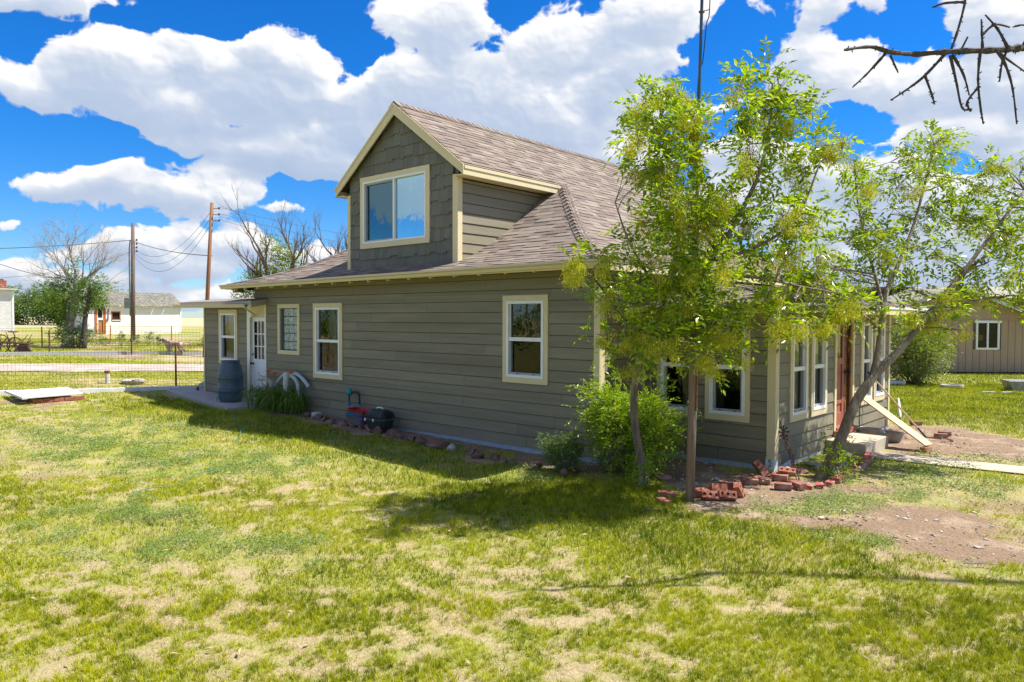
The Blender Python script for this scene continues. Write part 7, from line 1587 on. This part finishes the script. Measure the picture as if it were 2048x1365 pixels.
    m = MB(); fr.box(m, .35, 1.5, zb-.06, zb+.0, .3, 1.2); m.build('door_slab', M_whitelap, t)
shed()
def whitehouse():
    U_ = Vector((.2, .98)); c = Vector((-64, 16))-U_*3.05; fr = FR((c.x, c.y), (U_.x, U_.y), (U_.y, -U_.x)); zb = 1.05; t = thing('white_house', 'edge of a flat-topped white clapboard house with a red brick chimney at the far left', 'house', (c.x, c.y, zb)); u1 = 3.05
    # u1 is the visible right-hand corner
    m = MB(); z = zb
    while z < zb+3.05: fr.box(m, -9, u1, z, z+.115, -6, .012+.0); z += .13
    m.build('clapboards', M_whitelap, t); m = MB(); fr.box(m, -8.9, u1-.02, zb, zb+3.1, -5.9, -.01); m.build('wall', M_whitelap, t)
    m = MB(); fr.box(m, -9.2, u1+.25, zb+3.12, zb+3.2, -6.3, .3); fr.box(m, -9.1, u1+.1, zb+3.0, zb+3.12, -6.1, .1); m.build('roof', M_board, t)
    m = MB(); fr.box(m, u1-.1, u1+.02, zb, zb+3.0, -.05, .04); m.build('corner_board', M_white, t)
    ch = MB()
    for k in range(5): fr.box(ch, u1-.95, u1-.38, zb+3.2+k*.13, zb+3.31+k*.13, -1.5, -.8)
    rf = ch.build('chimney', M_brick, t); ch = MB(); fr.box(ch, u1-.93, u1-.40, zb+3.2, zb+3.82, -1.48, -.82); ch.build('mortar', M_mortar, rf)
    ch = MB(); fr.box(ch, u1-.78, u1-.55, zb+3.84, zb+3.94, -1.35, -.95); ch.build('chimney_pot', M_rust, rf)
    m = MB(); fr.box(m, u1-2.2, u1-1.55, zb+.4, zb+1.0, .01, .06); m.build('rust_stained_panel', M_rust, t)
whitehouse()
# rusty farm machinery
def machine(lab, cx, cy, s, seed, plough=False):
    z = G(cx, cy); t = thing('farm_machine', lab, 'farm machine', (cx, cy, z)); rr = random.Random(seed); r_ = rx_; f_ = Vector((fw.x, fw.y, 0)).normalized()
    def Pq(a, b, c): return Vector((cx, cy, z))+r_*a*s+f_*b*s+Vector((0, 0, c*s))
    m = MB(); m.tube([Pq(-1.1, 0, .55), Pq(.1, 0, .5), Pq(.9, 0, .42)], .05*s, 6); m.tube([Pq(-1.0, .4, .5), Pq(.8, .4, .45)], .04*s, 6); m.tube([Pq(-.6, 0, .5), Pq(-.6, .4, .5)], .04*s, 6); m.tube([Pq(.7, 0, .45), Pq(.7, .4, .45)], .04*s, 6); m.build('frame', M_rustdark, t)
    for (a, rad, b) in ((-.75, .42, -.08), (-.75, .42, .5), (-.1, .36, .5)):
        m = MB(); n = 22; m.tube([Pq(a+rad*math.cos(2*math.pi*k/n), b, rad+rad*math.sin(2*math.pi*k/n)) for k in range(n+1)], .028*s, 5, caps=False)
        for k in range(8): m.tube([Pq(a, b, rad), Pq(a+rad*math.cos(k*math.pi/4), b, rad+rad*math.sin(k*math.pi/4))], .012*s, 4)
        m.tube([Pq(a, b-.06, rad), Pq(a, b+.06, rad)], .06*s, 8); m.build('wheel', M_rustdark, t)
    m = MB(); m.tube(smooth_line([Pq(.0, .2, .5), Pq(.1, .2, .75), Pq(.02, .2, .95)], 4), .022*s, 5); m.build('seat_spring', M_rustdark, t)
    m = MB(); m.lathe(Pq(.02, .2, .95), [(.20*s, .05*s), (.19*s, .01*s), (.10*s, 0)], 14); m.build('seat', M_rustdark, t)
    for k in range(7): m = MB(); a = -.9+.26*k; m.tube([Pq(a, .2, .5), Pq(a+rr.uniform(-.2, .3), .2, .5+rr.uniform(.2, .55))], .015*s, 4); m.build('lever', M_rust if k % 2 else M_rustdark, t)
    if plough:
        m = MB(); m.add([Pq(.15, -.15, 0), Pq(.95, .0, .02), Pq(.75, .05, .42), Pq(.42, -.02, .40), Pq(.15, -.12, .02), Pq(.95, .03, .04), Pq(.75, .08, .44), Pq(.42, .01, .42)], [(0, 1, 2, 3), (7, 6, 5, 4), (0, 4, 5, 1), (1, 5, 6, 2), (2, 6, 7, 3), (3, 7, 4, 0)]); m.build('share', M_rustdark, t)
        m = MB(); m.tube(smooth_line([Pq(.7, 0, .42), Pq(.85, 0, .25), Pq(1.05, 0, .03)], 4), .03*s, 5); m.tube([Pq(.6, 0, .45), Pq(.85, 0, .5), Pq(.95, 0, .62)], .02*s, 5); m.build('shank', M_rustdark, t)
c_ = Vector((-30.3, 7.6, 0)); machine('rusty plough with a seat and spoked wheels beside the drive, nearest of the old machines', -30.35, 7.45, .78, 3, True)
machine('rusty spoked-wheel implement at the left edge, left of the plough', -31.3, 6.6, .85, 4)
machine('rusty implement standing against the white house at the far left', -52, 9.4, 1.6, 5)
# little plants in the strip before the shed
for j, (x, y, h) in enumerate([(-34.3, 11.9, .45), (-34.0, 12.5, .55), (-34.1, 13.1, .5), (-33.9, 13.6, .62), (-34.0, 14.0, .42), (-33.0, 15.8, .5)]):
    lab = ['first spindly weed in the row right of the young tree', 'second spindly weed in the row right of the young tree', 'third spindly weed in the row right of the young tree', 'bushiest weed of the row before the grey utility pole', 'last weed of the row, just left of the grey pole foot', 'lone dark weed between the grey pole and the dog'][j]
    bush('weed_plant', lab, (x, y, G(x, y)), .22, h, 90, .07, M_bushdark, 140+j, 3, 7, cat='plant', rach=.12)
for j, (x, y, lab) in enumerate([(-2.4, 7.75, 'upright pale forked twig on the straw right of the pole'), (-2.6, 7.35, 'flat pale twig on the straw below the bricks'), (-1.25, 7.2, 'thin pale twig at the right edge of the lawn')]):
    m = MB(); a = (1.3, .2, .5)[j]; d = Vector((math.cos(a), math.sin(a), .02)); m.tube([Vector((x, y, .03)), Vector((x, y, .04))+d*.12, Vector((x, y, .03))+d*.27], [.007, .006, .003], 5); m.build('twig', M_deadbark, None, (x, y, 0), label=lab, cat='twig')

# ------------------------------------------------------------------ the dog
def dog():
    z0 = G(-26.8, 11.62); o = Vector((-26.8, 11.62, z0)); K = .74; f_ = -rx_*.97+Vector((-fw.x, -fw.y, 0)).normalized()*.25; f_.normalize(); s_ = Vector((0, 0, 1)).cross(f_)
    t = thing('dog', 'shaggy pale and brindle dog standing behind the fence, looking toward the camera', 'dog', tuple(o))
    J = {}; E = []; R = {}
    def v(n, x, y, z, r, par=None):
        J[n] = o+(f_*x+s_*y+Vector((0, 0, z)))*K; R[n] = (r[0]*K, r[1]*K)
        if par: E.append((par, n))
    v('pelvis', -.30, 0, .54, (.125, .13)); v('loin', -.10, 0, .55, (.13, .13), 'pelvis'); v('chest', .14, 0, .52, (.145, .175), 'loin'); v('withers', .27, 0, .56, (.125, .15), 'chest')
    v('neck', .38, .02, .65, (.095, .10), 'withers'); v('skull', .46, .05, .72, (.082, .08), 'neck'); v('brow', .51, .09, .715, (.065, .062), 'skull'); v('muzzle', .57, .15, .685, (.046, .046), 'brow'); v('nose', .61, .19, .675, (.030, .030), 'muzzle')
    for sd_, n in ((.085, 'l'), (-.085, 'r')):
        fx = .03 if n == 'l' else -.03
        v('sh'+n, .24, sd_, .44, (.075, .08), 'withers'); v('el'+n, .20, sd_, .30, (.052, .055), 'sh'+n); v('wr'+n, .22+fx, sd_, .15, (.042, .042), 'el'+n); v('pa'+n, .23+fx, sd_, .04, (.042, .036), 'wr'+n); v('to'+n, .275+fx, sd_, .028, (.034, .026), 'pa'+n)
        hx = .0 if n == 'l' else -.06
        v('hi'+n, -.31, sd_*.8, .46, (.085, .10), 'pelvis'); v('kn'+n, -.24+hx*.3, sd_, .31, (.062, .066), 'hi'+n); v('ho'+n, -.38+hx, sd_, .19, (.038, .04), 'kn'+n); v('hp'+n, -.36+hx, sd_, .04, (.040, .034), 'ho'+n); v('ht'+n, -.31+hx, sd_, .026, (.033, .025), 'hp'+n)
    v('t1', -.41, 0, .56, (.04, .04), 'pelvis'); v('t2', -.52, 0, .50, (.032, .034), 't1'); v('t3', -.64, 0, .50, (.030, .034), 't2'); v('t4', -.76, 0, .60, (.018, .02), 't3')
    names = list(J); me = bpy.data.meshes.new('body'); me.from_pydata([J[n]-o for n in names], [(names.index(a), names.index(b)) for a, b in E], []); ob = bpy.data.objects.new('body', me); COL.objects.link(ob); ob.parent = t
    ob.modifiers.new('skin', 'SKIN'); sk = me.skin_vertices[0].data
    for i, n in enumerate(names): sk[i].radius = R[n]; sk[i].use_root = (n == 'pelvis')
    sub = ob.modifiers.new('sub', 'SUBSURF'); sub.levels = 2; sub.render_levels = 2
    dg = bpy.context.evaluated_depsgraph_get(); m2 = bpy.data.meshes.new_from_object(ob.evaluated_get(dg)); ob.modifiers.clear(); ob.data = m2; m2.name = 'body'; m2.materials.clear(); m2.materials.append(M_fur1); m2.materials.append(M_fur2); m2.materials.append(M_furmask)
    for p in m2.polygons:
        c = p.center/K; x = c.dot(f_); p.use_smooth = True
        p.material_index = 2 if (x > .53 and c.z < .72) else (1 if (-.30 < x < .20 and c.z > .48) or (.1 < x < .22 and c.z > .36) else 0)
    WLOC[ob.name] = o
    # shaggy coat: short locks rooted on the body
    rg = np.random.default_rng(3); nv = len(m2.vertices); co = np.array([list(q.co+o) for q in m2.vertices]); no = np.array([list(q.normal) for q in m2.vertices]); k = rg.integers(0, nv, 6500); P = co[k]+rg.normal(0, .012, (6500, 3)); D = unit(no[k]*.55+np.array([-f_.x*.5, -f_.y*.5, -.75])+rg.normal(0, .22, (6500, 3)))
    xx = (P-np.array(o)) @ np.array(f_)/K; zz = (P[:, 2]-z0)/K; dark = (xx > -.30) & (xx < .20) & (zz > .45)
    low = zz < .10; ok = ~low & ~((xx > .50)) & ~((xx < -.48) & (rg.random(6500) < .75))
    for msk, m_ in ((dark & ok, M_fur2), (~dark & ok, M_fur1)):
        V, F_ = leaf_quads(P[msk], D[msk], unit(no[k][msk]), np.full(msk.sum(), .055), np.full(msk.sum(), .012)); fast('coat', V, F_, m_, t)
    for sg in (1, -1):
        m = MB(); c = o+(f_*.455+s_*(.05+sg*.07)+Vector((0, 0, .765)))*K; m.add([c, c+f_*.05+Vector((0, 0, -.01)), c+s_*sg*.05+f_*.03+Vector((0, 0, -.09)), c-f_*.03+s_*sg*.03+Vector((0, 0, -.05))], [(0, 1, 2, 3)]); m.build('ear', M_furmask, t)
        m = MB(); m.lathe(J['brow']+f_*.03+s_*(sg*.032+.035)+Vector((0, 0, .028)), [(.004, -.01), (.011, 0), (.004, .01)], 8); m.build('eye', M_black, t)
    m = MB(); m.lathe(J['nose']+f_*.02+s_*.022, [(.006, -.018), (.02, 0), (.006, .018)], 10); m.build('nose', M_black, t)
dog()

# fallen leaves on the lawn under and in front of the trees
n = 150; x, y, d = sample_view(n, 4, 11, rng); P = np.stack([x, y, gz(x, y)+.035+.02*rng.random(n)], -1); k = not_built(x, y); P = P[k]; n = len(P)
V, F_ = leaf_quads(P, unit(np.stack([rng.normal(0, 1, n), rng.normal(0, 1, n), rng.normal(0, .15, n)], -1)), unit(np.stack([rng.normal(0, .3, n), rng.normal(0, .3, n), np.ones(n)], -1)), .05+.03*rng.random(n), .016+.012*rng.random(n))
fast('fallen_leaves', V, F_, mat('dead_leaf', (.36, .26, .15), .8, island=.4), kind='stuff', label='scattered dry curled leaves lying on the lawn', cat='leaves')
